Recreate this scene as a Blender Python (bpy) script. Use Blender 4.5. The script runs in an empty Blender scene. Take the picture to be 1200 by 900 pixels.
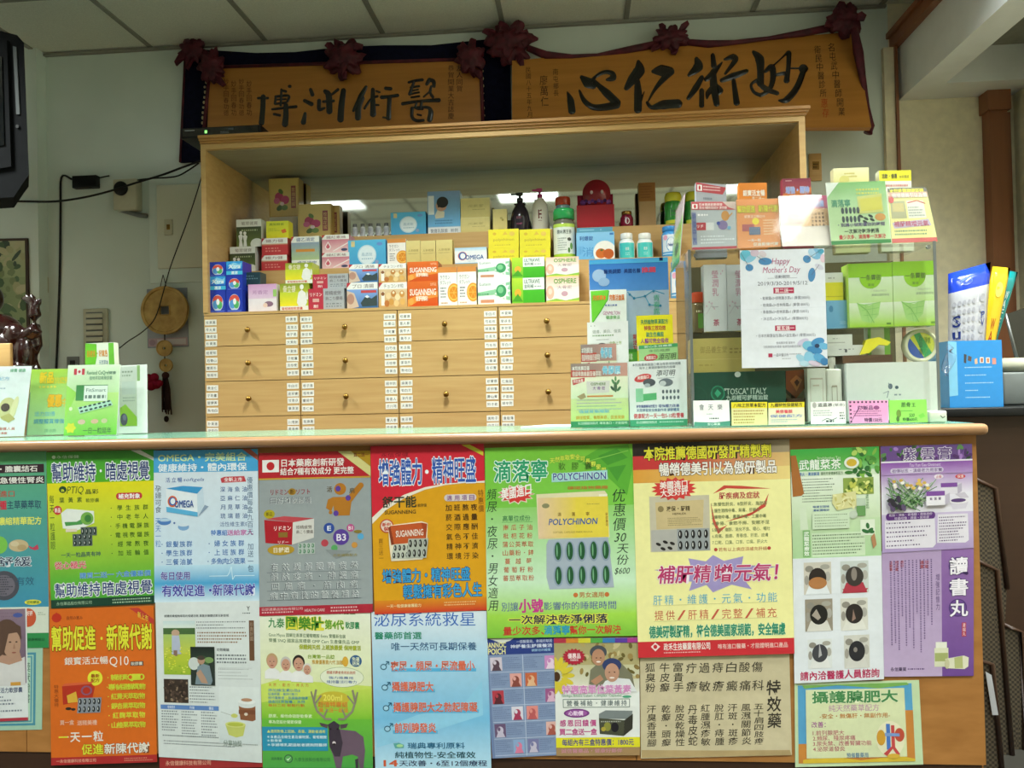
import bpy, bmesh, math, random
from mathutils import Vector, Matrix, noise as mnoise

# ------------------------------------------------------------------ camera, light, exposure
scn = bpy.context.scene
COL = scn.collection
FOC = 950.0                                   # focal length in px for a 1200 px wide frame
CAM = Vector((0.0, 0.0, 1.15))
YAW, PITCH, ROLL = math.radians(4.6), 0.0158, -0.022
ROT = (Matrix.Rotation(YAW, 3, 'Z') @ Matrix.Rotation(math.pi / 2 + PITCH, 3, 'X') @ Matrix.Rotation(ROLL, 3, 'Z'))
cd = bpy.data.cameras.new('camera'); cam = bpy.data.objects.new('camera', cd); COL.objects.link(cam)
cd.sensor_width = 36.0; cd.lens = FOC / 1200.0 * 36.0; cd.clip_start = 0.05
cam.matrix_world = Matrix.Translation(CAM) @ ROT.to_4x4()
scn.camera = cam
vs = scn.view_settings
scn.display_settings.display_device = 'sRGB'
vs.view_transform = 'Standard'; vs.look = 'None'; vs.gamma = 1.0; vs.use_curve_mapping = False
vs.exposure = -0.93
LAMP = 6.0                                    # glow of the fluorescent diffusers
LAMP_W = 66.0                                 # light power under each panel, watts
LAMP_SPREAD = 2.15
LAMP_COL = (0.93, 1.0, 0.96)
wd = bpy.data.worlds.new('world'); scn.world = wd; wd.use_nodes = True
wd.node_tree.nodes['Background'].inputs[0].default_value = (0.5, 0.55, 0.5, 1)
wd.node_tree.nodes['Background'].inputs[1].default_value = 0.02
scn.cycles.max_bounces = 8; scn.cycles.diffuse_bounces = 4; scn.cycles.glossy_bounces = 4
scn.cycles.transparent_max_bounces = 12
scn.cycles.use_denoising = True
scn.cycles.caustics_reflective = False; scn.cycles.caustics_refractive = False
scn.cycles.sample_clamp_indirect = 6.0

# room planes (metres): counter front, cabinet front, wall behind; camera at the origin looks along +Y
Y_CTR, Y_CAB, Y_WALL = 2.26, 3.42, 3.97
Z_CTR, Z_CEIL = 1.053, 2.98
Z_LEDGE = 1.546

# ------------------------------------------------------------------ helpers
def ray(px, py):
    return ROT @ Vector(((px - 600) / FOC, -(py - 450) / FOC, -1.0))
def at(px, py, Y):
    d = ray(px, py); return CAM + d * ((Y - CAM.y) / d.y)
def atz(px, py, z):
    d = ray(px, py); return CAM + d * ((z - CAM.z) / d.z)
def onplane(px, py, p, n):
    d = ray(px, py); return CAM + d * ((p - CAM).dot(n) / d.dot(n))

def lin(c):
    if isinstance(c, str):
        c = c.lstrip('#')
        if len(c) == 3: c = ''.join(k * 2 for k in c)
        c = [int(c[i:i + 2], 16) / 255 for i in (0, 2, 4)]
        c = [k / 12.92 if k <= .04045 else ((k + .055) / 1.055) ** 2.4 for k in c]
    return (c[0], c[1], c[2], 1.0)

class MB:
    """collects faces with a printed colour each and links them as one mesh object"""
    def __init__(s): s.v = []; s.f = []; s.c = []; s.m = []; s.sm = []
    def face(s, pts, col, mi=0, sm=False):
        n = len(s.v); s.v += [Vector(p) for p in pts]; s.f.append(list(range(n, n + len(pts))))
        s.c.append(col); s.m.append(mi); s.sm.append(sm)
    def mesh(s, vs, fs, col, mi=0, sm=False):
        n = len(s.v); s.v += [Vector(p) for p in vs]
        for f in fs: s.f.append([n + k for k in f]); s.c.append(col); s.m.append(mi); s.sm.append(sm)
    def hexa(s, a, b, col, mi=0, cols=None):
        """a: four front corners TL TR BR BL, b: the four behind them"""
        c = cols or {}
        g = lambda k: c.get(k, col)
        vs_ = list(a) + list(b)
        for key, f in (('front', (0, 3, 2, 1)), ('back', (4, 5, 6, 7)), ('top', (0, 1, 5, 4)), ('bottom', (3, 7, 6, 2)),
                       ('left', (0, 4, 7, 3)), ('right', (1, 2, 6, 5))):
            s.mesh(vs_, [f], g(key), mi)
    def box(s, lo, hi, col='fff', mi=0, cols=None):
        x0, y0, z0 = lo; x1, y1, z1 = hi
        s.hexa([(x0, y0, z1), (x1, y0, z1), (x1, y0, z0), (x0, y0, z0)], [(x0, y1, z1), (x1, y1, z1), (x1, y1, z0), (x0, y1, z0)], col, mi, cols)
    def bbox(s, lo, hi, r, col='fff', mi=0, seg=2):
        """box with rounded edges"""
        bm = bmesh.new(); bmesh.ops.create_cube(bm, size=1)
        lo, hi = Vector(lo), Vector(hi)
        for v in bm.verts: v.co = Vector(((lo.x + hi.x) / 2 + v.co.x * (hi.x - lo.x), (lo.y + hi.y) / 2 + v.co.y * (hi.y - lo.y), (lo.z + hi.z) / 2 + v.co.z * (hi.z - lo.z)))
        bmesh.ops.bevel(bm, geom=bm.edges[:], offset=r, segments=seg, affect='EDGES', profile=.5)
        bm.verts.index_update()
        s.mesh([v.co.copy() for v in bm.verts], [[v.index for v in f.verts] for f in bm.faces], col, mi, True); bm.free()
    def lathe(s, prof, c, col, mi=0, n=28, axis='Z', sm=True):
        """prof: (radius, height[, colour]) from bottom up"""
        c = Vector(c); vs_ = []
        for p in prof:
            for k in range(n):
                a = 2 * math.pi * k / n; r, h = p[0], p[1]
                q = {'Z': (r * math.cos(a), r * math.sin(a), h), 'Y': (r * math.cos(a), h, -r * math.sin(a)), 'X': (h, r * math.cos(a), r * math.sin(a))}[axis]
                vs_.append(c + Vector(q))
        base = len(s.v); s.v += vs_
        for i in range(len(prof) - 1):
            cc = prof[i][2] if len(prof[i]) > 2 else col
            for k in range(n):
                k2 = (k + 1) % n
                s.f.append([base + i * n + k, base + i * n + k2, base + (i + 1) * n + k2, base + (i + 1) * n + k]); s.c.append(cc); s.m.append(mi); s.sm.append(sm)
        for i, rev in ((0, True), (len(prof) - 1, False)):
            if prof[i][0] > 1e-5:
                ring = [base + i * n + k for k in range(n)]
                s.f.append(ring[::-1] if rev else ring); s.c.append(prof[i][2] if len(prof[i]) > 2 else col); s.m.append(mi); s.sm.append(False)
    def tube(s, path, r, col='fff', mi=0, n=8, closed=False):
        path = [Vector(p) for p in path]; rings = []
        for i, p in enumerate(path):
            t = (path[min(i + 1, len(path) - 1)] - path[max(i - 1, 0)]).normalized()
            u = t.cross(Vector((0, 0, 1)));
            if u.length < 1e-3: u = t.cross(Vector((0, 1, 0)))
            u.normalize(); w = u.cross(t); rr = r[i] if isinstance(r, (list, tuple)) else r
            rings.append([p + (u * math.cos(2 * math.pi * k / n) + w * math.sin(2 * math.pi * k / n)) * rr for k in range(n)])
        vs_ = [q for g in rings for q in g]; fs = []
        for i in range(len(rings) - 1):
            for k in range(n): k2 = (k + 1) % n; fs.append([i * n + k, i * n + k2, (i + 1) * n + k2, (i + 1) * n + k])
        fs.append(list(range(n))[::-1]); fs.append([(len(rings) - 1) * n + k for k in range(n)])
        s.mesh(vs_, fs, col, mi, True)
    def ball(s, c, r, col='fff', mi=0, seg=20, rings=12):
        c = Vector(c); r = Vector(r) if not isinstance(r, (int, float)) else Vector((r, r, r))
        vs_ = []; fs = []
        for i in range(rings + 1):
            t = math.pi * i / rings
            for k in range(seg):
                a = 2 * math.pi * k / seg
                vs_.append(c + Vector((r.x * math.sin(t) * math.cos(a), r.y * math.sin(t) * math.sin(a), -r.z * math.cos(t))))
        for i in range(rings):
            for k in range(seg): k2 = (k + 1) % seg; fs.append([i * seg + k, i * seg + k2, (i + 1) * seg + k2, (i + 1) * seg + k])
        s.mesh(vs_, fs, col, mi, True)
    def build(s, name, mat, parent=None, origin=None):
        if origin is None:
            if parent is not None: origin = WORG[parent.name]
            else:
                xs = [v.x for v in s.v]; ys = [v.y for v in s.v]; zs = [v.z for v in s.v]
                origin = Vector(((min(xs) + max(xs)) / 2, (min(ys) + max(ys)) / 2, min(zs)))
        me = bpy.data.meshes.new(name)
        me.from_pydata([v - origin for v in s.v], [], s.f)
        at_ = me.color_attributes.new('ink', 'FLOAT_COLOR', 'CORNER')
        buf = []
        cache = {}
        for f, c in zip(s.f, s.c):
            if isinstance(c, list):
                for k in c: buf += lin(k)
            else:
                if c not in cache: cache[c] = lin(c)
                buf += list(cache[c]) * len(f)
        at_.data.foreach_set('color', buf)
        me.polygons.foreach_set('material_index', s.m); me.polygons.foreach_set('use_smooth', s.sm)
        mats = mat if isinstance(mat, (list, tuple)) else [mat]
        for m in mats: me.materials.append(m)
        bm = bmesh.new(); bm.from_mesh(me); bmesh.ops.remove_doubles(bm, verts=bm.verts, dist=1e-6); bm.to_mesh(me); bm.free()
        me.update()
        o = bpy.data.objects.new(name, me); COL.objects.link(o)
        if parent is not None: o.parent = parent
        else: o.location = origin
        WORG[o.name] = origin.copy()
        return o
WORG = {}
def tag(o, label=None, cat=None, group=None, kind=None):
    if label: o['label'] = label
    if cat: o['category'] = cat
    if group: o['group'] = group
    if kind: o['kind'] = kind
    return o
def thing(name, loc, label, cat, group=None):
    o = bpy.data.objects.new(name, None); o.empty_display_size = .05; COL.objects.link(o); o.location = loc
    WORG[o.name] = Vector(loc)
    return tag(o, label, cat, group)

# ------------------------------------------------------------------ materials
def newmat(name, rough=.5, metal=0.0, spec=.5):
    m = bpy.data.materials.new(name); m.use_nodes = True
    b = m.node_tree.nodes['Principled BSDF']
    b.inputs['Roughness'].default_value = rough; b.inputs['Metallic'].default_value = metal; b.inputs['Specular IOR Level'].default_value = spec
    return m, m.node_tree.nodes, m.node_tree.links, b
def printed(name, rough, spec=.4, bump=.0, coat=0.0):
    m, n, l, b = newmat(name, rough, 0, spec)
    a = n.new('ShaderNodeVertexColor'); a.layer_name = 'ink'
    t = n.new('ShaderNodeTexCoord'); ns = n.new('ShaderNodeTexNoise'); ns.inputs['Scale'].default_value = 60
    l.new(t.outputs['Object'], ns.inputs['Vector'])
    mr = n.new('ShaderNodeMapRange'); mr.inputs[3].default_value = .93; mr.inputs[4].default_value = 1.05
    l.new(ns.outputs['Fac'], mr.inputs['Value'])
    mx = n.new('ShaderNodeMix'); mx.data_type = 'RGBA'; mx.blend_type = 'MULTIPLY'; mx.inputs[0].default_value = 1
    l.new(a.outputs['Color'], mx.inputs[6]); l.new(mr.outputs[0], mx.inputs[7]); l.new(mx.outputs[2], b.inputs['Base Color'])
    if coat: b.inputs['Coat Weight'].default_value = coat; b.inputs['Coat Roughness'].default_value = .08
    if bump:
        n2 = n.new('ShaderNodeTexNoise'); n2.inputs['Scale'].default_value = 9; l.new(t.outputs['Object'], n2.inputs['Vector'])
        bp = n.new('ShaderNodeBump'); bp.inputs['Strength'].default_value = bump; bp.inputs['Distance'].default_value = .02
        l.new(n2.outputs['Fac'], bp.inputs['Height']); l.new(bp.outputs[0], b.inputs['Normal'])
    return m
def solid(name, col, rough=.5, metal=0.0, spec=.5, var=.12, scale=30.0, bump=0.0, stretch=(1, 1, 1), col2=None, coat=0.0, detail=4.0):
    m, n, l, b = newmat(name, rough, metal, spec)
    t = n.new('ShaderNodeTexCoord'); mp = n.new('ShaderNodeMapping'); mp.inputs['Scale'].default_value = stretch
    ns = n.new('ShaderNodeTexNoise'); ns.inputs['Scale'].default_value = scale; ns.inputs['Detail'].default_value = detail
    l.new(t.outputs['Object'], mp.inputs[0]); l.new(mp.outputs[0], ns.inputs['Vector'])
    r = n.new('ShaderNodeValToRGB'); c = lin(col)
    c2 = lin(col2) if col2 else tuple(k * (1 - var) for k in c[:3]) + (1,)
    r.color_ramp.elements[0].position = .3; r.color_ramp.elements[1].position = .7
    r.color_ramp.elements[0].color = c2; r.color_ramp.elements[1].color = c
    l.new(ns.outputs['Fac'], r.inputs[0]); l.new(r.outputs[0], b.inputs['Base Color'])
    if coat: b.inputs['Coat Weight'].default_value = coat; b.inputs['Coat Roughness'].default_value = .05
    if bump:
        bp = n.new('ShaderNodeBump'); bp.inputs['Strength'].default_value = bump; bp.inputs['Distance'].default_value = .01
        l.new(ns.outputs['Fac'], bp.inputs['Height']); l.new(bp.outputs[0], b.inputs['Normal'])
    return m
def pane(name, tint, refl=.5, rough=.02, opac=.06):
    """thin clear sheet: see-through with a fresnel gloss"""
    m = bpy.data.materials.new(name); m.use_nodes = True; n, l = m.node_tree.nodes, m.node_tree.links
    n.clear(); out = n.new('ShaderNodeOutputMaterial'); tr = n.new('ShaderNodeBsdfTransparent'); tr.inputs[0].default_value = lin(tint)
    gl = n.new('ShaderNodeBsdfGlossy'); gl.inputs['Roughness'].default_value = rough
    df = n.new('ShaderNodeBsdfDiffuse'); df.inputs[0].default_value = lin(tint)
    fr = n.new('ShaderNodeFresnel'); fr.inputs[0].default_value = 1.5
    mu = n.new('ShaderNodeMath'); mu.operation = 'MULTIPLY'; mu.inputs[1].default_value = refl * 2
    ge = n.new('ShaderNodeNewGeometry'); iv = n.new('ShaderNodeMath'); iv.operation = 'SUBTRACT'; iv.inputs[0].default_value = 1.0
    m2 = n.new('ShaderNodeMath'); m2.operation = 'MULTIPLY'; l.new(ge.outputs['Backfacing'], iv.inputs[1])   # only the outer face of a sheet reflects
    l.new(fr.outputs[0], m2.inputs[0]); l.new(iv.outputs[0], m2.inputs[1]); l.new(m2.outputs[0], mu.inputs[0])
    m0 = n.new('ShaderNodeMixShader'); m0.inputs[0].default_value = opac; l.new(tr.outputs[0], m0.inputs[1]); l.new(df.outputs[0], m0.inputs[2])
    mx = n.new('ShaderNodeMixShader'); l.new(mu.outputs[0], mx.inputs[0]); l.new(m0.outputs[0], mx.inputs[1]); l.new(gl.outputs[0], mx.inputs[2])
    l.new(mx.outputs[0], out.inputs[0]); return m

M = {}
M['paper'] = printed('printed_paper', .42, .45, .25)
M['old'] = printed('aged_paper', .8, .2, .5)
M['card'] = printed('printed_carton', .3, .5)
M['foil'] = printed('foil_carton', .28, .8)
M['gloss'] = printed('glossy_plastic', .15, .5)
M['matte'] = printed('matte_coloured', .7, .3)
M['cloth'] = printed('coloured_cloth', .9, .1, .6)
M['maple'] = solid('maple_veneer', '#c9a56c', .42, 0, .35, scale=7, stretch=(.5, 3, 9), col2='#bd965e')
M['mapledark'] = solid('maple_edge', '#b98a4e', .4, 0, .4, scale=7, stretch=(.5, 3, 9), col2='#a5763e')
M['panel'] = solid('particle_board', '#b07a41', .5, 0, .35, scale=9, stretch=(1, 3, 3), col2='#9c6833')
M['rim'] = solid('counter_rim_wood', '#a8805c', .3, 0, .5, scale=5, stretch=(.6, 6, 8), col2='#956c48')
M['kickolive'] = solid('olive_brown_laminate', '#5a5238', .45, 0, .3, scale=9)
M['kick'] = solid('dark_stained_wood', '#3c2618', .5, 0, .4, scale=8, stretch=(.5, 4, 8))
M['jamb'] = solid('brown_painted_wood', '#8c5a3c', .45, 0, .4, scale=8, stretch=(6, 6, .5))
M['wall'] = solid('painted_plaster', '#dae6e0', .3, 0, .4, scale=3, var=.08, bump=.03)
M['wallpaper'] = solid('mottled_wallpaper', '#ece4c6', .6, 0, .3, scale=26, var=.14, bump=.08)
M['ceil'] = solid('mineral_ceiling_tile', '#e4e4d8', .85, 0, .1, scale=180, var=.14, bump=.15)
M['grid'] = solid('ceiling_grid_metal', '#8b8a80', .6, 0, .3)
M['cabwhite'] = solid('white_laminate', '#e4e8ea', .4, 0, .4, scale=12, var=.06)
M['room'] = solid('dim_painted_plaster', '#a5a598', .6, 0, .3, scale=3, var=.08)
M['under'] = solid('greyed_maple', '#a89e86', .45, 0, .3, scale=7, stretch=(.5, 3, 9), col2='#9c9078')
M['door'] = solid('cream_painted_metal', '#d9dac8', .4, 0, .4, scale=5, var=.05)
M['floor'] = solid('floor_tile', '#3c3a35', .4, 0, .4, scale=4, var=.15)
M['dull'] = solid('dull_black_plastic', '#101113', .8, 0, .08, var=.3)
M['black'] = solid('black_plastic', '#121315', .45, 0, .3, var=.3)
M['screen'] = solid('dark_screen_glass', '#0d1013', .08, 0, .6, var=.2, coat=.5)
M['grey'] = solid('grey_plastic', '#6f7472', .45)
M['steelgrey'] = solid('dull_grey_strip', '#3c4142', .7)
M['ivory'] = solid('ivory_plastic', '#c6c4ad', .45, var=.1)
M['brass'] = solid('brass', '#a8823e', .3, .9, var=.3)
M['bamboo'] = solid('gilt_wood_coin', '#d2b06a', .55, 0, .4, scale=22, col2='#ab8848', bump=.4)
M['carved'] = solid('dark_lacquered_wood', '#2c100d', .2, 0, .5, scale=14, col2='#1a0807', coat=.45)
M['navy'] = solid('navy_velvet', '#14162c', .95, 0, .1, scale=40, var=.4, bump=.3)
M['maroon'] = solid('maroon_satin', '#5b1626', .6, 0, .4, scale=24, col2='#390c18', bump=.25)
M['plaque'] = solid('orange_veneer', '#b37a34', .42, 0, .4, scale=4, stretch=(.5, 4, 7), col2='#a26c2a')
M['inkgloss'] = solid('glossy_black_lacquer', '#0c0d10', .22, 0, .5, var=.3, coat=.15)
M['inkflat'] = solid('dark_ink', '#17130f', .6, 0, .3, var=.3)
M['mirror'], _n, _l, _b = newmat('mirror', .03, 1.0)
_b.inputs['Base Color'].default_value = (.88, .93, .89, 1)
_t = _n.new('ShaderNodeTexNoise'); _t.inputs['Scale'].default_value = 2.5
_r = _n.new('ShaderNodeMapRange'); _r.inputs[3].default_value = .015; _r.inputs[4].default_value = .07
_l.new(_t.outputs['Fac'], _r.inputs['Value']); _l.new(_r.outputs[0], _b.inputs['Roughness'])
M['glass'] = pane('clear_glass', '#fdfffe', .5, .02, .0)
M['gglass'] = pane('green_edged_glass', '#cfeadd', .9, .04, .12)
M['gedge'] = solid('glass_sheet_edge', '#7fae95', .15, 0, .6, var=.15)
M['acryl'] = pane('clear_acrylic', '#fefffe', .55, .05, .005)
M['wrap'] = pane('shrink_wrap', '#fbfbff', .8, .12, .03)
M['steel'] = solid('grey_steel', '#8b8f90', .3, .8, var=.15)
def mesh_mat():
    m, n, l, b = newmat('woven_mesh', .6)
    t = n.new('ShaderNodeTexCoord'); ck = n.new('ShaderNodeTexChecker'); ck.inputs['Scale'].default_value = 130
    ck.inputs[1].default_value = lin('#5a4f3e'); ck.inputs[2].default_value = lin('#2e271f')
    l.new(t.outputs['Object'], ck.inputs[0]); l.new(ck.outputs[0], b.inputs['Base Color']); return m
M['mesh'] = mesh_mat()
def emat(name, col, st):
    m = bpy.data.materials.new(name); m.use_nodes = True; n, l = m.node_tree.nodes, m.node_tree.links; n.clear()
    e = n.new('ShaderNodeEmission'); e.inputs[0].default_value = (*col, 1); e.inputs[1].default_value = st
    o = n.new('ShaderNodeOutputMaterial'); l.new(e.outputs[0], o.inputs[0]); return m
M['lamp'] = emat('fluorescent_diffuser', LAMP_COL, LAMP)
M['led'] = emat('green_led', (.3, 1, .2), 3)

# ------------------------------------------------------------------ printing: flat ink shapes and lettering on a patch
_G = {}
def _text(s, off, shear):
    c = bpy.data.curves.new('lettering', 'FONT'); c.body = s; c.offset = off; c.resolution_u = 2; c.shear = shear
    o = bpy.data.objects.new('lettering', c); COL.objects.link(o)
    me = bpy.data.meshes.new_from_object(o.evaluated_get(bpy.context.evaluated_depsgraph_get()))
    vs_ = [(v.co.x, v.co.y) for v in me.vertices]; fs = [list(p.vertices) for p in me.polygons]
    ar = sum(p.area for p in me.polygons)
    cnt = {}
    for f in fs:
        for i in range(len(f)):
            e = tuple(sorted((f[i], f[i - 1]))); cnt[e] = cnt.get(e, 0) + 1
    per = sum(math.dist(vs_[a], vs_[b]) for (a, b), n in cnt.items() if n == 1)
    bpy.data.objects.remove(o); bpy.data.curves.remove(c); bpy.data.meshes.remove(me)
    return vs_, fs, ar, per
def _bold(s, off, shear):
    """widened strokes; where the outline would cross itself, overlaid shifted copies instead"""
    v0, f0, a0, p0 = _text(s, 0, shear)
    if off <= 0 or not v0: return v0, f0
    if len(s) == 1 and off <= .035:
        v1, f1, a1, _ = _text(s, off, shear)
        if a1 > a0 + .8 * off * p0: return v1, f1
    dirs = [(1, 1), (-1, 1), (1, -1), (-1, -1)] + ([(1, 0), (-1, 0), (0, 1), (0, -1)] if off > .035 else [])
    V, F = [], []
    for ci, (dx, dy) in enumerate(dirs):
        q = .75 if dx and dy else 1.0; n = len(V)
        V += [(x + dx * off * q, y + dy * off * q, ci * .11) for x, y in v0]; F += [[n + i for i in f] for f in f0]
    return V, F
def glyphs(s, off, shear=0):
    k = (s, off, shear)
    if k not in _G:
        if len(s) > 1 and off > 0 and all(ord(c) > 0x2E00 for c in s):
            V, F = [], []
            for i, ch in enumerate(s):
                v, f = glyphs(ch, off, shear); n = len(V); V += [(w_[0] + i,) + tuple(w_[1:]) for w_ in v]; F += [[n + j for j in q] for q in f]
            _G[k] = (V, F)
        elif off > 0: _G[k] = _bold(s, off, shear)
        else: _G[k] = _text(s, off, shear)[:2]
    return _G[k]
def is_cjk(s): return any(ord(ch) > 0x2E00 for ch in s)

class Patch:
    """maps a design frame (x right, y down) onto four world corners TL TR BR BL"""
    def __init__(s, mb, q, frame, eps=.00022, mi=0):
        s.mb, s.q, s.fr, s.eps, s.mi = mb, [Vector(p) for p in q], frame, eps, mi
        s.n = (s.q[3] - s.q[0]).cross(s.q[1] - s.q[0]).normalized()
        s.used = []
    def pt(s, x, y, k):
        a, b, c, d = s.fr; u = (x - a) / (c - a); v = (y - b) / (d - b)
        p = (s.q[0] * (1 - u) + s.q[1] * u) * (1 - v) + (s.q[3] * (1 - u) + s.q[2] * u) * v
        return p + s.n * (s.eps * k)
    def lvl(s, x0, y0, x1, y1):
        k = 1
        for (a, b, c, d, q) in s.used:
            if q >= k and a < x1 and c > x0 and b < y1 and d > y0: k = q + 1
        s.used.append((x0, y0, x1, y1, k)); return k
    def clip(s, pts, col):
        """keep a printed shape inside the sheet"""
        a, b, c, d = s.fr; grad = isinstance(col, list)
        P_ = [(x, y, lin(col[i])[:3] if grad else None) for i, (x, y) in enumerate(pts)]
        for ax, lim, sg in ((0, a, 1), (0, c, -1), (1, b, 1), (1, d, -1)):
            if all((p[ax] - lim) * sg >= -1e-9 for p in P_): continue
            out = []
            for i, p in enumerate(P_):
                q = P_[i - 1]; ip, iq = (p[ax] - lim) * sg >= 0, (q[ax] - lim) * sg >= 0
                if ip != iq:
                    t = (lim - q[ax]) / (p[ax] - q[ax])
                    out.append((q[0] + (p[0] - q[0]) * t, q[1] + (p[1] - q[1]) * t, tuple(q[2][j] + (p[2][j] - q[2][j]) * t for j in range(3)) if grad else None))
                if ip: out.append(p)
            P_ = out
            if len(P_) < 3: return [], col
        return [(p[0], p[1]) for p in P_], ([p[2] for p in P_] if grad else col)
    def poly(s, pts, col, k=None):
        pts, col = s.clip(pts, col)
        if len(pts) < 3: return k or 1
        xs = [p[0] for p in pts]; ys = [p[1] for p in pts]
        if k is None: k = s.lvl(min(xs), min(ys), max(xs), max(ys))
        s.mb.face([s.pt(x, y, k) for x, y in pts][::-1], col[::-1] if isinstance(col, list) else col, s.mi)
        return k
    def r(s, x0, y0, x1, y1, col): s.poly([(x0, y0), (x1, y0), (x1, y1), (x0, y1)], col)
    def g(s, x0, y0, x1, y1, ct, cb, horiz=False):
        s.poly([(x0, y0), (x1, y0), (x1, y1), (x0, y1)], [ct, cb, cb, ct] if horiz else [ct, ct, cb, cb])
    def e(s, cx, cy, rx, ry, col, n=24, rot=0.0):
        s.poly([(cx + rx * math.cos(t) * math.cos(rot) - ry * math.sin(t) * math.sin(rot), cy + rx * math.cos(t) * math.sin(rot) + ry * math.sin(t) * math.cos(rot))
                for t in (2 * math.pi * k / n for k in range(n))], col)
    def star(s, cx, cy, rx, ry, n, inner, col):
        pts = []
        for k in range(2 * n):
            f = 1 if k % 2 == 0 else inner; t = math.pi * k / n
            pts.append((cx + rx * f * math.cos(t), cy + ry * f * math.sin(t)))
        kk = s.lvl(cx - rx, cy - ry, cx + rx, cy + ry)
        for k in range(2 * n): s.poly([(cx, cy), pts[k], pts[(k + 1) % (2 * n)]], col, kk)
    def line(s, pts, w, col):
        xs = [p[0] for p in pts]; ys = [p[1] for p in pts]; k = s.lvl(min(xs) - w, min(ys) - w, max(xs) + w, max(ys) + w)
        for (ax, ay), (bx, by) in zip(pts, pts[1:]):
            L = math.hypot(bx - ax, by - ay) or 1; ox, oy = -(by - ay) / L * w / 2, (bx - ax) / L * w / 2
            s.poly([(ax + ox, ay + oy), (bx + ox, by + oy), (bx - ox, by - oy), (ax - ox, ay - oy)], col, k)
    def t(s, txt, x0, y0, x1, y1, col, off=.012, out=None, ow=.05, rise=0.0, shear=0.0, col2=None):
        """lettering fitted to a rectangle; rise lifts its right end (frame units)"""
        bv = [(w_[0] + shear * w_[1], w_[1]) for w_ in glyphs(txt, 0)[0]]
        if not bv: return
        bx0 = min(v[0] for v in bv); bx1 = max(v[0] for v in bv)
        if is_cjk(txt): by0, by1 = -.085, .835
        elif any(c in 'gjpqy' for c in txt): by0, by1 = -.2, .72
        else: by0, by1 = 0, .7
        sx = (x1 - x0) / (bx1 - bx0); sy = (y1 - y0) / (by1 - by0)
        for o_, c_ in ([(ow, out)] if out else []) + [(off, col)]:
            vs_, fs = glyphs(txt, o_); k = s.lvl(min(x0, x1), y0 - abs(rise), max(x0, x1), y1 + abs(rise))
            pts = []
            for w_ in vs_:
                x, y = w_[0] + shear * w_[1], w_[1]; lift = w_[2] if len(w_) > 2 else 0
                X = x0 + (x - bx0) * sx; Y = y1 - (y - by0) * sy - rise * (X - x0) / (x1 - x0); pts.append(s.pt(X, Y, k + lift))
            if col2 and c_ == col:
                n = len(s.mb.v); s.mb.v += pts
                for f in fs:
                    cs = []
                    for i in f:
                        w_ = min(1, max(0, (vs_[i][1] - by0) / (by1 - by0))); A, B = lin(col2), lin(col)
                        cs.append(tuple(A[j] * (1 - w_) + B[j] * w_ for j in range(3)))
                    s.mb.f.append([n + i for i in f]); s.mb.c.append(cs); s.mb.m.append(s.mi); s.mb.sm.append(False)
            else: s.mb.mesh(pts, fs, c_, s.mi)
    def v(s, txt, x0, y0, x1, y1, col, off=.0, shear=0.0):
        h = (y1 - y0) / len(txt)
        for i, ch in enumerate(txt):
            if ch == '・': s.e((x0 + x1) / 2, y0 + (i + .5) * h, (x1 - x0) * .09, (x1 - x0) * .09, col, 10)
            elif ch != ' ': s.t(ch, x0, y0 + i * h + h * .05, x1, y0 + (i + 1) * h - h * .05, col, off, shear=shear)
    def rows(s, lines, x0, y0, x1, pitch, h, col, off=.008, spread=True):
        for i, ln in enumerate(lines):
            if spread and len(ln) > 1:
                n = len(ln); w = (x1 - x0) / n
                for j, ch in enumerate(ln):
                    if ch in ' ・': 
                        if ch == '・': s.e(x0 + (j + .5) * w, y0 + i * pitch + h / 2, h * .1, h * .1, col, 8)
                        continue
                    s.t(ch, x0 + j * w + w * .5 - h * .47, y0 + i * pitch, x0 + j * w + w * .5 + h * .47, y0 + i * pitch + h, col, off)
            else: s.t(ln, x0, y0 + i * pitch, x1, y0 + i * pitch + h, col, off)
    def fine(s, x0, y0, x1, y1, n, col, seed=0, fill=.45, gap=.25, vert=False, ragged=True):
        """print too small to read: rows of short dashes"""
        rnd = random.Random(seed); k = s.lvl(x0, y0, x1, y1)
        if vert:
            w = (x1 - x0) / n
            for i in range(n):
                y = y0; end = y1 - (rnd.random() * .5 * (y1 - y0) if ragged else 0)
                while y < end:
                    L = w * fill * rnd.uniform(.7, 1.3); a = x0 + i * w + w * .2
                    s.poly([(a, y), (a + w * fill, y), (a + w * fill, min(end, y + L)), (a, min(end, y + L))], col, k); y += L * (1 + gap * 1.6)
            return
        h = (y1 - y0) / n
        for i in range(n):
            x = x0; end = x1 - (rnd.random() ** 2 * .5 * (x1 - x0) if ragged else 0)
            while x < end:
                L = h * fill * rnd.uniform(.6, 1.6); a = y0 + i * h + h * .25
                xe = min(end, x + L)
                s.poly([(x, a), (xe, a), (xe, a + h * fill), (x, a + h * fill)], col, k); x += L + h * gap * 1.1
    def blist(s, cx, cy, w, h, cols=('#e8e0d0', '#c9bfae'), face='#b23', txt=None, tcol='fff', dx=.25):
        """small picture of a carton seen from the front right"""
        d = w * dx
        s.poly([(cx - w / 2, cy - h / 2), (cx + w / 2, cy - h / 2), (cx + w / 2, cy + h / 2), (cx - w / 2, cy + h / 2)], face)
        s.poly([(cx - w / 2, cy - h / 2), (cx - w / 2 + d, cy - h / 2 - d * .5), (cx + w / 2 + d, cy - h / 2 - d * .5), (cx + w / 2, cy - h / 2)], cols[0])
        s.poly([(cx + w / 2, cy - h / 2), (cx + w / 2 + d, cy - h / 2 - d * .5), (cx + w / 2 + d, cy + h / 2 - d * .6), (cx + w / 2, cy + h / 2)], cols[1])
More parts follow.
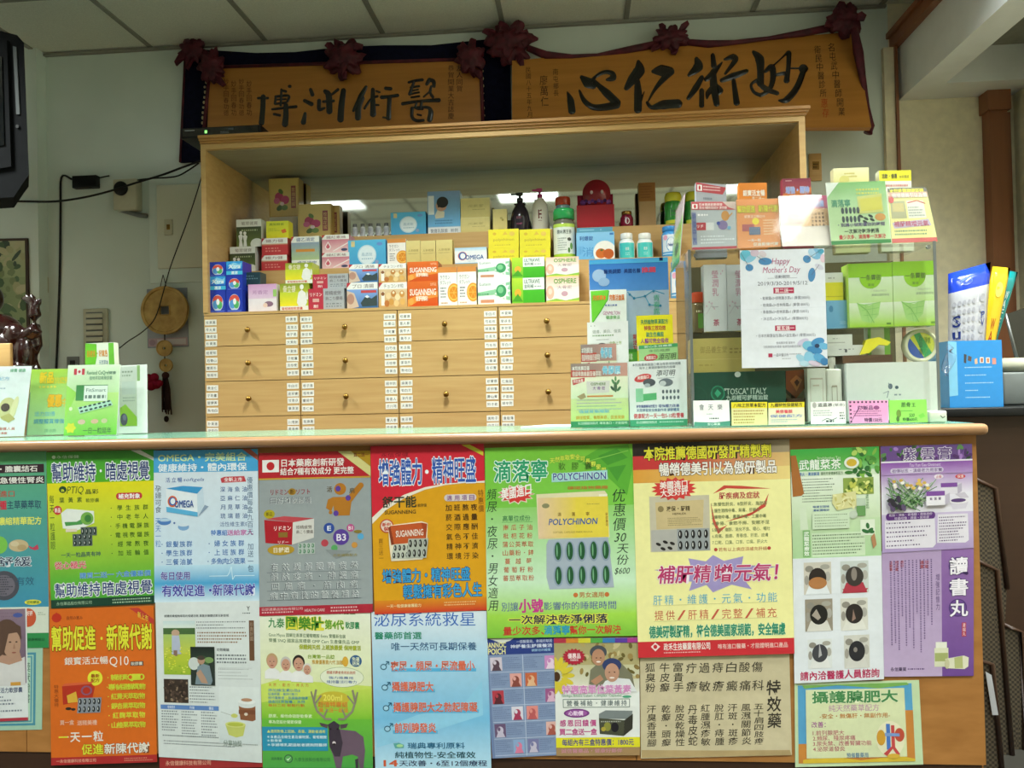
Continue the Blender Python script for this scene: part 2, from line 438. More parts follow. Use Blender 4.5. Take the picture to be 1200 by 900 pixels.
        if txt: s.t(txt, cx - w * .42, cy - h * .2, cx + w * .42, cy + h * .15, tcol, .01)
    def blister(s, x0, y0, x1, y1, nx, ny, pill, foil='#aab0b8', skew=0.0):
        s.poly([(x0 + skew, y0), (x1 + skew, y0), (x1, y1), (x0, y1)], foil)
        for i in range(nx):
            for j in range(ny):
                cy = y0 + (j + .5) * (y1 - y0) / ny; cx = x0 + (i + .5) * (x1 - x0) / nx + skew * (1 - (j + .5) / ny)
                rx, ry = (x1 - x0) / nx * .32, (y1 - y0) / ny * .4
                s.e(cx, cy, rx, ry, pill, 12); s.e(cx - rx * .3, cy - ry * .1, rx * .22, ry * .5, 'e8ece8', 8)
    def human(s, cx, cy, r, skin='#c99a7c', hair='#2a2422', shirt='#dfe2e6', sw=2.4, sh=2.6, grey=False):
        """head and shoulders in a printed photograph"""
        s.poly([(cx - r * sw * .5, cy + r * sh), (cx - r * sw * .48, cy + r * 1.5), (cx - r * .5, cy + r * 1.05), (cx + r * .5, cy + r * 1.05), (cx + r * sw * .48, cy + r * 1.5), (cx + r * sw * .5, cy + r * sh)], shirt)
        s.e(cx, cy - r * .12, r * .92, r * 1.08, hair, 20); s.e(cx, cy + r * .12, r * .74, r * .95, skin, 20)
        for d in (-.3, .3): s.e(cx + d * r, cy + .02 * r, r * .1, r * .07, '#2b1d18', 8)
        s.poly([(cx - r * .08, cy + .35 * r), (cx, cy + .1 * r), (cx + r * .08, cy + .35 * r)], '#a87758')
        s.e(cx, cy + .6 * r, r * .28, r * .08, '#9a4b42', 10)

def run(p, ops):
    for o in ops:
        n, a = o[0], o[1:]; k = {}
        if a and isinstance(a[-1], dict): k = a[-1]; a = a[:-1]
        getattr(p, n)(*a, **k)

def sheet(name, label, cat, quad, Y, frame, base, ops, mat='paper', th=.0012, group=None, lift=0):
    """a printed sheet fixed flat on the plane Y; quad = its photo corners TL TR BR BL"""
    Y -= .0016 * lift
    q = [at(x, y, Y) for x, y in quad]; mb = MB()
    b = [p + Vector((0, th, 0)) for p in q]
    if isinstance(base, tuple): mb.hexa(q, b, 'ddd', cols={'front': [base[0], base[1], base[1], base[0]]})
    else: mb.hexa(q, b, base)
    P = Patch(mb, q, frame); run(P, ops)
    return tag(mb.build(name, M[mat]), label, cat, group)

def carton(name, label, cat, x0, x1, yt, zb, Y, dep, base, frame, ops, mat='card', group=None, yb=None, side=None, top=None, sops=None):
    """a box standing at height zb with its front on the plane Y; x0 x1 yt are photo columns and its top row"""
    xm = (x0 + x1) / 2
    zt = at(xm, yt, Y).z
    if zb is None: zb = at(xm, yb, Y).z
    pz = 450  # column positions are read at the box's mid height
    d = ray(xm, 450)
    ym = yt + 12
    X0, X1 = at(x0, ym, Y).x, at(x1, ym, Y).x
    q = [Vector((X0, Y, zt)), Vector((X1, Y, zt)), Vector((X1, Y, zb)), Vector((X0, Y, zb))]
    b = [p + Vector((0, dep, 0)) for p in q]; mb = MB()
    bs = base[1] if isinstance(base, tuple) else base
    cols = {'left': side or bs, 'right': side or bs, 'top': top or side or bs, 'back': bs}
    if isinstance(base, tuple): cols['front'] = [base[0], base[1], base[1], base[0]]
    mb.hexa(q, b, bs, cols=cols)
    run(Patch(mb, q, frame), ops)
    o = tag(mb.build(name, M[mat]), label, cat, group)
    o['_zt'] = 0; del o['_zt']
    return zt

class Cyl(Patch):
    """maps a design frame onto the front of an upright cylinder"""
    def __init__(s, mb, c, r, z0, z1, frame, half=1.0, eps=.0004, mi=0):
        s.mb, s.c, s.rad, s.z0, s.z1, s.fr, s.half, s.eps, s.mi = mb, Vector(c), r, z0, z1, frame, half, eps, mi; s.used = []
    def pt(s, x, y, k):
        a, b, c, d = s.fr; u = (x - a) / (c - a); v = (y - b) / (d - b); t = (u - .5) * 2 * s.half
        R_ = s.rad + s.eps * k
        return Vector((s.c.x + R_ * math.sin(t), s.c.y - R_ * math.cos(t), s.z1 + (s.z0 - s.z1) * v))
    def band(s, x0, y0, x1, y1, col, n=12):
        k = s.lvl(x0, y0, x1, y1)
        for i in range(n):
            a, b = x0 + (x1 - x0) * i / n, x0 + (x1 - x0) * (i + 1) / n; s.poly([(a, y0), (b, y0), (b, y1), (a, y1)], col, k)

def bottle(name, label, cat, x0, x1, yt, zb, Y, parts, group=None, art=None, frame=(0, 0, 100, 100), half=1.1, mats=None):
    """upright round container: parts = [(part name, material key, [(radius share, height share[, colour])...], colour)]"""
    xm = (x0 + x1) / 2; zt = at(xm, yt, Y).z; H = zt - zb; c = at(xm, yt + 10, Y); R0 = (at(x1, yt + 10, Y).x - at(x0, yt + 10, Y).x) / 2
    root = thing(name, (c.x, Y, zb), label, cat, group)
    for pn, mk, prof, col in parts:
        b = MB(); b.lathe([(p[0] * R0, p[1] * H) + tuple(p[2:]) for p in prof], (c.x, Y, zb), col)
        if art and pn == art[0]:
            run(Cyl(b, (c.x, Y, 0), art[1] * R0, zb + art[2] * H, zb + art[3] * H, frame, half), art[4])
        b.build(pn, M[mk], root)
    return root, c.x, R0, zt

class Px(Patch):
    """prints on a plane given by a point and its normal, addressed by photo pixels"""
    def __init__(s, mb, p, n, eps=.0003, mi=0):
        s.mb, s.p, s.n, s.eps, s.mi = mb, Vector(p), Vector(n).normalized(), eps, mi; s.used = []
        if s.n.y > 0: s.n = -s.n
        s.fr = (-1e5, -1e5, 1e5, 1e5)
    def pt(s, x, y, k): return onplane(x, y, s.p, s.n) + s.n * (s.eps * k)

def brush(mb, pt, pts, ws, h, col, n=7):
    """one brush stroke as a low ridge; pt(x, y, height) places a point on the board"""
    P = [Vector((x, y)) for x, y in pts]
    if len(P) == 1: P = [P[0] - Vector((.5, 0)), P[0] + Vector((.5, 0))]; ws = [ws[0], ws[0]]
    C, Wd = [], []
    for i in range(len(P) - 1):
        p0, p1, p2, p3 = P[max(i - 1, 0)], P[i], P[i + 1], P[min(i + 2, len(P) - 1)]
        for j in range(n):
            t = j / n
            C.append(.5 * ((2 * p1) + (p2 - p0) * t + (2 * p0 - 5 * p1 + 4 * p2 - p3) * t * t + (3 * p1 - p0 - 3 * p2 + p3) * t ** 3)); Wd.append(ws[i] * (1 - t) + ws[i + 1] * t)
    C.append(P[-1]); Wd.append(ws[-1])
    d0 = (C[1] - C[0]).normalized(); d1 = (C[-1] - C[-2]).normalized()
    C = [C[0] - d0 * Wd[0] * k for k in (.48, .36, .2)] + C + [C[-1] + d1 * Wd[-1] * k for k in (.2, .36, .48)]
    Wd = [Wd[0] * k for k in (.2, .65, .92)] + Wd + [Wd[-1] * k for k in (.92, .65, .2)]
    V, Fc = [], []
    for i, c in enumerate(C):
        d = (C[min(i + 1, len(C) - 1)] - C[max(i - 1, 0)]).normalized(); o = Vector((-d.y, d.x)) * Wd[i] / 2
        for f, hh in ((1, .0), (.55, .75), (0, 1), (-.55, .75), (-1, .0)):
            q = c + o * f; V.append(pt(q.x, q.y, hh * h * min(1, Wd[i] / max(ws) + .25) + .0002))
    for i in range(len(C) - 1):
        for j in range(4): a = i * 5 + j; Fc.append([a, a + 1, a + 6, a + 5])
    mb.mesh(V, Fc, col, 0, True)

def prism(mb, pts, vec, col='fff', mi=0, fcol=None):
    """flat outline pushed back along vec"""
    pts = [Vector(p) for p in pts]; n = len(pts); back = [p + Vector(vec) for p in pts]
    mb.mesh(pts + back, [list(range(n))[::-1]], fcol or col, mi); mb.mesh(pts + back, [[n + i for i in range(n)]] + [[i, (i + 1) % n, n + (i + 1) % n, n + i] for i in range(n)], col, mi)

def sign(name, label, cat, quad, Y, zb, lean, frame, base, ops, mat='paper', group=None, holder=True, th=.002, foot=.05, yaw=0.0):
    """printed card leaning back in a clear stand; quad = photo corners TL TR BR BL"""
    u = Vector((0, math.sin(lean), math.cos(lean))); nrm = Vector((0, -math.cos(lean), math.sin(lean)))
    p0 = at((quad[2][0] + quad[3][0]) / 2, quad[2][1], Y); p0.z = zb + .003
    if yaw: rz = Matrix.Rotation(yaw, 3, 'Z'); u = rz @ u; nrm = rz @ nrm
    q = [onplane(x, y, p0, nrm) for x, y in quad]
    for i in (2, 3): q[i] = q[i] - u * ((q[i].z - zb - .003) / u.z)
    mb = MB(); b = [p - nrm * th for p in q]
    if isinstance(base, tuple): mb.hexa(q, b, 'ddd', cols={'front': [base[0], base[1], base[1], base[0]]})
    else: mb.hexa(q, b, base)
    run(Patch(mb, q, frame), ops)
    if not holder: return tag(mb.build(name, M[mat]), label, cat, group)
    cx = (q[2].x + q[3].x) / 2
    root = thing(name, (cx, Y, zb), label, cat, group)
    mb.build('printed_card', M[mat], root)
    h = MB(); e = .003
    ex = Vector((1, 0, 0))
    f = [q[0] - ex * e + u * e, q[1] + ex * e + u * e, q[2] + ex * e, q[3] - ex * e]
    f = [p + nrm * .0022 for p in f]; h.hexa(f, [p + nrm * .0015 for p in f], 'fff'); h.build('clear_front', M['acryl'], root)
    h = MB(); g = [p - nrm * (.0028 + th) for p in f]; h.hexa(g, [p - nrm * .0015 for p in g], 'fff')
    h.build('clear_back', M['acryl'], root)
    h = MB(); h.box((q[3].x - e, Y - .004, zb), (q[2].x + e, Y + foot, zb + .002)); h.build('foot', M['acryl'], root)
    return root
# ------------------------------------------------------------------ the room
XL, XR, YF = -3.4, at(1193, 300, Y_WALL).x, -3.0
XB = at(1053, 118, Y_WALL).x                    # left face of the beam on the right
ZB = at(1053, 118, Y_WALL).z                    # its underside
def struct(name, mb, mat): return tag(mb.build(name, M[mat], origin=Vector((0, 0, 0))), kind='structure')
b = MB(); b.box((XL, YF, -.06), (XR + .5, Y_WALL, 0)); struct('floor', b, 'floor')
b = MB(); b.box((XL, YF, Z_CEIL), (XR + .5, Y_WALL, Z_CEIL + .05)); struct('ceiling', b, 'ceil')
b = MB(); b.box((XL, Y_WALL, 0), (XB - .04, Y_WALL + .1, Z_CEIL)); struct('wall_back', b, 'wall')
b = MB(); b.box((XB - .04, Y_WALL, 0), (XR + .5, Y_WALL + .1, Z_CEIL)); struct('wall_back_right', b, 'wallpaper')
b = MB(); b.box((XL - .1, YF, 0), (XL, Y_WALL, Z_CEIL)); struct('wall_left', b, 'room')
b = MB(); b.box((XL, YF - .1, 0), (XR + .5, YF, Z_CEIL)); struct('wall_front', b, 'room')
b = MB(); b.box((XR, YF, 0), (XR + .1, Y_WALL, Z_CEIL)); struct('wall_right', b, 'wallpaper')
xc = at(43, 120, 3.895).x
b = MB(); b.box((XL, 3.895, 0), (xc, Y_WALL, Z_CEIL)); struct('column_left', b, 'wall')
# ceiling grid: thin bars along Y at the photo's joints, and cross bars
xj = at(449, 33, Y_WALL).x; b = MB()
for k in range(-8, 8):
    x = xj + k * .603
    if XL + .05 < x < XR - .03: b.box((x - .012, YF, Z_CEIL - .006), (x + .012, Y_WALL, Z_CEIL))
for k in range(0, 12):
    y = 3.42 - k * .603
    if y > YF: b.box((XL, y - .012, Z_CEIL - .0055), (XR, y + .012, Z_CEIL))
struct('ceiling_grid', b, 'grid')
b = MB(); b.box((xc, Y_WALL - .02, Z_CEIL - .018), (XB - .05, Y_WALL, Z_CEIL - .006)); struct('trim_1', b, 'grid')
# dropped beam on the right, its inner recess, wooden moulding and post
zm = at(1047, 58, Y_WALL).z
b = MB(); b.box((XB, 2.72, ZB), (XB + .13, Y_WALL, zm)); b.box((XB + .13, Y_WALL - .2, ZB), (XR, Y_WALL, zm)); struct('beam_right', b, 'cabwhite')
b = MB(); b.box((XB + .13, 2.72, ZB + .16), (XR, Y_WALL - .2, ZB + .2)); struct('ceiling_recess', b, 'grid')
b = MB(); b.box((XB - .035, 2.72, zm), (XB + .03, Y_WALL, zm + .05)); b.box((XB - .05, 2.72, zm + .05), (XB + .03, Y_WALL, zm + .075)); struct('trim_2', b, 'jamb')
x0 = at(1038, 150, Y_WALL - .03).x; x1 = at(1050, 150, Y_WALL - .03).x
b = MB(); b.box((x0, Y_WALL - .03, 0), (x1, Y_WALL, zm)); struct('trim_3', b, 'wallpaper')
b = MB(); b.box((x1, Y_WALL - .045, 0), (x1 + .012, Y_WALL, zm)); struct('trim_4', b, 'jamb')
x0 = at(1163, 250, 3.9).x; x1 = at(1184, 250, 3.9).x; zj = at(1172, 104, 3.9).z
b = MB(); b.box((x0, 3.9, 0), (x1, Y_WALL, zj - .1)); b.box((x0 - .012, 3.885, zj - .1), (x1 + .012, Y_WALL, zj)); b.box((x1 + .012, 3.93, 0), (x1 + .03, Y_WALL, zj - .1)); struct('door_frame', b, 'jamb')

# ------------------------------------------------------------------ ceiling lights (one row seen in the mirror, rear row added unseen)
def troffer(x, y, label, k=1.0):
    t = thing('ceiling_light', (x, y, Z_CEIL - .02), label, 'ceiling light', 'recessed ceiling lights')
    f = MB()
    for lo, hi in (((-.3, -.3), (.3, -.27)), ((-.3, .27), (.3, .3)), ((-.3, -.27), (-.27, .27)), ((.27, -.27), (.3, .27))):
        f.box((x + lo[0], y + lo[1], Z_CEIL - .02), (x + hi[0], y + hi[1], Z_CEIL - .002))
    f.build('frame', M['ivory'], t)
    d = MB(); d.box((x - .265, y - .265, Z_CEIL - .012), (x + .265, y + .265, Z_CEIL - .004)); d.build('diffuser', M['lamp'], t)
    l = bpy.data.lights.new('tube_light', 'AREA'); l.shape = 'SQUARE'; l.size = .5; l.energy = LAMP_W * k; l.color = LAMP_COL; l.spread = LAMP_SPREAD
    lo = bpy.data.objects.new('tube_light', l); COL.objects.link(lo); lo.parent = t; lo.location = (0, 0, .006)
LX = xj + .303 + .22
for i, (x, nm) in enumerate(((LX - 1.809, 'left'), (LX, 'middle'), (LX + 1.809, 'right'))):
    troffer(x, .58, 'square recessed ceiling light, reflected at the %s of the cabinet mirror' % nm, 1.0 if nm != 'left' else 1.25)
    troffer(x - (.6 if nm == 'left' else 0), 2.39, 'square recessed ceiling light above the counter, the %s one' % nm, 1.3 if nm != 'left' else 2.0)
    troffer(x, -1.23, 'square recessed ceiling light in the rear row, behind the %s one' % nm)  # unseen rear row, added to light the room

troffer(XR - .33, 1.55, 'square recessed ceiling light over the passage on the right', .55)

# ------------------------------------------------------------------ medicine cabinet
CXL, CXR = at(238, 330, Y_CAB).x, at(947.5, 300, Y_CAB).x
ZT = 2.262; YM = 3.915
cab = thing('medicine_cabinet', ((CXL + CXR) / 2, (Y_CAB + YM) / 2, 0), 'wide maple medicine cabinet with rows of small drawers under an open mirrored shelf', 'cabinet')
b = MB(); b.box((CXL, Y_CAB + .02, .0), (CXR, 3.945, Z_LEDGE - .012)); b.box((CXL, Y_CAB + .0, Z_LEDGE - .012), (CXR, 3.945, Z_LEDGE)); b.build('body', M['maple'], cab)
for x0, x1 in ((CXL, CXL + .022), (CXR - .026, CXR)):
    b = MB(); b.box((x0, Y_CAB - .004, Z_LEDGE), (x1, 3.945, ZT)); b.build('side_panel', M['maple'], cab)
b = MB(); b.box((CXL, Y_CAB - .004, ZT), (CXR, 3.945, ZT + .024)); b.build('top_panel', M['maple'], cab)
b = MB(); b.box((CXL + .022, Y_CAB + .016, ZT - .004), (CXR - .026, YM - .001, ZT - .0002)); b.build('under_panel', M['under'], cab)  # thin sheet under the top, greyer than the maple around it
b = MB()
for dz0, dz1, o in ((.024, .034, .008), (.034, .043, .018), (.043, .055, .026)):
    b.box((CXL - .0, Y_CAB - .004 - o, ZT + dz0), (CXR + o * .6, 3.945, ZT + dz1))
b.build('cornice', M['mapledark'], cab)
b = MB(); b.box((CXL + .022, YM, Z_LEDGE), (CXR - .026, YM + .008, ZT)); b.build('mirror', M['mirror'], cab)
b = MB(); b.box((CXL + .022, YM + .008, Z_LEDGE), (CXR - .026, 3.945, ZT)); b.build('back_panel', M['maple'], cab)
YT2, YT3 = 3.60, 3.745
ZT2 = at(600, 307, YT2).z; ZT3 = at(600, 270, YT3).z
b = MB(); b.box((CXL + .12, YT2, Z_LEDGE), (CXR - .03, YM - .001, ZT2)); b.build('shelf_riser', M['maple'], cab)
b = MB(); b.box((CXL + .22, YT3, ZT2), (CXR - .03, YM - .001, ZT3)); b.build('shelf_riser', M['maple'], cab)
xd = [CXL] + [at(x, 400, Y_CAB).x for x in (351, 466.2, 584.3)]; pit = (xd[3] - xd[1]) / 2
xd += [xd[3] + pit, xd[3] + 2 * pit, CXR]
zr = [Z_LEDGE - .013, 1.398, 1.245, 1.090, .936]
HERBS = '當歸黃耆人參甘草茯苓白朮川芎熟地白芍桂枝麻黃杏仁柴胡半夏陳皮枳實厚朴黃連黃芩大黃附子乾薑細辛防風羌活獨活桔梗知母石膏山藥澤瀉丹皮梔子連翹薄荷菊花'
rh = random.Random(4); ld = MB()
for k in range(1, 6):
    b = MB(); b.box((xd[k] - .0022, Y_CAB + .0135, .9), (xd[k] + .0022, Y_CAB + .0199, Z_LEDGE - .013)); b.build('drawer_divider', M['kick'], cab)
for r in range(4):
    for c in range(6):
        X0, X1, Z1, Z0 = xd[c] + .002, xd[c + 1] - .002, zr[r] - .0015, zr[r + 1] + .0015
        b = MB(); b.box((X0, Y_CAB, Z0), (X1, Y_CAB + .0199, Z1)); d = b.build('drawer', M['maple'], cab)
        WORG[d.name] = Vector(WORG[cab.name])
        kx, kz = (X0 + X1) / 2 - .01, (Z0 + Z1) / 2
        k = MB(); k.lathe([(.004, 0), (.0045, .008), (.011, .014), (.0125, .02), (.009, .026), (.0, .028)][::-1], (kx, Y_CAB - .0, kz), 'fff', axis='Y', n=14)
        for i in range(len(k.v)): k.v[i].y = 2 * Y_CAB - k.v[i].y
        k.build('knob', M['brass'], d)
        if c > 3 or (c == 3 and r < 0): continue
        for side in (0, 1):
            if c == 3 and side: continue
            for q in range(4):
                lx = X0 + .005 if side == 0 else X1 - .005 - .052
                lx += rh.uniform(-.002, .002); w = .052
                lz = Z1 - .014 - q * .032 + rh.uniform(-.002, .002); h = .025
                lb = MB(); tl = rh.uniform(-.001, .001)
                qd = [Vector((lx, Y_CAB - .0008, lz)), Vector((lx + w, Y_CAB - .0008, lz + tl)), Vector((lx + w, Y_CAB - .0008, lz + tl - h)), Vector((lx, Y_CAB - .0008, lz - h))]
                lb.hexa(qd, [p + Vector((0, .0008, 0)) for p in qd], '#eceae0')
                P = Patch(lb, qd, (0, 0, 52, 25)); i0 = rh.randrange(0, len(HERBS) - 3)
                for j in range(3): P.t(HERBS[i0 + j], 5 + j * 15, 6, 17 + j * 15, 19, '#33353a', .0)
                lb.build('name_label', M['paper'], d)

# ------------------------------------------------------------------ counter
KX0, KX1 = at(-140, 520, Y_CTR).x, at(1147, 600, Y_CTR).x
ctr = thing('counter', ((KX0 + KX1) / 2, Y_CTR + .22, 0), 'long wooden shop counter with glass top, its front covered in posters', 'counter')
seams = [KX0] + [at(x, 850, Y_CTR).x for x in (31, 745)] + [KX1]
for a_, c_ in zip(seams, seams[1:]):
    b = MB(); b.box((a_ + .0012, Y_CTR, .145), (c_ - .0012, Y_CTR + .018, Z_CTR - .032)); b.build('front_panel', M['panel'], ctr)
b = MB(); b.box((KX0, Y_CTR + .018, .0), (KX1, Y_CTR + .45, Z_CTR - .032)); b.build('body', M['panel'], ctr)
b = MB(); b.box((KX0, Y_CTR + .004, 0), (KX1 - .01, Y_CTR + .0179, .145)); b.build('kick_board', M['kick'], ctr)
xe = at(1157, 505, Y_CTR - .02).x
b = MB(); b.bbox((KX0, Y_CTR - .035, Z_CTR - .031), (xe, Y_CTR + .005, Z_CTR - .001), .013, seg=4)
b.build('rim', M['rim'], ctr)
b = MB(); b.box((KX0, Y_CTR + .005, Z_CTR - .032), (KX1, Y_CTR + .45, Z_CTR - .006)); b.build('worktop', M['cabwhite'], ctr)
b = MB(); xg = at(660, 505, Y_CTR).x
b.box((KX0, Y_CTR + .0, Z_CTR - .0055), (KX1 - .005, Y_CTR + .452, Z_CTR)); b.build('glass_sheet', M['gedge'], ctr)
# ------------------------------------------------------------------ posters on the counter front
GP = 'posters on the counter front'
def poster(label, quad, frame, base, ops, lift=0, mat='paper', name='poster', cat='poster'):
    sheet(name, label, cat, quad, Y_CTR - .0013, frame, base, ops, mat, group=GP, lift=lift)

# teal poster running out of the frame on the left
poster('teal poster with two black banner lines, leftmost of the upper row', [(-75, 532), (54, 529), (57, 711), (-72, 713)], (-330, 85, 252, 905), ('#5fae7c', '#3f8fae'), [
    ('r', -330, 85, 245, 145, '#58a86c'), ('r', -330, 150, 240, 195, '#35202a'), ('r', -330, 212, 242, 255, '#35202a'),
    ('t', '泌尿結石・膽囊結石', -180, 158, 205, 190, '#f2efe8', .02), ('t', '尿蛋白・急慢性腎炎', -180, 218, 238, 250, '#f2efe8', .02),
    ('t', '德國原裝進口', -160, 288, 82, 322, '#c4433c', .01), ('t', '多種', -60, 342, 40, 388, '#d22f4a', .03), ('t', '主草藥萃取', 44, 342, 222, 386, '#274a63', .01),
    ('t', '高單位濃縮精華配方', -120, 430, 222, 470, '#e9ea6a', .02),
    ('e', 0, 575, 42, 46, '#7cc24f'), ('e', -130, 585, 60, 40, '#b7b08a'), ('e', 100, 580, 52, 32, '#c9b58c'), ('e', 80, 570, 22, 14, '#d8c9a4'), ('e', 118, 590, 24, 15, '#b89f74'),
    ('p' if False else 'poly', [(150, 580), (175, 592), (200, 575), (206, 600), (185, 606), (160, 596)], '#c0405a'),
    ('t', '有效舒緩', -200, 640, 165, 690, '#2c3e58', .01, 'dfe8ee', .05), ('e', 20, 790, 80, 78, '#4d4e58'), ('e', 20, 790, 58, 56, '#716c78'), ('fine', -30, 740, 70, 840, 8, '#3a3a46', 3),
    ('t', '有效', 85, 745, 178, 790, '#2d5a78', 0), ('e', 170, 880, 44, 14, '#e6e24a'), ('t', '認明標誌', 138, 872, 204, 888, '#3c6a34', .01)], 0)

# green and yellow poster
navy = '#1f3a78'
poster('green poster with navy headline and yellow middle, second in the upper row', [(54, 530), (181, 527), (183, 707), (60, 713)], (248, 85, 812, 905), '#4fae2e', [
    ('g', 248, 85, 812, 250, '#3f9c33', '#56b02a'), ('g', 248, 250, 812, 430, '#eadf1c', '#c8d838'), ('g', 248, 430, 812, 760, '#c8d838', '#62b43a'), ('g', 248, 760, 812, 862, '#62b43a', '#4aa436'),
    ('r', 248, 862, 812, 905, '#17402f'), ('poly', [(690, 85), (740, 85), (812, 128), (812, 145)], '#dfe4d6'), ('poly', [(740, 85), (812, 85), (812, 128)], '#3f9c33'),
    ('e', 288, 112, 10, 9, '#cfe8c8'), ('t', '永信保健', 302, 104, 420, 120, '#cfe8c8', 0),
    ('t', '幫助維持', 275, 145, 505, 242, navy, .012, 'f0f4f4', .07), ('e', 532, 190, 6, 8, 'f0f4f4'), ('t', '暗處視覺', 560, 145, 785, 242, navy, .012, 'f0f4f4', .07),
    ('e', 330, 284, 20, 18, '#244a2c'), ('t', 'a', 322, 276, 338, 294, '#e4e83c', .02), ('t', 'PTIQ', 350, 268, 440, 306, '#3a5a24', 0, {'shear': .25}), ('t', '晶彩', 450, 286, 518, 312, '#2f4c24', .01),
    ('rows', ['葉黃素'], 300, 326, 440, 30, 28, '#3b5e25'), ('t', '軟膠囊', 450, 334, 520, 356, '#3b5e25', 0),
    ('e', 625, 328, 16, 18, '#c93a3e'), ('e', 730, 328, 16, 18, '#c93a3e'), ('r', 625, 310, 730, 346, '#c93a3e'), ('t', '補充對象', 622, 316, 735, 342, 'fff', .02),
    ('rows', ['・學生族群', '・中老年人', '・手機電腦族', '・電視夜貓族', '・經常熬夜', '・加班輪值'], 560, 376, 785, 48, 28, '#33601f', .01),
    ('e', 300, 392, 22, 24, '#cc3b3a'), ('t', '新品', 285, 380, 315, 404, 'fff', .01),
    ('poly', [(318, 408), (350, 385), (492, 402), (492, 465), (405, 500), (325, 488)], '#e9eee6'), ('poly', [(335, 455), (400, 455), (430, 440), (430, 470), (340, 476)], '#4e9a50'), ('e', 455, 440, 34, 34, '#78b04e'), ('e', 460, 440, 18, 20, '#3f7f3c'),
    ('blister', 375, 520, 480, 585, 4, 2, '#1f2f2a', '#5e6a66'), ('blister', 420, 485, 505, 530, 4, 1, '#1f2f2a', '#5e6a66'), ('r', 340, 492, 400, 508, '#e8d9c2'),
    ('rows', ['一天一粒晶亮有神'], 310, 616, 522, 30, 26, '#2c4a60'),
    ('t', '從心極光', 275, 664, 442, 702, '#d64a62', .02, 'f3dede', .05), ('t', '購買二送一 六盒優惠價', 408, 726, 785, 756, '#3c88c8', .02, 'cfe6ee', .04),
    ('t', '幫助維持', 272, 778, 515, 850, navy, .012, 'eef2f0', .07), ('t', '暗處視覺', 530, 778, 792, 850, navy, .012, 'eef2f0', .07),
    ('v', '每天一粒護眼', 258, 310, 282, 600, '#3b5a28', 0), ('t', '永信藥品股份有限公司', 278, 874, 468, 892, '#a9c8a8', 0), ('fine', 580, 868, 790, 898, 2, '#a9c8a8', 4)], 1)

# light blue poster
pb = '#2c56a0'
poster('pale blue poster with a two-line banner headline and white carton picture', [(180, 528), (302, 526), (304, 704), (181, 706)], (43, 78, 567, 832), ('#dfe9f2', '#c5dff0'), [
    ('r', 43, 78, 570, 188, '#4aa7dc'), ('poly', [(490, 78), (530, 78), (570, 112), (570, 138)], '#b05a4a'), ('t', 'OMEGA・完美組合', 66, 94, 510, 136, '#d7efae', .02), ('t', '健康維持・體內環保', 66, 146, 512, 184, '#eef7fb', .02),
    ('rows', ['活立暢'], 100, 214, 190, 30, 24, '#3b62a8'), ('t', 'softgels', 192, 216, 298, 238, '#3b62a8', 0, {'shear': .2}),
    ('poly', [(104, 268), (190, 256), (292, 264), (298, 352), (264, 410), (108, 384)], '#e8f0f6'), ('poly', [(104, 268), (190, 256), (292, 264), (262, 296)], '#3f9ad2'), ('poly', [(262, 296), (292, 264), (298, 352), (264, 410)], '#c9dcea'), ('poly', [(106, 358), (264, 388), (264, 410), (108, 384)], '#5cb0dc'),
    ('e', 138, 332, 24, 28, '#d9662e'), ('e', 138, 332, 17, 21, '#2a62b0'), ('e', 140, 331, 12, 15, '#e8f0f6'), ('t', 'OMEGA', 150, 328, 244, 362, '#22509c', .02), ('poly', [(268, 408), (320, 360), (300, 352)], '#8fa4bc'),
    ('poly', [(380, 222), (400, 214), (498, 212), (508, 240), (385, 244)], '#c8424a'), ('t', '全新上市', 398, 218, 488, 238, 'fff', .01),
    ('rows', ['深海魚油', '亞麻仁油', '月見草油', '琉璃苣油'], 372, 264, 518, 44, 26, '#44669c'), ('t', '活性維生素E', 374, 438, 512, 462, '#44669c', 0),
    ('e', 96, 432, 34, 18, '#4f7fc0'), ('e', 96, 424, 32, 8, '#b9d4ea'), ('e', 192, 460, 28, 18, '#7fa9d4'), ('e', 192, 450, 26, 8, '#d8e6f2'), ('e', 146, 440, 5, 5, '#3b62a8'),
    ('t', '特惠組', 330, 478, 410, 506, '#4f7fc8', .02), ('t', '送給家人', 410, 478, 540, 506, '#c86fb0', .02),
    ('rows', ['・銀髮族群', '・學生族群', '・三餐油膩'], 66, 530, 238, 44, 30, '#4878b8', .012), ('rows', ['・婦女族群', '・上班族群', '・多魚肉少蔬果'], 300, 530, 500, 44, 30, '#4878b8', .012),
    ('g', 43, 650, 570, 740, '#bfe0f2', '#4aa4d6'), ('g', 43, 740, 570, 832, '#4aa4d6', '#d2e8f4'), ('line', [(320, 706), (410, 706), (420, 690), (430, 660), (436, 725), (446, 706), (545, 706)], 3, '#d8f0fa'),
    ('t', '每日使用', 76, 682, 222, 722, '#4a3f9c', .02, 'e4eaf8', .05), ('t', '有效促進・', 82, 748, 330, 804, '#3a3fa4', .02, 'e4eaf8', .05), ('t', '新陳代謝', 336, 748, 546, 804, '#3a3fa4', .02, 'e4eaf8', .05),
    ('v', '孕婦可食', 50, 250, 80, 390, '#45586e', 0), ('v', '天天一粒', 50, 410, 78, 560, '#5b8cc8', 0), ('v', '優惠價每盒九百元 加送一包', 512, 215, 540, 690, '#4a6a8c', 0)], 2)

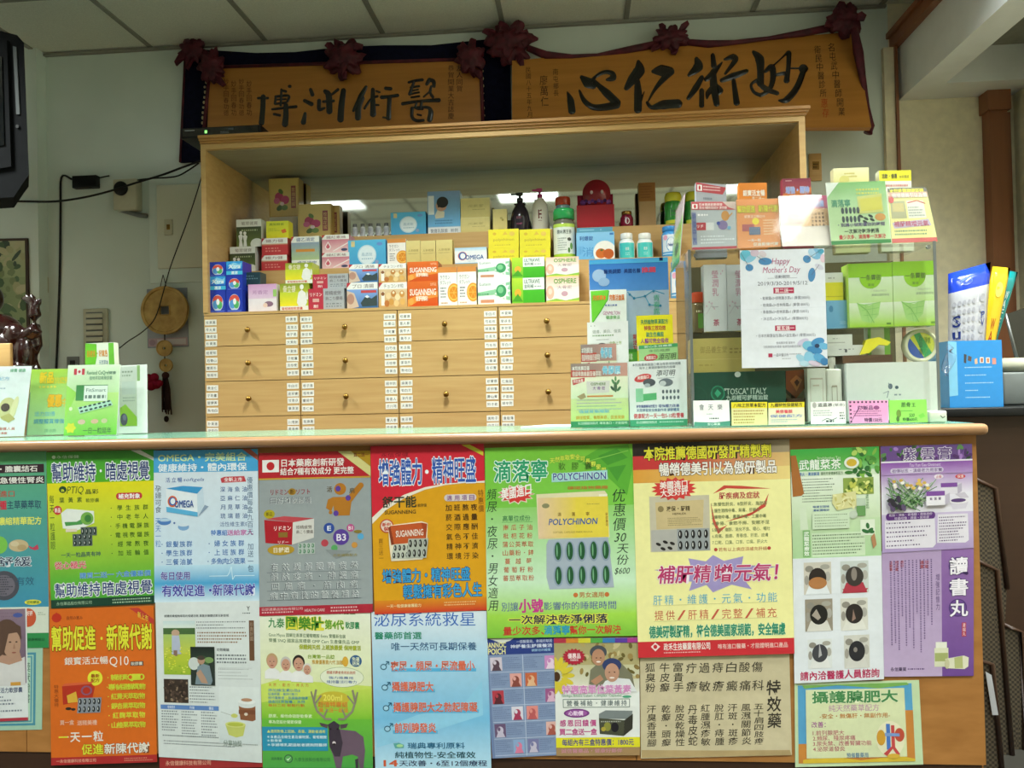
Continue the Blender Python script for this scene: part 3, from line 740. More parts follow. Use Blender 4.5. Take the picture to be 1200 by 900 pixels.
# silver Japanese poster
pr = '#b02a38'
poster('silver grey poster with red banner and a white-and-red flag', [(303, 531), (434, 528), (437, 718), (304, 722)], (573, 88, 1138, 905), '#9aa2a4', [
    ('r', 573, 88, 1138, 218, '#b8242e'), ('r', 573, 216, 1138, 224, '#c8a23c'), ('poly', [(975, 88), (1040, 88), (1138, 168), (1138, 218)], '#d8d08a'), ('poly', [(1040, 88), (1138, 88), (1138, 168)], '#b58e20'), ('t', '買二送一', 1054, 98, 1130, 118, '#7d3a1c', .01),
    ('r', 592, 124, 677, 186, '#f4f1ee'), ('e', 634, 155, 20, 21, '#c62a30'), ('t', '日本藥廠創新研發', 690, 122, 1006, 160, '#f6eee8', .02), ('t', '結合7種有效成分 更完整', 684, 166, 1054, 202, '#f6eee8', .02),
    ('t', 'リドミン', 634, 272, 722, 302, '#9c3a44', .015), ('e', 742, 286, 20, 17, '#a8812c'), ('t', '新', 732, 274, 752, 298, '#5a3a10', .01), ('t', 'ソフト', 762, 272, 832, 302, '#9c3a44', .015),
    ('rows', ['日舒適軟膠囊'], 630, 314, 842, 40, 32, '#e9ecec', .0), ('rows', ['日舒適軟膠囊'], 628, 312, 840, 40, 32, '#59606a', -.004),
    ('e', 984, 278, 30, 30, '#b67624'), ('poly', [(948, 318), (1020, 318), (1078, 252), (1100, 268), (1040, 345), (1030, 412), (955, 412), (950, 360), (938, 390), (912, 372), (922, 330)], '#b67624'), ('e', 1088, 262, 14, 14, '#b67624'), ('e', 935, 395, 9, 9, '#b67624'),
    ('e', 974, 276, 13, 14, '#5d3f9c'), ('e', 1024, 324, 13, 14, '#5d3f9c'), ('e', 962, 400, 13, 14, '#5d3f9c'), ('rows', ['活'], 918, 264, 944, 30, 28, '#6b5a3c'), ('rows', ['肩'], 1030, 274, 1056, 30, 28, '#6b5a3c'),
    ('poly', [(606, 420), (700, 408), (852, 422), (745, 440)], '#c24a52'), ('poly', [(600, 424), (745, 440), (740, 552), (606, 540)], '#b01f2b'), ('poly', [(745, 440), (852, 424), (850, 520), (740, 552)], '#d8d6d0'), ('t', 'リドミン', 650, 456, 735, 480, 'f6e8e4', .02), ('r', 672, 488, 718, 514, '#8c6a2c'), ('t', '眼精疲勞', 762, 456, 840, 474, '#55443c', .0), ('t', '肩こり腰痛', 762, 480, 846, 498, '#55443c', 0), ('t', 'リドー', 670, 530, 722, 546, 'f6e8e4', .01),
    ('e', 626, 396, 28, 22, '#b5a722'), ('t', '新品', 610, 386, 642, 406, '#6b5a10', .01), ('e', 684, 576, 68, 26, '#b8952c'), ('t', '日舒適', 648, 564, 726, 590, '#f2ead2', .02), ('blister', 770, 545, 855, 600, 4, 2, '#5c8a6a', '#b8c2bc'),
    ('e', 926, 474, 27, 27, '#2f4d9c'), ('t', 'E', 918, 462, 936, 486, 'e8ecf4', .02), ('e', 986, 520, 40, 40, '#5b3f98'), ('t', 'B3', 964, 504, 1010, 538, 'f0eaf6', .02), ('e', 1034, 475, 19, 19, '#c0508c'), ('t', 'B1', 1024, 466, 1044, 484, 'fff', .01), ('e', 1070, 494, 20, 8, '#8c7a34'), ('e', 1083, 520, 16, 16, '#5aa8d4'), ('e', 904, 548, 18, 18, '#b84450'), ('e', 952, 574, 16, 16, '#5aa864'), ('e', 1052, 562, 15, 15, '#d09444'),
    ('poly', [(905, 580), (1040, 590), (960, 630)], '#8b9294'), ('t', '元氣補給配方', 945, 604, 1066, 618, '#9a8c3c', 0)] +
    [(nm, [ln], 620 + d, 646 + i * 48 - d, 1076 + d, 48, 38, c, o) for i, ln in enumerate(['有效緩解眼睛疲勞', '解除疼痛・神經痛', '四肩痛・筋肉痛', '病中病後的營養補給']) for nm, d, c, o in (('rows', 2, '#e6eaea', .012), ('rows', 0, '#4d555c', -.004))] +
    [('line', [(612, 690 + 46 * i), (1082, 690 + 46 * i)], 2, '#6a7278') for i in range(4)] +
    [('r', 573, 860, 1138, 905, '#b0283a'), ('t', '日舒適藥品股份有限公司', 586, 866, 790, 880, '#e8c8c8', 0), ('fine', 586, 882, 780, 896, 1, '#e0b8b8', 5), ('t', 'HEALTH CARE', 800, 876, 900, 890, '#e8c8c8', .01), ('fine', 930, 866, 1120, 898, 2, '#e0b8b8', 6)], 3)

# red and orange poster
W = 'f2f6fa'
poster('red and orange poster with an orange carton and blister strips', [(434, 523), (567, 520), (572, 715), (439, 720)], (62, 50, 608, 850), ('#e2a218', '#dca01c'), [
    ('poly', [(62, 50), (608, 50), (608, 238), (520, 236), (420, 244), (320, 264), (220, 302), (130, 356), (62, 420)], '#d6283a'), ('poly', [(608, 238), (520, 236), (420, 244), (320, 264), (220, 302), (130, 356), (62, 420), (62, 390), (130, 330), (220, 285), (320, 252), (420, 237), (608, 228)], '#f0e6d6'),
    ('poly', [(500, 52), (540, 52), (604, 88), (604, 108)], '#d8d23c'), ('t', '永信保健', 112, 84, 245, 104, '#8c1824', 0),
    ('t', '增強體力', 100, 116, 308, 238, '#2a58b4', .016, W, .06), ('e', 332, 178, 9, 10, W), ('t', '精神旺盛', 358, 112, 566, 234, '#2a58b4', .016, W, .06),
    ('rows', ['舒干能'], 112, 292, 280, 40, 54, '#2c3a2a', .02), ('t', '軟膠囊', 284, 330, 328, 346, '#5a4a1c', 0), ('t', 'SUGANNENG', 124, 358, 274, 376, '#4a3c1c', .015),
    ('e', 428, 306, 16, 16, '#dccfcc'), ('e', 550, 306, 16, 16, '#dccfcc'), ('r', 428, 290, 550, 322, '#dccfcc'), ('rows', ['適用項目'], 420, 294, 562, 30, 25, '#8a5a8c', .015),
    ('rows', ['加班熬夜', '菸酒過量', '交際應酬', '氣色不佳', '精神不濟', '環境汙染'], 412, 338, 574, 46.5, 31, '#4a3212', .012),
    ('e', 132, 432, 33, 33, '#c8402c'), ('e', 132, 432, 28, 28, '#e8d8c8'), ('t', '新包', 110, 416, 154, 434, '#c8402c', .02), ('t', '裝', 118, 436, 146, 456, '#c8402c', .02),
    ('poly', [(140, 430), (300, 414), (330, 424), (322, 560), (300, 596), (150, 600), (142, 520)], '#f0e4c8'), ('poly', [(150, 432), (300, 420), (318, 512), (166, 520)], '#c4582a'), ('poly', [(140, 440), (150, 432), (166, 520), (152, 524)], '#8c3a1c'), ('poly', [(300, 420), (328, 426), (320, 500), (318, 512)], '#a8461f'), ('t', 'SUGANNENG', 176, 456, 308, 486, 'f6ede0', .015, {'rise': 6}),
    ('blister', 150, 520, 256, 590, 5, 2, '#2c2c24', '#c6cabc', 14), ('blister', 224, 495, 320, 588, 4, 2, '#2c2c24', '#b2b8ac', 12),
    ('t', '增強體力・精神旺盛', 106, 640, 526, 704, '#3fa0d8', .02, '1f2c5a', .055), ('t', '輕鬆擁有彩色人生', 204, 716, 580, 782, '#3fa0d8', .02, '1f2c5a', .055),
    ('g', 62, 786, 608, 850, '#dc8c20', '#d03a28'), ('t', '一天一粒健康維護能力', 122, 806, 288, 822, '#f6e0a8', .01), ('fine', 400, 800, 560, 824, 2, '#eec084', 7), ('v', '特惠價', 574, 268, 600, 380, '#8a5a18', 0), ('v', '買三送一', 90, 490, 112, 598, '#8a5a18', 0)], 4)

# green POLYCHINON poster
gi = '#23402c'
poster('bright green poster with yellow carton and handwriting down both sides', [(568, 525), (742, 520), (748, 745), (571, 748)], (28, 42, 672, 855), ('#7cc63e', '#7fca62'), [
    ('g', 28, 300, 672, 620, '#94d070', '#cdeccb'), ('g', 28, 620, 672, 760, '#cdeccb', '#a4d84e'), ('g', 28, 760, 672, 855, '#a4d84e', '#7cc040'),
    ('poly', [(430, 110), (520, 60), (650, 42), (672, 120), (640, 260), (560, 180)], '#5eae38'), ('poly', [(520, 90), (600, 60), (648, 100), (560, 130)], '#4a9a34'), ('poly', [(560, 140), (640, 130), (600, 200)], '#4a9a34'), ('line', [(440, 120), (650, 70)], 3, '#8fd058'),
    ('t', '滴落寧', 68, 100, 300, 190, '#2aa070', .02, 'eefaf0', .06)] +
    [('t', ch, 312 + i * 22, 78 + 6 * abs(i - 4.5) ** 1.3 * (.35 if i < 5 else 1.1), 332 + i * 22, 100 + 6 * abs(i - 4.5) ** 1.3 * (.35 if i < 5 else 1.1), '#e2ee56', .02, '3f8a34', .05) for i, ch in enumerate('天然萃取安全可長期使用')] + [
    ('rows', ['軟膠囊'], 335, 114, 505, 30, 32, '#3c5c24', .0), ('poly', [(318, 160), (558, 150), (560, 190), (318, 196)], '#a6dcd8'), ('t', 'POLYCHINON', 325, 158, 552, 188, '#2a4d94', .02, 'f2f8f8', .05), ('t', '德國植物藥廠', 385, 216, 560, 230, '#c87838', .01),
    ('star', 162, 244, 84, 44, 13, .72, '#e8dcc8'), ('star', 162, 244, 76, 38, 13, .72, '#d63a34'), ('t', '美國進口', 98, 220, 228, 270, 'f8f2ee', .025, {'rise': 24}),
    ('poly', [(250, 246), (545, 238), (555, 252), (562, 436), (256, 438)], '#e6dcb4'), ('r', 256, 262, 558, 434, '#e8d24a'), ('g', 256, 262, 420, 434, '#e6c8a4', '#e8d050', True), ('r', 520, 252, 556, 262, '#f0ead4'), ('e', 290, 296, 16, 10, '#8c8a64'), ('fine', 468, 290, 524, 296, 1, '#9a8a4c', 8), ('rows', ['滴落寧'], 318, 326, 500, 20, 16, '#8a6a2c'), ('t', 'POLYCHINON', 302, 352, 512, 378, '#3a62a8', .02, {'shear': .15}), ('t', 'SOFTGEL CAPSULES MADE IN U.S.A.', 320, 406, 490, 414, '#a08a44', 0), ('v', '軟膠囊劑', 546, 330, 556, 390, '#a06a34', 0),
    ('poly', [(300, 440), (555, 436), (575, 648), (300, 652), (288, 600), (290, 460)], '#a8b4c2')] +
    [op for j in range(2) for i in range(5) for op in (('e', 339 + i * 51, 492 + j * 104, 21, 44, '#8fa0b4'), ('e', 339 + i * 51, 490 + j * 104, 14, 38, '#245a34'), ('e', 335 + i * 51, 488 + j * 104, 3, 26, '#7ab088'))] + [
    ('t', '高單位成份', 102, 334, 222, 358, '#4a8a54', .01), ('line', [(98, 362), (232, 362)], 2, '#6aaa5c'),
    ('rows', ['南瓜子油', '枇杷花粉', '蒲公英萃取', '山藥粉・鋅', '蔓越莓', '葡萄籽粉', '蕃茄萃取粉'], 98, 373, 236, 36, 24, '#c06a4c', .01),
    ('e', 411, 678, 10, 10, '#c87038'), ('e', 544, 678, 10, 10, '#c87038'), ('t', '男女適用', 426, 666, 530, 690, '#b86a34', .01),
    ('t', '別讓', 92, 704, 164, 742, '#4a54a0', .0), ('t', '小號', 168, 692, 270, 748, '#cc3a90', .035), ('t', '影響你的睡眠時間', 274, 706, 582, 740, '#4a54a0', .0),
    ('t', '一次解決乾淨俐落', 124, 760, 544, 798, '#27304c', .02, 'e8e254', .09), ('t', '量少次多、', 98, 808, 272, 844, '#c8402f', .02), ('t', '滴落寧', 274, 806, 382, 844, '#2f9ac0', .03), ('t', '幫你一次解決', 384, 808, 600, 844, '#c8402f', .02),
    ('v', '頻尿・夜尿・男女適用', 34, 215, 78, 742, gi, .0, .15), ('v', '优惠價', 578, 230, 634, 412, gi, .0, .15), ('t', '30', 580, 418, 632, 456, gi, .0, {'shear': .3}), ('v', '天份', 590, 460, 640, 556, gi, .0, .15), ('t', '$600', 578, 566, 644, 592, gi, .0, {'shear': .3})], 5)

# yellow poster with German flag colours
poster('pale yellow poster with black-red-gold top and red foot band', [(741, 520), (925, 514.5), (931, 766), (748, 771)], (38, 22, 662, 862), '#f2eca6', [
    ('r', 38, 22, 662, 72, '#2a2420'), ('r', 38, 72, 662, 126, '#c83a3a'), ('g', 300, 22, 662, 72, '#2a2420', '#a8987c', True), ('g', 250, 72, 662, 126, '#c83a3a', '#e2c07c', True), ('g', 38, 126, 662, 178, '#dc9c3c', '#ecd488', True),
    ('t', '本院推薦德國研發肝精製劑', 84, 38, 588, 90, '#e6de3e', .025, '2a2416', .06), ('t', '暢銷德美引以為傲研製品', 144, 102, 608, 152, '#f4eee6', .025, '50301c', .06),
    ('r', 100, 232, 340, 450, '#c8c0a8'), ('poly', [(124, 255), (318, 250), (312, 358), (126, 362)], '#cdb98a'), ('e', 145, 282, 12, 12, '#8c7c54'), ('t', '液保・肝精', 168, 272, 262, 292, '#4a3c20', .015), ('t', 'HEPALEX', 192, 298, 246, 306, '#5a4a2a', .01), ('fine', 172, 316, 308, 350, 5, '#9c8c60', 9),
    ('r', 104, 364, 338, 448, '#b4b2ac'), ('blister', 208, 362, 336, 448, 5, 2, '#1f1d1c', '#9aa0a2')] + [('e', x, y, 11, 6, '#26221f', 10, .4) for x, y in ((132, 420), (160, 412), (188, 418), (150, 438), (178, 436))] + [
    ('star', 200, 204, 92, 46, 17, .78, '#d43f3c'), ('t', '美國進口', 144, 176, 254, 204, 'f6efe8', .02, {'rise': 6}), ('t', '大受好評', 146, 206, 256, 236, 'f6efe8', .02, {'rise': 10}),
    ('poly', [(355, 228), (400, 196), (470, 200), (585, 214), (470, 212), (410, 208)], '#c84a3c'), ('poly', [(345, 262), (352, 340), (372, 386), (410, 352), (376, 366), (360, 330)], '#cc5a48'), ('poly', [(576, 232), (562, 284), (500, 318), (400, 340), (510, 304), (556, 270)], '#c84a3c'),
    ('rows', ['肝疾病及症狀'], 378, 224, 540, 30, 26, '#bc4a4c', .015)] +
    [('t', tx, 348, 262 + i * 25, 348 + w, 277 + i * 25, '#77825c', .004) for i, (tx, w) in enumerate((('1.急慢性肝炎、B型肝炎、脂肪肝', 222), ('2.慢性酒精中毒、解毒、肝硬化', 190), ('3.藥物中毒、農藥中毒、工業中毒', 216), ('4.身倦、食慾不振、安眠不足', 228), ('5.疲勞、宿醉、消化不良、噁心、嘔吐', 230), ('6.肩痛、面皰、青春痘、肝斑、皮膚', 222), ('7.口乾、口臭、口苦、口臭、肝火大', 218)))] + [
    ('e', 361, 447, 7, 7, '#b8443c'), ('e', 572, 447, 7, 7, '#b8443c'), ('t', '若有以上病症須補充肝精', 372, 440, 564, 455, '#b0503c', .0),
    ('poly', [(250, 478), (320, 492), (350, 468), (392, 492), (470, 476), (462, 510), (600, 520), (480, 545), (582, 552), (470, 566), (500, 606), (420, 586), (345, 614), (320, 584), (250, 606), (262, 570), (120, 558), (250, 545), (110, 520), (260, 512)], '#a194c8'),
    ('t', '補肝精！', 126, 506, 366, 574, '#b83468', .02, 'f2e6f0', .05, {'shear': .12}), ('t', '增元氣！', 354, 506, 606, 574, '#b83468', .02, 'f2e6f0', .05, {'shear': .12}),
    ('rows', ['肝精・維護・元氣・功能'], 100, 620, 604, 40, 38, '#3fa4c8', .0), ('line', [(104, 660), (600, 657)], 1.5, '#c8c48c'), ('rows', ['提供/肝精/完整/補充'], 104, 680, 600, 40, 38, '#c85a44', .0), ('line', [(104, 722), (600, 718)], 1.5, '#c8c48c'),
    ('t', '德美研製肝精，符合德美國家規範，安全無慮', 86, 740, 628, 786, '#2a8a6c', .03, 'd4e8c4', .06),
    ('r', 38, 800, 662, 862, '#cc3038'), ('poly', [(90, 820), (108, 804), (128, 820), (108, 838)], '#f0dcd8'), ('e', 108, 820, 8, 8, '#cc3038'), ('t', '政禾生技藥業有限公司', 142, 808, 328, 836, '#f4e6e0', .02), ('t', '唯有進口醫藥・才能證明進口產品', 360, 816, 636, 836, '#f0c8c0', .01), ('fine', 142, 840, 320, 850, 1, '#e8b0ac', 10)], 6)

# green tea leaflet
lf = '#3d7a34'
ops = [('g', 68, 58, 522, 120, '#3fae4c', '#5cb04a'), ('g', 68, 120, 522, 172, '#5cb04a', '#8cc888'), ('g', 68, 200, 522, 420, '#e6efdf', '#c9dcb8'), ('g', 68, 420, 522, 622, '#c2dab0', '#a9cc9a')]
rl = random.Random(8)
for i in range(34):
    a, bb = rl.uniform(385, 515), rl.uniform(64, 205); ops.append(('e', a, bb, rl.uniform(10, 24), rl.uniform(7, 14), rl.choice(['#2f6a34', '#4a8a3a', '#86b84c', '#b5d46a', '#5c9c44']), 10, rl.uniform(0, 3)))
ops += [('t', 'Strobilanthes Tea', 205, 100, 325, 114, '#d8efcc', 0), ('t', '武龍菜茶', 112, 114, 326, 166, '#f2f8ee', .02, '3d9a48', .06), ('e', 380, 136, 38, 30, '#e8ede2'), ('e', 380, 136, 26, 19, '#d8b43a'), ('e', 366, 186, 22, 9, lf), ('e', 432, 186, 20, 9, lf),
        ('t', '降火・清涼解渴', 112, 178, 214, 196, '#3a6fb0', .02), ('t', '獨特芳香健康茶配方', 222, 179, 336, 195, '#5c7a54', .01), ('fine', 125, 208, 300, 336, 9, '#5c7058', 11, .36), ('poly', [(68, 90), (96, 88), (134, 285), (120, 296), (76, 300)], '#a86a34'),
        ('r', 335, 214, 490, 300, '#8aa04c')] + [('e', rl.uniform(345, 480), rl.uniform(222, 292), rl.uniform(8, 18), rl.uniform(5, 11), rl.choice(['#c8cc5c', '#6c8a34', '#dfe28c', '#486a24']), 9, rl.uniform(0, 3)) for _ in range(26)] + \
       [('poly', [(280, 296), (398, 282), (402, 360), (300, 378), (276, 340)], '#d8d49a')] + [('e', rl.uniform(286, 392), rl.uniform(296, 366), rl.uniform(8, 16), rl.uniform(3, 6), rl.choice(['#e8e4b0', '#b4a85c', '#c8c070']), 8, rl.uniform(0, 3)) for _ in range(20)] + \
       [('r', 400, 320, 445, 410, '#6a9a5c'), ('r', 400, 320, 445, 358, '#b8c8b4'), ('v', '溫熱沖泡飲用', 448, 300, 464, 376, lf, 0), ('e', 382, 402, 22, 20, '#c0ccba'), ('t', '味道甘甜味', 178, 350, 262, 362, '#46689c', .02), ('t', '清新潤喉好', 178, 368, 262, 380, '#46689c', .02),
        ('r', 172, 386, 362, 470, '#cfe0c4'), ('fine', 184, 392, 356, 464, 5, '#7c9470', 13, .3), ('poly', [(110, 360), (140, 352), (152, 470), (110, 472)], '#d4e2c8'), ('r', 122, 474, 160, 612, '#7cae6c'), ('v', '武龍菜療效', 128, 480, 154, 606, '#f2f8ee', .02), ('r', 168, 490, 440, 612, '#cde0c0'), ('fine', 172, 496, 436, 606, 7, '#5e7a54', 14, .38),
        ('r', 418, 430, 492, 510, '#e0ead6')] + [('e', 455 + x, 470 + y, 16, 9, '#2f6a38', 10, r_) for x, y, r_ in ((-16, 18, .4), (14, 14, 2.6), (0, -8, 1.4), (-6, 22, .1), (18, 22, .2))] + [('poly', [(470, 520), (488, 500), (498, 560), (480, 580)], '#b0805a')]
poster('green tea leaflet with a torn left edge, above the head photos', [(926, 527), (1030, 523), (1033, 652), (929, 656)], (68, 58, 522, 622), '#d5e4cb', ops, 2)

# purple ointment leaflet
ops = [('r', 525, 52, 992, 132, '#6a4a8c')]
for i in range(60):
    ops.append(('e', rl.uniform(530, 985), rl.uniform(58, 128), rl.uniform(10, 22), rl.uniform(5, 10), rl.choice(['#3f6a3c', '#2f4a34', '#8a5cae', '#a880c8', '#54306e', '#5c8a54']), 8, rl.uniform(0, 3)))
ops += [('r', 525, 130, 992, 138, '#e8e2ee'), ('g', 525, 138, 992, 200, '#8a4fa8', '#b08fc6'), ('g', 525, 200, 992, 300, '#b08fc6', '#e2dcea'), ('r', 525, 300, 992, 400, '#e4e0ec'), ('g', 525, 400, 992, 592, '#cabadc', '#ab94c4'),
        ('t', '紫', 640, 66, 704, 128, '#5c3a80', .012, 'eee8f4', .055), ('t', '雲', 732, 66, 796, 128, '#5c3a80', .012, 'eee8f4', .055), ('t', '膏', 820, 66, 884, 128, '#5c3a80', .012, 'eee8f4', .055), ('t', 'Tzu Yun Gau Ointment', 670, 144, 830, 160, '#e4d4f0', 0),
        ('e', 586, 180, 14, 13, '#d8cce4'), ('e', 830, 180, 14, 13, '#d8cce4'), ('r', 586, 167, 830, 193, '#d8cce4'), ('t', '祖傳秘笈・漢藥老方用家寶', 580, 170, 836, 190, '#6a4a8c', 0), ('e', 820, 216, 24, 12, '#e8dce8'), ('t', '止癢', 806, 208, 834, 224, '#c05c78', 0), ('e', 930, 219, 26, 12, '#c8404a'), ('t', '保濕', 914, 211, 946, 227, '#f4e2e2', .01)] + \
       [('line', [(560 + rl.uniform(0, 200), 390 - rl.uniform(0, 60)), (545 + rl.uniform(0, 260), 210 + rl.uniform(0, 120))], 4, rl.choice(['#4a7a44', '#6a9a5c', '#9cb88c', '#3a5c38'])) for _ in range(44)] + \
       [('e', rl.uniform(545, 760), rl.uniform(225, 275), 10, 8, rl.choice(['#d8b45c', '#e4dcd0', '#f0ece4', '#c8a44c'])) for _ in range(18)] + [('e', rl.uniform(565, 640), rl.uniform(320, 372), 20, 12, rl.choice(['#3c3248', '#5a4a6c', '#2c2834']), 10, rl.uniform(0, 3)) for _ in range(8)] + \
       [('blist', 872, 286, 86, 46, ('#cfc8d8', '#b4acc0'), '#dcd6e2'), ('r', 830, 250, 914, 272, '#7c4a9c'), ('blist', 796, 336, 96, 50, ('#d8d2de', '#bcb4c6'), '#e8e4ec'), ('r', 749, 288, 843, 312, '#7c4a9c'), ('rows', ['紫雲膏'], 762, 320, 828, 20, 14, '#6a4a7c'),
        ('poly', [(868, 345), (972, 342), (955, 385), (890, 388)], '#d4cede'), ('e', 920, 344, 52, 16, '#e6e2ea'), ('e', 918, 342, 38, 10, '#5a3f78'), ('poly', [(900, 308), (950, 300), (972, 330), (930, 330)], '#c6bece'),
        ('e', 560, 412, 14, 18, '#5c2f7c'), ('e', 785, 412, 14, 18, '#5c2f7c'), ('r', 560, 394, 785, 430, '#5c2f7c'), ('t', '乾裂・凍傷・香港腳・燙傷濕疹', 562, 397, 784, 411, '#e6d8f0', .0), ('t', '蚊蟲咬傷・褥瘡・尿布疹', 590, 414, 768, 428, '#e6d8f0', .0),
        ('poly', [(540, 430), (796, 430), (800, 560), (785, 578), (540, 572)], '#e2dce8'), ('fine', 548, 436, 782, 572, 6, '#6e5c80', 15, .3), ('poly', [(812, 410), (965, 412), (968, 550), (950, 562), (806, 556)], '#e2dce8'), ('fine', 818, 420, 960, 554, 9, '#6e5c80', 16, .4)]
poster('purple and white ointment leaflet with floral headline, top right corner', [(1032, 523), (1139, 520), (1141, 642), (1034, 648)], (525, 52, 992, 592), '#d9d0e4', ops, 3)

# head photographs sheet
ops = []
for cx, cy, w, h, bg, skin, hair, cl in ((167, 133, 57, 64, '#cfc8bc', '#b07848', '#2c2420', '#e6eaee'), (320, 133, 58, 64, '#c9cfcc', '#b8a090', '#3c3632', '#b03848'), (170, 280, 57, 64, '#9a9080', '#8a8078', '#22201e', '#dcd8d0'), (316, 282, 56, 64, '#d9d6cc', '#a08478', '#2e2826', '#e2e0d8'), (172, 434, 50, 58, '#dfe2e2', '#7c7c7e', '#44444a', '#e6e6e4'), (324, 432, 52, 66, '#d2d0c8', '#55504e', '#2a2a2e', '#d8d6d0')):
    ops += [('r', cx - w, cy - h, cx + w, cy + h, bg), ('e', cx - w * .6, cy - h * .6, w * .3, h * .2, '#8f8a80'), ('e', cx + w * .55, cy - h * .7, w * .35, h * .16, '#a8a49a'), ('e', cx + w * .75, cy - h * .1, w * .2, h * .3, '#b4b0a8'), ('e', cx - w * .8, cy + h * .1, w * .16, h * .3, '#a09a90'), ('poly', [(cx - w * .9, cy + h), (cx - w * .6, cy + h * .35), (cx + w * .6, cy + h * .35), (cx + w * .9, cy + h)], cl), ('e', cx, cy - 2, w * .64, h * .62, hair)]
ops += [('e', 167, 152, 38, 24, '#b07848'), ('e', 318, 122, 12, 26, '#8c827a'), ('poly', [(268, 180), (376, 180), (360, 196), (286, 196)], '#b03848'), ('poly', [(160, 255), (178, 290), (166, 300), (140, 280)], '#a89c90'), ('poly', [(312, 262), (322, 300), (306, 310)], '#94786c'), ('poly', [(170, 390), (180, 440), (166, 450)], '#b4b2b4'), ('e', 318, 424, 8, 10, '#86807c'),
        ('t', '請內洽醫護人員諮詢', 90, 504, 414, 538, '#b8305c', .025)]
poster('white sheet with six photos of hair on heads', [(929, 655), (1033, 651), (1036, 796), (931, 801)], (65, 52, 433, 548), '#e2e6ec', ops, 4)

# purple study pills poster
ops = [('g', 672, 8, 803, 526, '#8f68a8', '#6f4894'), ('g', 428, 8, 672, 526, '#b098c0', '#bea8cc')]
for i, c in enumerate('讀書丸'):
    ops += [('e', 738, 84 + i * 84, 37, 36, '#4a2f72'), ('e', 738, 84 + i * 84, 33, 32, '#6c4894'), ('t', c, 706, 50 + i * 86, 778, 118 + i * 84, '#f2ecf6', .02, '3a2458', .05)]
ops += [('r', 754, 312, 772, 368, '#b0344c'), ('v', '濃縮丸', 757, 314, 769, 366, '#f2dce0', 0), ('fine', 458, 50, 640, 430, 12, '#6a5484', 21, .36, .4, True), ('v', '功能', 604, 54, 620, 88, '#a83c3c', 0), ('v', '讀書', 584, 54, 600, 88, '#a83c3c', 0), ('v', '成份', 504, 50, 518, 80, '#a83c3c', 0), ('v', '用法量', 482, 50, 496, 92, '#a83c3c', 0), ('v', '注意事', 458, 50, 472, 92, '#a83c3c', 0), ('v', '增強記憶力', 648, 110, 664, 260, '#5c4478', 0),
        ('r', 640, 412, 698, 488, '#dcdcc0'), ('r', 646, 388, 692, 412, '#e6e6d8'), ('r', 642, 432, 696, 466, '#a8b070'), ('poly', [(684, 456), (762, 444), (782, 452), (780, 488), (764, 498), (690, 494)], '#dedcc4'), ('e', 692, 476, 10, 20, '#c8c4a0'), ('poly', [(722, 452), (756, 446), (758, 494), (724, 494)], '#b4b87c'), ('t', '永信藥業', 456, 488, 522, 504, '#3c2c50', .01), ('fine', 528, 490, 660, 502, 1, '#5c4478', 22)]
poster('purple poster with three white characters in dark discs', [(1033, 646), (1141, 640), (1141, 792), (1036, 793)], (428, 8, 803, 526), '#a48cbe', ops, 2)

# prostate sheet at the bottom right
poster('pale framed sheet with kidney drawing, lowest on the right', [(931, 800), (1077, 797), (1082, 896), (932, 899)], (68, 548, 592, 895), '#c6dab0', [
    ('r', 82, 560, 560, 880, '#58a0cc'), ('r', 82, 720, 118, 880, '#58a0cc'), ('r', 82, 800, 560, 880, '#c8843c'), ('r', 526, 670, 560, 880, '#c8843c'), ('poly', [(100, 866), (200, 850), (340, 872), (500, 856), (560, 870), (560, 880), (100, 880)], '#d8b83c'), ('poly', [(100, 560), (540, 556), (550, 566), (420, 578), (250, 562), (110, 574)], '#7cb05c'),
    ('r', 115, 578, 528, 860, '#d9dfb4'), ('t', '攝護腺肥大', 142, 586, 498, 634, '#4a8a54', .03, 'eaf0cc', .06), ('t', '純天然藥草配方', 210, 642, 420, 670, '#c08cb0', .0), ('t', '-安全・無傷肝・無副作用-', 172, 678, 464, 698, '#c07c3c', .012), ('t', '改善：', 138, 710, 196, 734, '#a85c9c', .01),
    ('t', '1.前列腺肥大', 142, 746, 272, 766, '#c06a78', .006), ('t', '2.頻尿、殘尿疼痛', 142, 768, 318, 788, '#c06a78', .006), ('t', '3.尿失禁、改善腎臟功能', 142, 790, 384, 810, '#c06a78', .006), ('t', '4.泌尿道發炎', 142, 812, 274, 832, '#c06a78', .006), ('t', '預備醫藥局', 280, 840, 370, 860, '#5c84a8', .006),
    ('e', 462, 786, 58, 74, '#e8e4c4'), ('e', 424, 780, 18, 32, '#d09a34'), ('e', 500, 770, 20, 28, '#c0503c'), ('poly', [(446, 724), (462, 724), (462, 830), (446, 830)], '#4a78c4'), ('poly', [(466, 730), (480, 730), (480, 820), (500, 850), (486, 852), (470, 826), (446, 856), (432, 846), (466, 816)], '#c44a4a'), ('poly', [(440, 760), (500, 764), (500, 776), (440, 774)], '#7a9ad0'), ('e', 472, 856, 26, 10, '#d8b040')], 1)

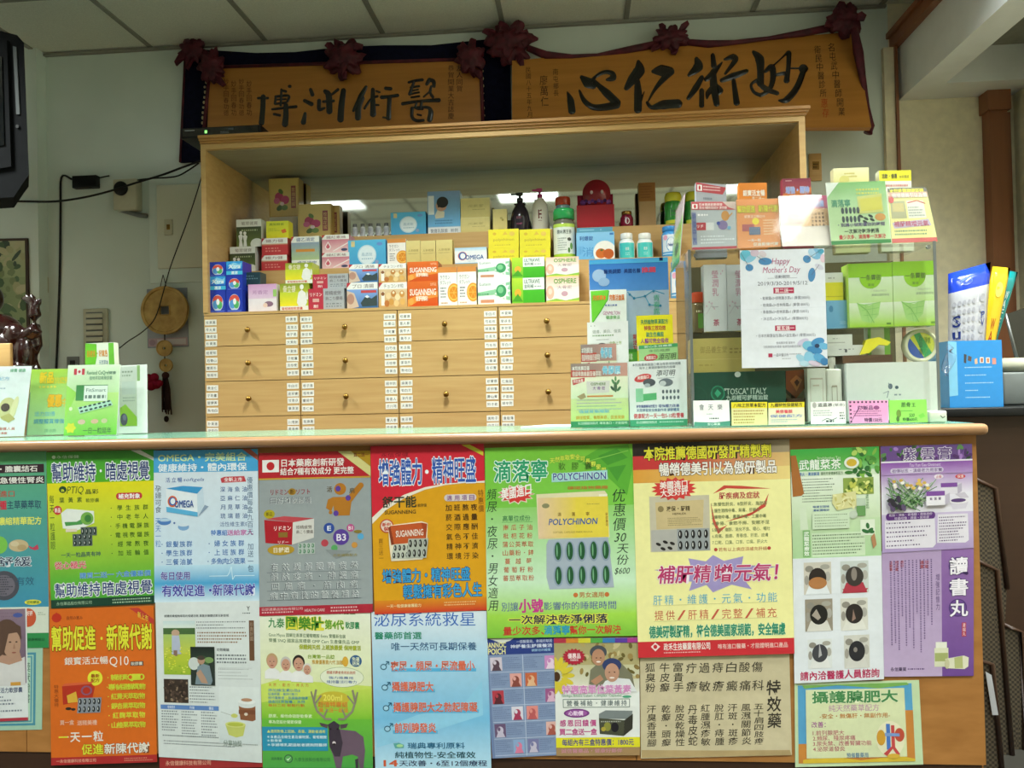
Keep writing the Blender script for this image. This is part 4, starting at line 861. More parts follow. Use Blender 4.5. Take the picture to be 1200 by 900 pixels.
# far left: portrait sheet, certificate, green-white sheet
poster('white sheet with green foot and red tab, tucked behind the portrait leaflet', [(-60, 713), (57, 711), (57, 759), (-60, 761)], (-270, 55, 255, 268), '#d5dccb', [('r', -270, 190, 255, 268, '#2f8a4c'), ('e', 150, 110, 40, 48, '#cc5a38'), ('r', -20, 62, 150, 158, '#cc5a38'), ('t', '好評', 142, 74, 172, 100, 'f0e4dc', .02), ('t', '健康補給站', 145, 216, 235, 232, '#1c5c34', .01), ('fine', 200, 80, 245, 100, 2, '#9aa890', 23)], .4)
poster('mint green certificate with blue border, low on the far left', [(-90, 763), (50, 758), (49, 855), (-91, 858)], (-405, 262, 222, 700), '#a4c8b0', [('r', -380, 290, 188, 676, '#4a8ea4'), ('r', -370, 302, 176, 664, '#a8cdb8'), ('r', -365, 308, 170, 658, '#5a9cac'), ('r', -358, 316, 162, 650, '#b2d2bc'), ('v', '獎狀證書', 130, 340, 160, 560, '#3c5c54', 0), ('fine', -340, 340, 100, 620, 8, '#4c6c60', 24, .3, .3, True)], 0)
poster('leaflet with portrait photo of a brown-haired person in white, far left', [(-62, 716), (31, 713), (33, 844), (-60, 848)], (-280, 66, 146, 656), '#dde2e2', [
    ('g', -280, 66, 140, 460, '#8a7484', '#6e5a70'), ('fine', -280, 80, 138, 300, 12, '#7a6478', 25, .3), ('e', 100, 100, 26, 12, '#4a5a9c'),
    ('poly', [(-90, 470), (-60, 380), (10, 340), (90, 340), (134, 320), (136, 470)], '#d4d2d0'), ('poly', [(0, 270), (100, 270), (120, 340), (50, 360), (0, 345)], '#b8907a'), ('e', 40, 215, 74, 96, '#5c4438'), ('e', 66, 250, 48, 74, '#b8927a'), ('poly', [(-20, 150), (60, 128), (115, 160), (118, 230), (96, 190), (50, 196), (24, 300), (-10, 320), (-30, 250)], '#5c4438'), ('e', 58, 240, 7, 4, '#4a342c'), ('e', 92, 240, 6, 4, '#4a342c'), ('poly', [(72, 276), (80, 244), (86, 276)], '#a67c66'), ('e', 78, 296, 12, 4, '#98584c'),
    ('r', 56, 452, 110, 470, '#d09a44'), ('t', '活力軟膠囊', 0, 480, 118, 508, '#55607c', .015), ('fine', -270, 520, 130, 612, 5, '#7a8490', 26), ('r', -280, 640, 146, 656, '#b43a48')], 1.4)

# orange Q10 poster
YE = '#e4e23a'
poster('orange poster with large yellow headline, below the green one', [(58, 714), (180, 710), (184, 893), (60, 897)], (262, 58, 820, 888), '#d96a1e', [
    ('e', 300, 105, 26, 24, '#c2331f'), ('poly', [(280, 92), (300, 76), (320, 92), (328, 108), (300, 130), (272, 108)], '#c2331f'), ('t', '自然の恵み', 355, 98, 440, 118, '#8c3a14', .01), ('poly', [(690, 66), (740, 66), (820, 130), (820, 158)], '#c03c34'), ('t', '新上市', 735, 84, 790, 116, '#e6c040', .02, {'rise': -26}),
    ('t', '幫助促進', 272, 154, 508, 280, YE, .025, '8c4a10', .06), ('e', 540, 222, 6, 8, YE), ('t', '新陳代謝', 568, 154, 808, 286, YE, .025, '8c4a10', .06),
    ('t', '銀寶活立暢', 340, 318, 572, 358, '#e8e0d4', .012), ('t', 'Q10', 580, 320, 682, 368, '#f0e8dc', 0), ('r', 690, 350, 760, 374, '#5a4438'), ('t', '軟膠囊', 695, 353, 755, 371, '#e4dccc', .01),
    ('e', 502, 432, 40, 40, YE), ('t', '最新', 480, 410, 526, 430, '#a03c14', .02), ('t', '配方', 480, 434, 526, 454, '#a03c14', .02),
    ('rows', ['・輔酵素Q10', '・專利納豆激酶萃取物', '・紅景天萃取物', '・銀杏果萃取物', '・紅麴萃取物', '・山楂果萃取物'], 556, 416, 765, 50.5, 32, '#cfd83c', .02),
    ('poly', [(325, 470), (480, 456), (500, 480), (486, 540), (330, 568)], '#b8341f'), ('poly', [(325, 470), (340, 456), (496, 450), (480, 462)], '#d8603a'), ('poly', [(350, 520), (400, 500), (410, 555), (356, 560)], '#dcae3c'), ('e', 456, 496, 30, 26, '#8c5a74'), ('e', 456, 496, 20, 18, '#b8341f'), ('blister', 404, 535, 528, 615, 5, 2, '#24282c', '#8c929a', 8), ('e', 358, 590, 16, 8, '#2c2420'), ('e', 384, 594, 12, 7, '#2c2420'),
    ('t', '買一盒', 312, 650, 386, 676, '#e6b49c', .02), ('t', '送精美禮', 404, 654, 508, 680, '#e6b49c', .02), ('v', '特惠大優待', 282, 460, 306, 580, '#8c4014', 0),
    ('rows', ['一天一粒'], 300, 714, 545, 60, 54, '#e8e2d8', .02), ('rows', ['一'], 305, 714, 352, 60, 54, YE, .02), ('t', '促進', 426, 782, 540, 836, YE, .02, '7a3c14', .045), ('t', '新陳代謝', 546, 782, 782, 836, '#ece6da', .02, '7a4a2c', .045),
    ('r', 262, 848, 820, 888, '#b02c2c'), ('t', '一永信健康科技有限公司', 290, 858, 500, 876, '#e8a890', .01), ('fine', 650, 858, 800, 880, 2, '#d88c74', 27)], 1.5)
# poster foot showing under the newspaper sheet
poster('orange poster whose red foot shows below the crumpled white sheet', [(184, 716), (303, 714), (308, 899), (187, 901)], (0, 0, 100, 100), '#c8602a', [('r', 0, 88, 100, 100, '#a03030'), ('t', '永信健康科技有限公司', 6, 95, 50, 98, '#e0a890', .01)], 1)
# white article sheet
ops = [('t', '認識珍貴植物萃取的保健功效 真菌多醣體抗氧化新發現', 92, 88, 440, 102, '#4c5458', .01), ('r', 85, 122, 258, 412, '#b9cf62'), ('g', 85, 122, 258, 165, '#c9dde0', '#dfe8dc'), ('r', 85, 160, 258, 196, '#4a6a3c'), ('g', 85, 194, 258, 300, '#a8c46c', '#c4cc4c'), ('g', 85, 300, 258, 412, '#bcc83e', '#96b434'), ('e', 152, 186, 22, 18, '#c0a088'), ('poly', [(132, 200), (172, 200), (182, 300), (130, 302)], '#b4bcd0'), ('r', 140, 280, 160, 310, '#8c7060')]
for _ in range(60): ops.append(('e', rl.uniform(90, 253), rl.uniform(260, 408), rl.uniform(3, 8), rl.uniform(2, 5), rl.choice(['#dcd83c', '#8aac34', '#c8d84a', '#e4e46a']), 7))
ops += [('r', 232, 260, 362, 465, '#2c3630'), ('g', 232, 260, 362, 310, '#1c2422', '#2c3a30'), ('e', 290, 340, 44, 34, '#3c5a3a'), ('e', 250, 350, 30, 34, '#c9d0cc'), ('e', 332, 330, 24, 16, '#7a9a5c'), ('poly', [(255, 460), (270, 365), (300, 350), (335, 360), (350, 440), (340, 462)], '#7c8e96'), ('poly', [(262, 400), (285, 380), (310, 420), (325, 455), (290, 452)], '#b4917a'), ('e', 290, 330, 20, 24, '#b08c74'), ('e', 290, 318, 20, 12, '#4a4038'),
        ('r', 82, 436, 215, 564, '#3a2e26')]
for _ in range(50): ops.append(('e', rl.uniform(88, 210), rl.uniform(442, 558), rl.uniform(6, 13), rl.uniform(4, 8), rl.choice(['#55443a', '#2a211c', '#6e5a4a', '#483a30', '#8c7862']), 8, rl.uniform(0, 3)))
ops += [('fine', 265, 122, 530, 170, 3, '#6c7478', 31, .34), ('fine', 270, 178, 535, 245, 4, '#8c6a4c', 32, .42), ('r', 548, 122, 575, 332, '#6a4a34'), ('v', '珍貴好菌', 553, 130, 570, 230, '#b09a84', 0), ('t', '功效概論', 372, 268, 440, 284, '#4c5458', .015), ('fine', 372, 296, 560, 352, 3, '#70787c', 33), ('line', [(380, 372), (560, 372)], 1, '#a0a8a8'), ('fine', 380, 372, 570, 440, 4, '#949c9c', 34, .22), ('fine', 222, 470, 365, 566, 6, '#70787c', 35, .36),
        ('r', 62, 576, 378, 600, '#5f86c0'), ('t', '有效成分', 100, 580, 140, 596, '#dfe8f4', .01), ('t', '作用', 220, 580, 245, 596, '#dfe8f4', .01), ('t', '備註', 325, 580, 350, 596, '#dfe8f4', .01), ('fine', 66, 604, 160, 720, 8, '#80888c', 36), ('fine', 175, 604, 265, 735, 9, '#80888c', 37), ('fine', 282, 604, 372, 740, 9, '#80888c', 38), ('fine', 70, 735, 380, 750, 1, '#5c6468', 39, .4), ('fine', 75, 765, 500, 795, 2, '#70787c', 40, .36),
        ('g', 380, 470, 600, 770, '#dfe6e4', '#ccd6d6'), ('poly', [(486, 566), (576, 562), (576, 640), (560, 648), (494, 642)], '#8c5a3c'), ('r', 486, 590, 576, 612, '#7a4a30'), ('e', 531, 564, 46, 16, '#d6dcda'), ('r', 484, 548, 578, 566, '#d6dcda'), ('e', 531, 546, 46, 14, '#e4e8e6'), ('e', 530, 537, 30, 9, '#b4886a'), ('e', 525, 612, 10, 8, '#d8c8b8'),
        ('poly', [(412, 668), (522, 668), (508, 726), (470, 736), (430, 724)], '#c2c86a'), ('e', 467, 668, 55, 16, '#d4d884'), ('e', 467, 668, 44, 10, '#b8c04c'), ('line', [(390, 604), (450, 622)], 3, '#a8b0ac'), ('e', 462, 622, 18, 11, '#ccd070'), ('t', '分享抽獎', 400, 752, 500, 784, '#7c8c80', .01), ('fine', 505, 764, 590, 776, 1, '#8c9490', 41), ('t', 'Y', 538, 48, 554, 70, '#3c4448', .02), ('fine', 515, 78, 566, 90, 1, '#5c6468', 42)]
poster('crumpled white article sheet with field and tree photos', [(182, 706), (304, 704), (307, 894), (186, 887)], (45, 20, 606, 862), ('#dde3e2', '#d3dad8'), ops, 2.4)

# deer poster
ops = [('g', 592, 92, 1190, 470, '#e9ecd8', '#dfe6b4'), ('g', 592, 470, 1190, 640, '#c8dc5c', '#7cbc34'), ('g', 592, 640, 1190, 889, '#6cb83c', '#4aa048'), ('poly', [(592, 470), (700, 440), (840, 450), (1190, 470), (1190, 480), (592, 560)], '#c9dc64'),
       ('t', 'Gout Miyou', 640, 92, 830, 104, '#3c6a44', .02), ('t', '原平醫藥', 980, 92, 1110, 104, '#6c7c3c', .02), ('t', '九泰', 640, 134, 726, 182, '#3c8a4c', .02), ('t', '固樂壯', 738, 124, 938, 188, '#4a8a2c', .03, 'e4dc4a', .08), ('t', '第4代', 946, 136, 1046, 182, '#5a9a34', .03, 'dce07c', .07), ('t', '軟膠囊', 1056, 142, 1130, 178, '#2f8a54', .02),
       ('t', 'Gout Miyou 固樂壯高單位葡萄糖胺 Extra 榮獲新包裝', 640, 208, 1056, 228, '#5c7a54', .004), ('t', '榮獲 SNQ 國家品質標章 GMP Cert 生產優良品 GMP', 640, 236, 1128, 256, '#5c7a54', .004), ('t', '保證純天然 上班族最愛 保持靈活', 804, 264, 1136, 288, '#b8c03c', .02, '5c7a34', .04)]
for cx, cy, r_, hair in ((655, 352, 34, '#c0a074'), (730, 365, 32, '#c8c4bc'), (800, 360, 36, '#2c2620'), (846, 388, 26, '#d8d4cc')): ops.append(('human', cx, cy, r_, '#c89880', hair, '#e8e8e6'))
ops += [('t', '台灣第一品牌', 850, 314, 994, 334, '#88a82c', .02), ('t', '推廣優惠第六代 加贈', 872, 340, 1038, 362, '#c89a34', .02), ('e', 1052, 346, 16, 26, '#d8a83c'), ('e', 1108, 342, 32, 30, '#2c5c8c'), ('t', '免運', 1088, 322, 1128, 342, '#dfe6c4', .02), ('t', '送貨', 1088, 344, 1128, 364, '#dfe6c4', .02),
        ('e', 1032, 426, 118, 52, '#9cac7c'), ('e', 1032, 426, 116, 50, '#e4ead0'), ('t', '建議消費者食用前詢問', 950, 394, 1104, 410, '#c4644c', .006), ('t', '強力推薦用', 962, 422, 1092, 436, '#5a74a8', .006), ('t', '維持靈活行動力', 950, 442, 1110, 458, '#5a74a8', .006),
        ('rows', ['天然・配方・持久力'], 630, 462, 855, 20, 16, '#c87c3c', .01)] + [('t', tx, 630, 490 + i * 19, 630 + w, 505 + i * 19, c, .004) for i, (tx, w, c) in enumerate((('添加維生素D及E', 176, '#3f8ab4'), ('促進鈣質・維持行動力', 160, '#3f8ab4'), ('維持靈敏度・保護關節健康', 216, '#3f8ab4'), ('搭配日常保養・天然', 200, '#3f8ab4'), ('每日二粒 輕鬆行動', 196, '#c86a34')))] + \
       [('t', '膠原、維他命硫酸軟骨素', 630, 618, 866, 636, '#dcecc4', .01), ('t', '專為您設計關節保健', 630, 648, 808, 666, '#dcecc4', .01), ('r', 592, 682, 950, 802, '#2a90b0'), ('t', '▲適用對象上班族、長輩、運動者適用', 620, 696, 936, 712, '#d8e078', .01), ('t', '＊本產品含維生素及礦物質、葡萄糖胺', 620, 724, 944, 740, '#d6ecf0', .01), ('t', '＊軟骨素', 620, 744, 700, 758, '#d6ecf0', .01), ('t', '＊孕婦哺乳期過敏者請詢問醫師', 620, 764, 944, 780, '#d6ecf0', .01), ('e', 734, 842, 24, 22, '#3c6a44'), ('e', 734, 842, 18, 16, '#5aa858'), ('poly', [(722, 842), (732, 852), (748, 832), (732, 844)], '#d6ecd0'), ('t', '九泰生技股份有限公司', 766, 836, 960, 856, '#3c7a44', .01), ('t', '諮詢專線', 640, 834, 700, 850, '#3c7a44', .01)]
dk, dm = '#3e3440', '#6a5666'
def antler(s): 
    X = lambda v: 990 + s * v
    return [('line', [(X(18), 640), (X(50), 640), (X(95), 600), (X(112), 550), (X(98), 490)], 11, '#8c8474'), ('line', [(X(60), 632), (X(40), 590)], 8, '#8c8474'), ('line', [(X(108), 565), (X(70), 520)], 8, '#8c8474'), ('line', [(X(112), 550), (X(125), 500)], 8, '#8c8474')]
ops += [('e', 985, 535, 86, 36, '#c8b83c'), ('t', '200ml', 930, 516, 1030, 546, '#e8e064', .02), ('t', '超值特惠組', 900, 552, 1060, 580, '#d87c34', .01), ('t', '買二送一超值', 905, 584, 1062, 606, '#d87c34', .01)] + antler(-1) + antler(1) + [
        ('poly', [(955, 720), (1000, 690), (1100, 700), (1142, 730), (1150, 800), (1140, 889), (1118, 889), (1110, 830), (1080, 820), (1030, 830), (1020, 889), (992, 889), (975, 820), (958, 780)], dm), ('poly', [(1095, 845), (1112, 840), (1112, 889), (1098, 889)], dk), ('poly', [(955, 700), (1015, 690), (1030, 760), (1015, 830), (985, 830), (960, 780)], dk),
        ('poly', [(952, 668), (985, 648), (1016, 668), (1008, 715), (992, 768), (978, 768), (960, 715)], dk), ('poly', [(905, 658), (952, 668), (948, 688), (915, 676)], '#55464e'), ('poly', [(1062, 662), (1016, 668), (1020, 690), (1050, 684)], '#55464e'), ('e', 966, 690, 5, 4, '#17100f'), ('e', 1004, 690, 5, 4, '#17100f'), ('e', 984, 760, 9, 8, '#d8ccd0'), ('e', 984, 766, 6, 5, '#1c1618')]
poster('green joint-care poster with a stag and four smiling faces', [(304, 714), (434, 718), (437, 900), (308, 900)], (592, 92, 1190, 889), '#dfe6c0', ops, 2)

# urinary poster
og = '#d9684c'
ops = [('g', 68, 72, 695, 330, '#dfeaf2', '#a8d2ea'), ('g', 68, 330, 695, 640, '#a8d2ea', '#78bce2'), ('g', 68, 640, 695, 920, '#78bce2', '#bcdff0'), ('poly', [(80, 700), (300, 620), (560, 560), (660, 440), (660, 620), (400, 700), (80, 790)], '#90cbe8'),
       ('t', '泌尿系統救星', 82, 78, 634, 150, '#2f66bc', 0), ('t', '醫藥師首選', 84, 180, 340, 218, '#1f8a6c', .02), ('t', '唯一天然可長期保養', 174, 236, 636, 278, '#2a5a84', .01)]
for i, (tx, x1) in enumerate((('夜尿・頻尿・尿流量小', 622), ('攝護腺肥大', 396), ('攝護腺肥大之勃起障礙', 630), ('前列腺發炎', 404))):
    y = 334 + i * 109
    ops += [('e', 128 + i * 4, y + 30, 18, 16, '#27607c'), ('e', 128 + i * 4, y + 30, 13, 11, '#a6d2e8'), ('line', [(140 + i * 4, y + 18), (158 + i * 4, y + 2)], 5, '#27607c'), ('line', [(142 + i * 4, y + 2), (158 + i * 4, y + 2), (158 + i * 4, y + 18)], 5, '#27607c'), ('r', 170, y + 38, x1 + 8, y + 56, '#58b0dc'), ('t', tx, 168 + i * 4, y, x1, y + 50, og, .02, 'f0d8d0', .03)]
ops += [('poly', [(170, 768), (200, 764), (228, 776), (226, 792), (180, 794)], '#5ea8a4'), ('e', 205, 780, 18, 8, '#a8d89c'), ('t', '瑞典專利原料', 248, 764, 556, 796, '#2f6a8c', .015), ('t', '純植物性-安全確效', 178, 812, 612, 846, '#1f4c58', .015), ('t', '14', 116, 856, 190, 888, '#d05a34', .03), ('t', '天改善・6至12個療程', 200, 858, 672, 888, '#2c3a5c', .015)]
poster('light blue poster with four male-symbol lines, below the red and orange one', [(435, 717), (570, 716), (576, 906), (440, 906)], (68, 72, 695, 925), '#a4d0e8', ops, 3)

# dark blue health leaflet
ops = [('r', 40, 95, 490, 195, '#2c3f84'), ('poly', [(75, 95), (230, 95), (205, 110), (150, 125), (110, 108)], '#e0e2d8'), ('t', 'NANNOC', 44, 118, 178, 150, '#e8e29c', .03), ('t', 'SPOICH', 44, 156, 172, 190, '#e8e29c', .03), ('t', '一個醫藥局、幸福好鄰居', 245, 108, 470, 128, '#c8d0e4', .006), ('t', '神舒養生舒護養活', 206, 136, 470, 158, '#d4dcec', .02), ('t', '調節您的體質', 340, 166, 460, 182, '#9cc4e0', .01), ('r', 60, 195, 490, 826, '#8496b8')]
for i in range(6):
    y = 210 + i * 102
    for c, x0 in ((0, 70), (1, 290)):
        px_ = x0 + (0 if (i + c) % 2 == 0 else 122)
        if c == 1 and i % 2 == 0: px_ = x0 + 130
        elif c == 1: px_ = x0 + 2
        colr = [('#cfc4d0', '#5a4450'), ('#e0a49c', '#8c4a40'), ('#b8404c', '#5a2830'), ('#d8d4e0', '#a83c5c'), ('#6a5474', '#c8c0d4'), ('#8caad0', '#d87c9c')][i]
        if c: colr = [('#cc8cc4', '#e8d0e4'), ('#c86844', '#e0b48c'), ('#a05a8c', '#d8b0c8'), ('#dc8c84', '#b85a5c'), ('#e0b4ac', '#a8584c'), ('#7c7ca8', '#c8c0d4')][i]
        ops += [('r', px_, y, px_ + 76, y + 82, colr[0]), ('e', px_ + 38, y + 40, 22, 24, colr[1]), ('poly', [(px_ + 8, y + 82), (px_ + 20, y + 55), (px_ + 55, y + 52), (px_ + 70, y + 82)], colr[1]), ('e', px_ + 30, y + 32, 10, 12, colr[0]), ('fine', (px_ + 84) if px_ < x0 + 60 else x0, y, (px_ + 200 if px_ < x0 + 60 else px_ - 6) if c == 0 else ((px_ + 190) if px_ < x0 + 60 else px_ - 6), y + 74, 6, '#5c6c94', 50 + i * 2 + c, .34)]
    ops += [('line', [(64, y + 92), (486, y + 92)], 3, '#c2cce0')]
ops += [('line', [(280, 200), (282, 820)], 4, '#c2cce0')]
poster('slate blue leaflet with a grid of small photos', [(567, 749), (651, 746), (653, 885), (577, 889)], (40, 95, 492, 828), '#6f82aa', ops, 2.2, )

# couple poster
ops = [('g', 478, 95, 1000, 260, '#a49c6c', '#b4a878'), ('g', 478, 260, 1000, 460, '#c8c49c', '#e8e8de'), ('r', 478, 430, 1000, 720, '#e6e8e4')]
for _ in range(46): ops.append(('e', rl.uniform(640, 990), rl.uniform(130, 350), rl.uniform(10, 26), rl.uniform(8, 18), rl.choice(['#a08850', '#c8bc8c', '#8c7440', '#d8d0a8', '#b4a064', '#6c6030']), 9, rl.uniform(0, 3)))
for i, c in enumerate(['#b8384c', '#d88c34', '#d8d03c', '#5aa84c', '#3c7ab4', '#5a3c9c', '#a83c8c']): ops.append(('r', 478 + i * 75, 92, 554 + i * 75, 122, c))
for k in range(14): ops.append(('e', 500 + 62 * math.cos(k * .45), 325 + 78 * math.sin(k * .45), 42, 16, '#d8c43c', 10, k * .45))
ops += [('e', 490, 330, 22, 30, '#4a3018'), ('star', 600, 208, 74, 54, 18, .8, '#b0283c'), ('t', '優惠品', 562, 186, 640, 218, '#f0d8d8', .03), ('t', '限量贈送', 576, 222, 626, 234, '#f0d8d8', .01),
        ('poly', [(690, 380), (700, 290), (770, 230), (880, 240), (955, 320), (970, 400), (760, 400)], '#7c7a64'), ('e', 750, 180, 52, 42, '#4a5058'), ('e', 750, 212, 40, 52, '#b8896c'), ('e', 738, 216, 5, 3, '#2c1c16'), ('e', 764, 216, 5, 3, '#2c1c16'), ('e', 750, 240, 14, 5, '#f0e4dc'),
        ('poly', [(750, 420), (790, 360), (850, 340), (940, 350), (985, 430)], '#e2e4e6'), ('e', 832, 262, 58, 44, '#34406c'), ('e', 832, 308, 44, 58, '#c0927a'), ('e', 816, 306, 5, 3, '#2c1c16'), ('e', 848, 306, 5, 3, '#2c1c16'), ('e', 832, 340, 16, 5, '#f0e4dc'), ('poly', [(700, 360), (760, 320), (780, 350), (730, 385)], '#b8896c'),
        ('t', '特惠高單位葉黃素', 524, 386, 946, 438, '#d48cc0', .025, 'f6e6f2', .06), ('t', 'Ginkgo Biloba Lutein Complex Capsules', 520, 442, 890, 462, '#5c9a74', 0), ('e', 922, 460, 28, 8, '#4aa07c'),
        ('r', 526, 472, 940, 526, '#50685c'), ('r', 530, 476, 936, 522, '#e8eae4'), ('rows', ['營養補給・健康維持'], 545, 480, 925, 40, 36, '#46585c', .006), ('e', 610, 560, 80, 28, '#7c3c84'), ('e', 610, 560, 66, 20, '#a05ca4'), ('t', '心動價', 560, 546, 650, 574, '#f0d8f0', .03),
        ('rows', ['感恩回饋價', '買二盒送一盒'], 500, 602, 735, 54, 40, '#c0508c', .025), ('poly', [(748, 566), (790, 544), (956, 548), (950, 600), (748, 596)], '#7c8484'), ('poly', [(748, 592), (905, 606), (900, 704), (752, 690)], '#4a4c3c'), ('poly', [(905, 606), (958, 566), (955, 660), (900, 704)], '#35342c'), ('e', 800, 645, 22, 28, '#8a8a3c'), ('e', 846, 650, 24, 30, '#1c1a20'), ('e', 775, 660, 14, 14, '#b0a03c'), ('fine', 760, 606, 890, 622, 1, '#a8aca0', 60),
        ('r', 478, 712, 1000, 774, '#e0d82c'), ('t', '每組內有三盒特惠價：1800元', 516, 722, 962, 762, '#4c4a84', .02), ('r', 478, 774, 1000, 826, '#a4855c'), ('t', '誠信醫藥品・健康好夥伴', 510, 782, 890, 808, '#c88c9c', .01)]
poster('poster of an elderly couple with sunflower and rainbow edge', [(649, 748), (749, 747), (750, 885), (652, 886)], (478, 92, 1000, 826), '#dcdcd0', ops, 3)

# brush-written sheet
ik = '#4a4438'
ops = []
for x, a, c in ((140, '狐臭粉', '汗臭香港腳'), (238, '牛皮癬', '乾癬・頭癬'), (330, '富貴手', '脫皮乾燥性'), (416, '疔瘡', '丹毒皮蛇'), (502, '過敏', '紅腫濕疹敏'), (594, '痔瘡', '脫肛・痔腫'), (684, '白癜', '汗斑・斑疹'), (772, '酸痛', '風濕關節炎'), (856, '傷科', '五十肩四肢痠')):
    if len(a) == 3: ops.append(('v', a, x, 198, x + 66, 398, ik, .008, .08))
    else: ops += [('t', a[0], x, 205, x + 72, 272, ik, .008, {'shear': .08}), ('t', a[1], x, 328, x + 76, 396, ik, .008, {'shear': .08})]
    ops.append(('v', c, x + 8, 480, x + 70, 760, ik, .008, .08))
ops += [('v', '特效藥', 952, 325, 1045, 655, '#3c372e', .015, .08), ('line', [(110, 175), (600, 182), (1085, 170)], 2, '#c4ba9c'), ('poly', [(110, 778), (600, 792), (1095, 800), (1106, 835), (110, 830)], '#b39c70')]
poster('yellowed sheet with nine columns of brush writing', [(750, 767), (925, 764), (928, 885), (751, 889)], (105, 142, 1108, 835), '#c9bd9c', ops, 1, 'old')
# ------------------------------------------------------------------ stock in the open cabinet
T1, T2, T3 = 3.452, 3.618, 3.765
ZL = Z_LEDGE + .0002; Z2, Z3 = ZT2 + .0002, ZT3 + .0002
F = (0, 0, 100, 100)
GS = 'medicine cartons on the ledge'; G2 = 'medicine cartons on the middle step'; G3 = 'packages on the top step'

# six small blue packs, two columns of three
def pack(x0, x1, yt, zb, kind, label):
    z = carton('small_blue_box', label, 'box', x0, x1, yt, zb, T1 - .012, .1, '#2a3fae', F,
        ([('e', 50, 55, 34, 38, '#c8d4e4'), ('e', 50, 42, 30, 22, '#d8584c'), ('e', 38, 62, 18, 20, '#5a9ad8'), ('e', 62, 64, 16, 18, '#58b46c'), ('e', 52, 50, 10, 14, '#eef0f2'), ('r', 8, 88, 92, 96, '#4a62c8')] if kind == 0 else
         [('g', 0, 0, 100, 62, '#3fa4e4', '#2a6ad0'), ('poly', [(10, 30), (45, 8), (80, 20), (95, 10), (90, 50), (40, 55)], '#8ad0f0'), ('t', 'Xtra', 14, 22, 86, 48, '#e8f4fa', .03, {'shear': .2}), ('r', 0, 66, 100, 92, '#49b8e0'), ('t', '清涼', 30, 68, 70, 90, '#e8f4fa', .02)]), 'gloss', 'six small blue boxes shrink-wrapped together')
    return z + .0003
zc = [ZL, ZL]; rowsY = (341, 324, 307)
for r in range(3):
    for c in range(2):
        k = 0 if (r == 0 or (r == 1 and c == 1) or (r == 2 and c == 0)) else 1
        nm = ('bottom', 'middle', 'top')[r]; sd = ('left', 'right')[c]
        zc[c] = pack(245.6 + c * 19.6, 264.6 + c * 19.6, rowsY[r] - c * .8, zc[c], k, 'small blue box with %s, %s %s of the six-pack' % (('round emblem', 'pale wave')[k], nm, sd))

WT = '#e9e8e2'
c1 = carton
# ledge, left to right
c1('carton', 'pink and white carton lying on the ledge beside the blue six-pack', 'box', 291, 324, 333, ZL, T1, .11, ('#d9a8cc', '#e8dce4'), F, [('g', 0, 0, 100, 50, '#cf9cc8', '#e0c4dc'), ('t', '芳香定', 14, 22, 70, 36, '#b07cae', .0), ('r', 0, 52, 100, 100, '#e6dde2'), ('e', 72, 72, 16, 10, '#8a6a80'), ('e', 60, 76, 8, 8, '#e8c8b8'), ('r', 88, 20, 100, 46, '#9ac46c')], group=GS)
c1('carton', 'dark teal box squeezed in above the pink and white carton', 'box', 287, 305, 319, at(297, 333, T1).z + .0004, T1 + .03, .07, '#24424c', F, [('fine', 10, 20, 90, 60, 2, '#6a8890', 70)], group=GS)
def chart(label, x0, x1, yt, zb, Y, dx):
    return c1('carton', label, 'box', x0, x1, yt, zb, Y, .1, '#b8c43c', F, [('g', 0, 0, 100, 30, '#8a9a34', '#b4b83c'), ('t', '骨立捷', 12, 8, 56, 34, '#e4dcc0', .015), ('g', 0, 32, 66, 82, '#c4d03c', '#ecdc2c'), ('r', 0, 82, 100, 100, '#e6e6dc'), ('t', '葡萄糖胺軟膠囊', 6, 86, 80, 96, '#c8503c', .01),
        ('e', 78, 14, 7, 9, WT), ('poly', [(66, 34), (78, 24), (92, 36), (96, 70), (90, 82), (66, 82), (60, 70)], WT), ('poly', [(96, 30), (100, 40), (100, 60), (94, 60)], WT)], group=GS) + .0003
z = chart('yellow-green carton with a white human figure, lower of two on the ledge', 328, 361, 332, ZL, T1, 0)
chart('yellow-green carton with a white human figure, upper of two on the ledge', 334.5, 366, 308, z, T1 + .012, 0)
def redgrey(label, x0, x1, yt, zb, Y):
    return c1('carton', label, 'box', x0, x1, yt, zb, Y, .09, '#a9adb0', F, [('r', 0, 0, 42, 100, '#b83848'), ('t', 'リドミン', 5, 18, 38, 36, '#f0dcd8', .015), ('r', 12, 46, 30, 62, '#d8a8a0'), ('t', '新', 14, 74, 28, 90, '#f0dcd8', .01), ('t', '眼精疲勞', 48, 12, 92, 32, '#6a5f62', .0), ('t', '肩こり腰痛', 48, 38, 96, 56, '#6a5f62', .0), ('fine', 50, 66, 94, 90, 2, '#7c8084', 71)], group=GS) + .0003
z = redgrey('red and grey carton, lower of two beside the yellow-green cartons', 361.5, 403, 338, ZL, T1)
redgrey('red and grey carton, upper of two beside the yellow-green cartons', 366.5, 408, 321, z, T1 + .012)
def strip(title, tc='#6a5a5a'): return [('r', 0, 0, 100, 26, WT), ('poly', [(0, 0), (14, 0), (0, 20)], '#b83c44'), ('t', title, 18, 6, 88, 22, tc, .0)]
